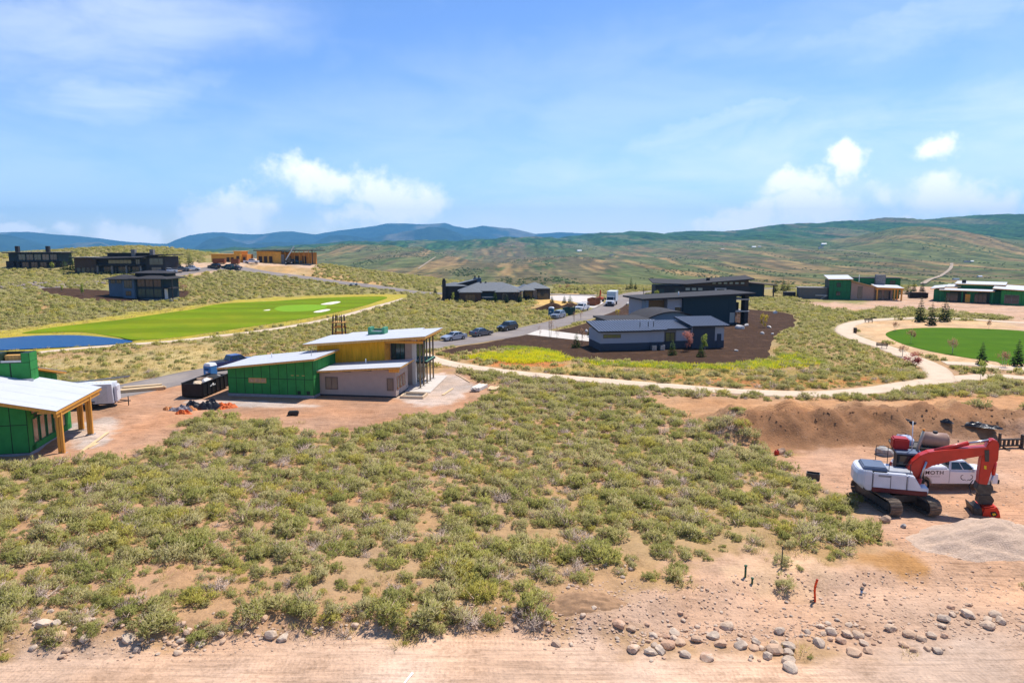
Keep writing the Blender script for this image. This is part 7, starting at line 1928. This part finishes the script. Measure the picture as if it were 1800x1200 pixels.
MB().box(3.1, 3.24, -1.0, 1.0, .5, .78).build('bumper', M_BLACK, T); MB().box(3.1, 3.18, -.5, .5, .8, 1.15).build('grille', M_BLACK, T)
MB().hexa([(-3.05, -.98, 1.53), (-.25, -.98, 1.53), (-.25, .98, 1.53), (-3.05, .98, 1.53)], [(-3.0, -.9, 1.66), (-.3, -.9, 1.66), (-.3, .9, 1.66), (-3.0, .9, 1.66)]).build('bed_cap', P_WHITE, T, bevel=.03)
for x_, y_ in ((-1.6, -.2), (-1.0, .2)): MB().beam((x_ - .6, y_ + .5, 1.72), (x_ + .7, y_ - .4, 1.72), .14, .08).build('rack_bar', M_BLACK, T)
MB().tube((-.5, -.3, 1.6), (-.5, -.3, 2.15), .05, .05, 8).build('exhaust_stack', M_BLACK, T)
MB().box(1.72, 1.74, -1.032, -1.026, .56, 1.3).build('door_joint', mat('panel_gap', (.25, .25, .26), .6), T); MB().box(-.17, -.14, -1.032, -1.026, .56, 1.5).build('door_joint', mat('panel_gap', (.25, .25, .26), .6), T)
def text_mesh(body, size, extr=.004, bold=.0):
    cu = bpy.data.curves.new('lettering', 'FONT'); cu.body = body; cu.size = size; cu.extrude = extr; cu.offset = bold; cu.align_x = 'RIGHT'; cu.space_character = 1.12
    o = bpy.data.objects.new('lettering', cu); col.objects.link(o)
    bpy.context.view_layer.update(); dg = bpy.context.evaluated_depsgraph_get()
    me = bpy.data.meshes.new_from_object(o.evaluated_get(dg)); col.objects.unlink(o); bpy.data.objects.remove(o)
    return me
M_INK = mat('dark_lettering', (.035, .028, .028), .6, var=.1)
lm = text_mesh('MAMMOTH', .36, .004, .004); lm.materials.clear(); lm.materials.append(M_INK)
put('lettering', lm, T, (-.55, -1.030, 1.16), (math.pi / 2, 0, 0), (1.12, 1.0, 1.0))
# small strapline below the name, too small to read in the photograph
xm = -2.3
for k in range(17):
    w_ = random.choice((.05, .07, .09)); MB().box(xm, xm + w_, -1.031, -1.0255, .99, 1.03).build('lettering_mark', mat('faded_lettering', (.30, .27, .27), .6), T); xm += w_ + .03
# tusk emblem on the door
tus = MB()
for s in (-1, 1):
    pts = [(1.0 + s * (.02 + .0), .72), (1.0 + s * .10, .80), (1.0 + s * .22, .78), (1.0 + s * .34, .86), (1.0 + s * .40, 1.0), (1.0 + s * .34, 1.1), (1.0 + s * .24, 1.12)]
    q = smooth_poly(pts, 4, closed=False)
    for i in range(len(q) - 1):
        f_ = .018 + .032 * math.sin(math.pi * i / len(q)); a, b_ = Vector((q[i][0], 0, q[i][1])), Vector((q[i + 1][0], 0, q[i + 1][1]))
        tus.beam((a.x, -1.030, a.z), (b_.x, -1.030, b_.z), .010, f_)
tus.build('emblem', M_INK, T)

# ================================================================== round the pit
gp = thing('gravel_pile', 'low pale heap of crushed gravel in front of the excavator', 'gravel pile', (0, 0, 0)) if False else None
def mound(name, label, cat, c, rx, ry, h, m, seed, n=64, rough=.08, skew=(0, 0), rot=0.0):
    bm = bmesh.new(); bmesh.ops.create_grid(bm, x_segments=n, y_segments=n, size=1)
    xs = np.array([v.co.x for v in bm.verts]); ys = np.array([v.co.y for v in bm.verts])
    rad = np.hypot(xs - skew[0] * (1 - np.hypot(xs, ys)), ys - skew[1] * (1 - np.hypot(xs, ys))) * (1.14 + .22 * fbm(xs * 1.2 + seed, ys * 1.2, 3, seed) + .05 * fbm(xs * 4, ys * 4, 2, seed + 5))
    prof = np.clip(1 - rad, 0, 1); prof = np.where(prof > .75, .75 + (prof - .75) * .5, prof); prof = prof ** 1.25
    zz = h * prof / .87 + rough * fbm(xs * 6, ys * 6, 4, seed + 1) * sstep(prof, 0, .1)
    ca, sa = math.cos(rot), math.sin(rot)
    wx_, wy_ = c[0] + (xs * rx) * ca - (ys * ry) * sa, c[1] + (xs * rx) * sa + (ys * ry) * ca
    gz = near_z_pts(wx_, wy_)
    for v, a, z_, g_ in zip(bm.verts, range(len(xs)), zz, gz): v.co = (wx_[a] - c[0], wy_[a] - c[1], g_ + (z_ if z_ > .01 else -.04))
    for f in bm.faces: f.smooth = True
    me = bpy.data.meshes.new(name); bm.to_mesh(me); bm.free(); me.materials.append(m)
    o = put(name, me, None, (c[0], c[1], 0)); return tag(o, label, cat)
M_GRAV = surf('crushed_gravel', (.54, .37, .26), (.74, .54, .39), 6.0, 1.0, 14, .10)
p_ = G(1718, 948); mound('gravel_pile', 'broad pale heap of crushed gravel in front of the excavator bucket', 'gravel pile', (p_.x + .6, p_.y - .1), 5.4, 2.8, 1.35, M_GRAV, 3, rough=.22, rot=.1)
mound('soil_pile', 'dark brown heap of mulch behind the steel-blue estate car', 'soil pile', tuple(G(972, 545))[:2], 6.5, 3.2, 1.9, M_MULCH, 5, 40)
mound('soil_pile', 'second dark mulch heap behind the dark green dumpster', 'soil pile', tuple(G(1003, 541))[:2], 4.5, 3.0, 1.5, M_MULCH, 6, 40)
mound('soil_pile', 'small brown soil heap at the edge of the brush by the haul road', 'soil pile', tuple(G(1015, 1058))[:2], 2.6, 1.1, .45, mat('dug_soil', (.33, .19, .10), .95, var=.3, scale=4, bump=.6, bscale=8), 7, 40, .12)
def boulder(label, u, v, s, m, seed, rot=0, name='boulder', flat=.7):
    p = G(u, v); o = put(name, rock_mesh(name, seed, m, 2, flat), None, (p.x, p.y, p.z + s * .28), (0, 0, rot), (s, s * .8, s)); return tag(o, label, 'boulder')
boulder('dark boulder on the pit floor left of the trailer', 1553, 799, .85, M_ROCKG, 801); boulder('small boulder at the foot of the spoil bank near brush', 1372, 797, .5, M_ROCK, 802)
boulder('dark stone beside the gravel heap', 1588, 926, .22, M_ROCKG, 803); boulder('broken slab of rock at the brush edge below the excavator', 1556, 914, .38, mat('brown_rock', (.36, .24, .16), .9, var=.3), 804, .4)
for i, (u, v, s, lab) in enumerate([(1362, 551, .9, 'white boulder in the mulch bed near the brush'), (1031, 583, .5, 'pale boulder beside the driveway fir'), (1104, 536, .9, 'pale boulder on the mulch bank by the road'), (1300, 578, .9, 'pale boulder below the tall dark house'), (1312, 573, .6, 'small pale boulder near the dark pier'),
                                    (1352, 576, .5, 'small pale boulder beside the yellow shrub'), (1340, 587, .5, 'low pale stone in the lower mulch bed'), (1358, 588, .45, 'flat pale stone beside the brush edge'), (1070, 560, .8, 'white boulder on the mulch near the driveway mouth'), (1294, 617, .35, 'small pale stone at the slate house corner')]):
    boulder(lab, u, v, s, M_ROCKW, 810 + i, i)
# riprap along the left hill drive
RIP = [rock_mesh('riprap', 850 + i, stone_mat('riprap_stone%d' % i, [(.26, .20, .18), (.34, .27, .23), (.22, .18, .17)]), 2) for i in range(3)]
for i in range(60):
    u = -5 + i * 3.3 + random.uniform(-1, 1); v = 505 - i * .1 + random.uniform(-6, 2); p = G(u, v); s = random.uniform(.5, 1.0)
    o = put('stone', RIP[i % 3], None, (p.x, p.y, p.z + .1), (0, 0, i), (s, s, s)); tag(o, 'rough stone of the riprap wall above the hill drive', 'stone', 'riprap stones on the left hill')
# trailer with tank and bundle
tp = G(1618, 797); trl = thing('flat_trailer', 'low flatbed trailer at the foot of the spoil bank', 'trailer', (tp.x, tp.y, tp.z), R(-22))
MB().box(-2.2, 2.0, -.95, .95, .55, .68).build('deck', M_STEEL, trl)
for s in (-1, 1):
    MB().box(-2.2, 2.0, s * .97 - .04, s * .97 + .04, .5, .74).build('side_rail', M_STEEL, trl)
    for x_ in (-.5, .35): wheel(trl, x_, s * 1.08, .36, .22)
MB().path([(2.0, -.7, .58), (3.2, 0, .5), (2.0, .7, .58)], .05).build('tongue', M_STEEL, trl); MB().tube((3.1, 0, 0), (3.1, 0, .9), .05, .05, 6).build('jack', M_STEEL, trl)
ca, sa = math.cos(R(-22)), math.sin(R(-22))
tk_ = thing('water_tank', 'tan plastic tank strapped on the flatbed trailer', 'tank', (tp.x + .9 * ca, tp.y + .9 * sa, tp.z + .69), R(-22))
prof = [(-.95, .42), (-.8, .58), (.8, .58), (.95, .42)]
mt = MB()
for (x0, r0), (x1, r1) in zip(prof[:-1], prof[1:]): mt.tube((x0, 0, .56), (x1, 0, .56), r0, r1, 18)
mt.build('shell', mat('tan_tank_plastic', (.36, .22, .16), .5, var=.1), tk_); MB().tube((0, 0, 1.1), (0, 0, 1.24), .18, .18, 12).build('cap', M_BLACK, tk_)
for x_ in (-.5, .5): MB().box(x_ - .06, x_ + .06, -.5, .5, 0, .12).build('cradle', M_STEEL, tk_)
pb = (tp.x - 1.2 * ca, tp.y - 1.2 * sa, tp.z + .66)
o = put('tarp_bundle', rock_mesh('tarp_bundle', 820, mat('blue_white_tarp', (.35, .38, .50), .5, var=.6, scale=2.5), 3, .6), None, (pb[0], pb[1], pb[2] + .36), (0, 0, .3), (1.0, .85, 1.0)); tag(o, 'blue and white tarp bundle on the end of the flatbed trailer', 'bundle')
sb = thing('grader_blade', 'black slotted implement frame at the foot of the bank beyond the excavator arm', 'implement', G(1776, 786), R(4))
MB().box(-1.0, 1.0, -.08, .08, .1, .22).build('lower_bar', M_STEEL, sb); MB().box(-1.0, 1.0, -.08, .08, .62, .74).build('upper_bar', M_STEEL, sb)
for k in range(6): MB().box(-1.0 + .37 * k, -.86 + .37 * k, -.07, .07, .22, .62).build('slat', M_STEEL, sb)
MB().box(.9, 1.05, -.12, .12, 0, 1.05).build('end_plate', M_STEEL, sb); MB().box(-1.05, -.95, -.12, .12, 0, 1.2).build('end_plate', M_STEEL, sb)
for s in (-.7, .7): MB().box(s - .06, s + .06, -.8, -.08, 0, .1).build('fork', M_STEEL, sb)
rc = thing('fuel_can', 'red fuel can beside a pale stone at the foot of the bank', 'can', G(1365, 799), .4)
MB().box(-.18, .18, -.12, .12, 0, .34).build('can_body', P_RED, rc, bevel=.04); MB().tube((.08, 0, .34), (.16, 0, .46), .035, .03, 8).build('spout', M_BLACK, rc); MB().path([(-.14, 0, .34), (-.1, 0, .43), (.04, 0, .43), (.06, 0, .34)], .02).build('handle', P_RED, rc)
vb = thing('valve_box', 'open dark box lying tilted at the brush edge above the pit', 'box', G(1429, 840), R(-25))
for a, c, lo, hi in ((-.45, .45, -.3, -.25), (-.45, .45, .25, .3), (-.45, -.4, -.25, .25), (.4, .45, -.25, .25)): MB().box(a, c, lo, hi, 0, .4).build('side', M_STEEL, vb)
MB().box(-.4, .4, -.25, .25, 0, .05).build('base', M_STEEL, vb)
tarp('pale tan sheet lying beside the open dark box', 1420, 842, .5, .35, .06, mat('pale_sheet', (.6, .48, .36), .8), 720, 'sheet')
for i, (u, v) in enumerate(((1600, 742), (1720, 748), (1665, 742))): tarp(['black silt sheet on the spoil bank above the trailer', 'long black silt sheet on the spoil bank above the implement frame', 'dark patch of plastic on the spoil bank crest'][i], u, v, [.9, 1.6, .5][i], [.5, .6, .3][i], .25, M_TB, 730 + i, 'sheet', -.5)
# stakes and pipes on the bench
def stake(label, u, v, h, r_, m, name, lean=(0, 0), cap=None):
    p = G(u, v); o = thing(name, label, name.split('_')[-1], p, 0)
    MB().tube((0, 0, -.15), (lean[0], lean[1], h), r_, r_, 8).build('shaft', m, o)
    if cap: MB().tube((lean[0], lean[1], h), (lean[0], lean[1], h + .06), r_ * 1.5, r_ * 1.5, 8).build('cap', cap, o)
    return o
M_GRNP = mat('green_pipe', (.03, .09, .035), .5, var=.15); M_ORP = mat('orange_conduit', (.75, .07, .01), .45, var=.1)
stake('green utility pipe standing on the pale bench beside a shorter one', 1310, 1014, .58, .055, M_GRNP, 'utility_pipe', cap=M_GRNP); stake('short green utility pipe stub beside the taller green pipe', 1322, 1026, .28, .05, M_GRNP, 'utility_pipe', cap=M_GRNP)
stake('thin dark survey stake on the pale bench', 1374, 996, 1.05, .03, mat('dark_stake', (.06, .06, .045), .8), 'survey_stake', cap=M_BLACK)
stake('short grey pipe stub on the bare bench', 1514, 1045, .28, .06, M_METAL, 'utility_pipe', cap=M_STEEL)
stake('thin pale survey lath standing among the brush', 893, 812, 2.3, .02, M_LUM, 'survey_stake', (-.1, 0), cap=M_LUM)
stake('dark signpost at the top of the road by the parked trees', 1131, 524, 3.2, .08, M_BLACK, 'sign_post', cap=M_BLACK)
oc = thing('orange_conduit', 'bent orange conduit pipe rising from the bare bench', 'pipe', G(1432, 1056), 0)
cv_ = [(.02, 0, -.1), (.0, 0, .25), (-.03, 0, .5), (-.02, 0, .75), (.03, 0, .98), (.06, 0, 1.08)]
MB().path(cv_, .055, 8).build('tube', M_ORP, oc); MB().tube(cv_[-1], (.07, 0, 1.12), .06, .06, 8).build('end_cap', mat('dark_orange_cap', (.35, .03, .01), .5), oc)
MB().beam((-.25, -.05, .03), (0, 0, .06), .06, .05).build('anchor', M_STEEL, oc)
pm_ = G(722, 1188); arrow = MB().prism([(-.22, -.5), (-.14, -.5), (.02, -.05), (.1, .15), (.0, .22), (-.06, .0)], 'z', .0, .004).build('survey_mark', mat('white_survey_paint', (.8, .76, .7), .8, var=.1), None, (pm_.x, pm_.y, float(near_z_pts(np.array([pm_.x]), np.array([pm_.y]))[0]) + .03)); tag(arrow, 'white sprayed survey mark on the dirt haul road', 'paint mark')

# ---- park furniture and small site kit
def bench(label, u, v, rot):
    t_ = thing('park_bench', label, 'bench', G(u, v), rot)
    for k in range(3): MB().box(-.85, .85, -.22 + .15 * k, -.10 + .15 * k, .42, .46).build('seat_slat', M_BROWN, t_)
    for k in range(3): MB().hexa([(-.85, .24, .52 + .14 * k), (.85, .24, .52 + .14 * k), (.85, .28, .52 + .14 * k), (-.85, .28, .52 + .14 * k)], [(-.85, .26, .63 + .14 * k), (.85, .26, .63 + .14 * k), (.85, .30, .63 + .14 * k), (-.85, .30, .63 + .14 * k)]).build('back_slat', M_BROWN, t_)
    for x_ in (-.7, 0, .7):
        MB().box(x_ - .03, x_ + .03, -.2, -.14, 0, .42).build('leg', M_BLACK, t_); MB().box(x_ - .03, x_ + .03, .18, .24, 0, .9).build('leg', M_BLACK, t_)
bench('brown slatted park bench on the near side of the ring path', 1550, 612, R(150)); bench('brown slatted park bench at the far bend of the ring path', 1527, 567, R(-10))
lb = thing('litter_bin', 'small dark litter bin inside the ring path bend', 'bin', G(1503, 585), 0); MB().tube((0, 0, 0), (0, 0, .9), .3, .34, 14).build('bin_body', M_BROWN, lb); MB().tube((0, 0, .9), (0, 0, 1.0), .36, .2, 14).build('lid', M_BLACK, lb)
lf = thing('boom_lift', 'orange boom lift parked between the rust dumpster and the box truck', 'lift', G(1055, 530), rd(1055))
P_OR = mat('lift_orange', (.55, .09, .02), .5); MB().box(-1.1, 1.1, -.85, .85, .5, 1.3).build('base', P_OR, lf, bevel=.05); MB().beam((-.6, 0, 1.3), (.2, 0, 3.4), .35, .35).build('boom', P_OR, lf); MB().beam((.2, 0, 3.4), (.7, 0, 2.0), .28, .28).build('jib', P_OR, lf)
for x_ in (-.75, .75):
    for s in (-1, 1): wheel(lf, x_, s * .85, .42, .3)
th = thing('telehandler', 'grey telescopic handler with raised arm before the framed house', 'telehandler', G(509, 464), 0)
MB().box(-1.8, 1.8, -1, 1, .6, 1.5).build('chassis', M_STEEL, th, bevel=.05); MB().box(-.6, .7, -1.0, 0, 1.5, 2.5).build('cab', M_CARGL, th, bevel=.05); MB().beam((-1.6, .4, 1.6), (2.0, .4, 7.2), .4, .45).build('arm', M_METAL, th)
for x_ in (-1.2, 1.2):
    for s in (-1, 1): wheel(th, x_, s * 1.0, .55, .35)
sc_ = thing('utility_cart', 'small utility cart standing on the hill road verge', 'cart', G(622, 502), .4)
MB().box(-1.4, 1.2, -.7, .7, .45, .9).build('body', P_WHITE, sc_, bevel=.05); MB().path([(-.2, -.65, .9), (-.1, -.65, 1.8), (.8, -.65, 1.8), (1.0, -.65, .9)], .04).path([(-.2, .65, .9), (-.1, .65, 1.8), (.8, .65, 1.8), (1.0, .65, .9)], .04).build('roll_cage', M_BLACK, sc_)
for x_ in (-1.0, .9):
    for s in (-1, 1): wheel(sc_, x_, s * .7, .35, .25)

# ================================================================== trees
for u, v, h, lab in ((1617, 566, 46, 'tall dark spruce with full skirt on the ring path at the far lawn edge'), (1637, 572, 42, 'thin dark spruce in the middle of the three by the lawn'), (1660, 565, 46, 'dark spruce at the end of the three by the lawn'), (1725, 641, 42, 'dark spruce behind the staked green tree'), (1788, 643, 49, 'slim dark spruce at the lawn edge beside a reddish tree')): tree('spruce', u, v, h, lab)
for u, v, h, k, lab, wd in ((1573, 582, 18, 'tawny', 'small reddish young tree at the tip of the lawn', 1), (1601, 604, 27, 'tawny', 'reddish young tree on stakes on the lawn rim', 1), (1674, 622, 29, 'tawny', 'tawny staked tree on the near lawn rim', 1), (1738, 579, 18, 'tawny', 'reddish young tree at the far lawn rim', 1), (1765, 645, 30, 'tawny', 'brownish young tree near the slim dark spruce', 1),
                       (1603, 645, 26, 'plum', 'bushy dark red plum shrub at the trail junction', 1.7), (1586, 627, 22, 'tawny', 'pale reddish shrub above the plum at the trail junction', 1.3), (1723, 670, 38, 'aspen', 'green leafy tree on stakes beside the trail', 1.1),
                       (1182, 624, 28, 'fir', 'young fir before the recessed window of the slate house', 1), (1232, 627, 24, 'fir', 'young fir below the small aspen at the slate house', 1.1), (1208, 617, 33, 'plum', 'pink-red leafy tree against the slate house wall', .9), (1239, 618, 32, 'aspen', 'small green aspen against the slate house wall', 1),
                       (1040, 589, 25, 'fir', 'young fir by the corner of the slate house garage', 1), (1013, 611, 28, 'fir', 'young fir in the mulch below the concrete driveway', 1), (1023, 606, 32, 'bare', 'reddish bare sapling beside the fir below the driveway', 1), (949, 593, 24, 'bare', 'thin sapling at the driveway mouth', .9), (967, 594, 36, 'bare', 'taller thin sapling over the driveway', .9), (979, 596, 26, 'bare', 'thin sapling inside the driveway mouth', .9),
                       (1009, 567, 21, 'bare', 'bare sapling on the mulch bank by the road', .9), (1021, 563, 21, 'bare', 'second bare sapling on the mulch bank by the road', .9), (1342, 575, 24, 'yellow', 'yellow-leaved shrub alone in the upper mulch bed', 1), (1294, 568, 26, 'tawny', 'tawny young tree beside the dark pier', 1.1), (1229, 562, 16, 'tawny', 'small tawny tree before the dark teal wall', 1), (1255, 560, 16, 'tawny', 'round tawny tree before the dark teal wall', 1.1), (1242, 562, 15, 'aspen', 'small green tree between two tawny trees at the teal wall', .9),
                       (1175, 519, 15, 'aspen', 'pale aspen before the long charcoal house', 1), (1155, 523, 14, 'aspen', 'bright green bush at the end of the long charcoal house', 1.5), (1108, 545, 12, 'yellow', 'yellow-green shrub on the mulch bank below the road', 1.2), (1085, 555, 12, 'yellow', 'small yellow-green shrub near the driveway mouth', 1.2),
                       (1363, 514, 24, 'fir', 'fir at the left of the row beyond the porch', .8), (1376, 514, 27, 'fir', 'tallest fir of the row beyond the porch', .8), (1385, 513, 22, 'fir', 'fir at the right of the row beyond the porch', .8),
                       (1102, 511, 12, 'spruce', 'short dark conifer at the head of the road', 1.4), (1109, 511, 25, 'fir', 'tall conifer at the head of the road', .7), (1117, 509, 14, 'spruce', 'slim conifer at the head of the road', 1.2),
                       (765, 518, 15, 'spruce', 'small conifer left of the hip-roofed house', 1.2), (817, 530, 22, 'aspen', 'pale green tree at the corner of the hip-roofed house', 1), (797, 531, 18, 'aspen', 'slim aspen beside the left wing of the hip-roofed house', .9), (870, 532, 20, 'fir', 'conifer before the garage door of the hip-roofed house', 1), (881, 531, 21, 'tawny', 'bronze young tree before the hip-roofed house', 1), (891, 533, 16, 'spruce', 'small dark conifer before the hip-roofed house', 1.3), (913, 532, 17, 'spruce', 'dark conifer at the right corner of the hip-roofed house', 1.3), (907, 531, 22, 'tawny', 'reddish tree at the right corner of the hip-roofed house', 1),
                       (970, 533, 14, 'spruce', 'dark conifer behind the mulch heap', 1.5), (992, 533, 14, 'spruce', 'second dark conifer behind the mulch heap', 1.5), (1002, 535, 18, 'fir', 'fir between the mulch heaps', 1.1), (984, 509, 9, 'tawny', 'tiny bronze tree beyond the yellow dirt drive', 1.2), (998, 511, 12, 'tawny', 'bronze tree beyond the yellow dirt drive', 1.2), (1003, 513, 9, 'fir', 'small fir beyond the yellow dirt drive', 1.1), (1010, 513, 9, 'spruce', 'little conifer beyond the yellow dirt drive', 1.4), (1015, 513, 11, 'spruce', 'dark conifer in the row beyond the yellow dirt drive', 1.5), (1027, 512, 10, 'spruce', 'last dark conifer of the row beyond the yellow dirt drive', 1.5),
                       (1581, 517, 22, 'fir', 'fir at the porch end of the stone-chimney house', 1.1), (1596, 517, 22, 'fir', 'fir behind the dark lot dumpster', 1.0), (1606, 512, 19, 'fir', 'slim fir behind the dark lot dumpster', .9), (1621, 513, 19, 'spruce', 'dark conifer at the corner of the right green house', 1.2),
                       (114, 475, 19, 'fir', 'bushy fir between the two black hill houses', 1.5), (128, 476, 35, 'fir', 'tall fir beside the wide dark brown house', .9), (334, 469, 26, 'fir', 'lone tall conifer on the hilltop drive', .9), (316, 469, 13, 'spruce', 'small conifer right of the wide dark brown house', 1.2), (92, 475, 15, 'aspen', 'light green aspen before the twin-chimney house', 1), (146, 520, 22, 'aspen', 'yellow-green aspen in the hill mulch bed', .9), (109, 514, 14, 'aspen', 'small aspen at the end of the hill mulch bed', .9), (311, 510, 18, 'tawny', 'tawny bush beside the glass-fronted hill house', 1.4), (322, 513, 14, 'tawny', 'low tawny bush behind the glass-fronted hill house', 1.6)): tree(k, u, v, h, lab, None, wd)

# ================================================================== air: thin even haze over the whole valley
hzb = MB().box(-22000, 22000, -3000, 14700, -260, 760).build('haze', mat('haze_surface', (.5, .5, .5)))
hzb.data.materials.clear()
hmn = bpy.data.materials.new('valley_haze'); hmn.use_nodes = True; hmn.node_tree.nodes.clear()
hn = NT(hmn.node_tree); pv = hn.n('ShaderNodeVolumePrincipled'); pv.inputs['Color'].default_value = (.20, .58, 1.0, 1); pv.inputs['Density'].default_value = 7.0e-5; pv.inputs['Anisotropy'].default_value = .0
ho = hn.n('ShaderNodeOutputMaterial'); hn.link(pv.outputs[0], ho.inputs['Volume'])
hzb.data.materials.append(hmn); tag(hzb, kind='stuff', label='thin blue haze filling the valley air', cat='haze')
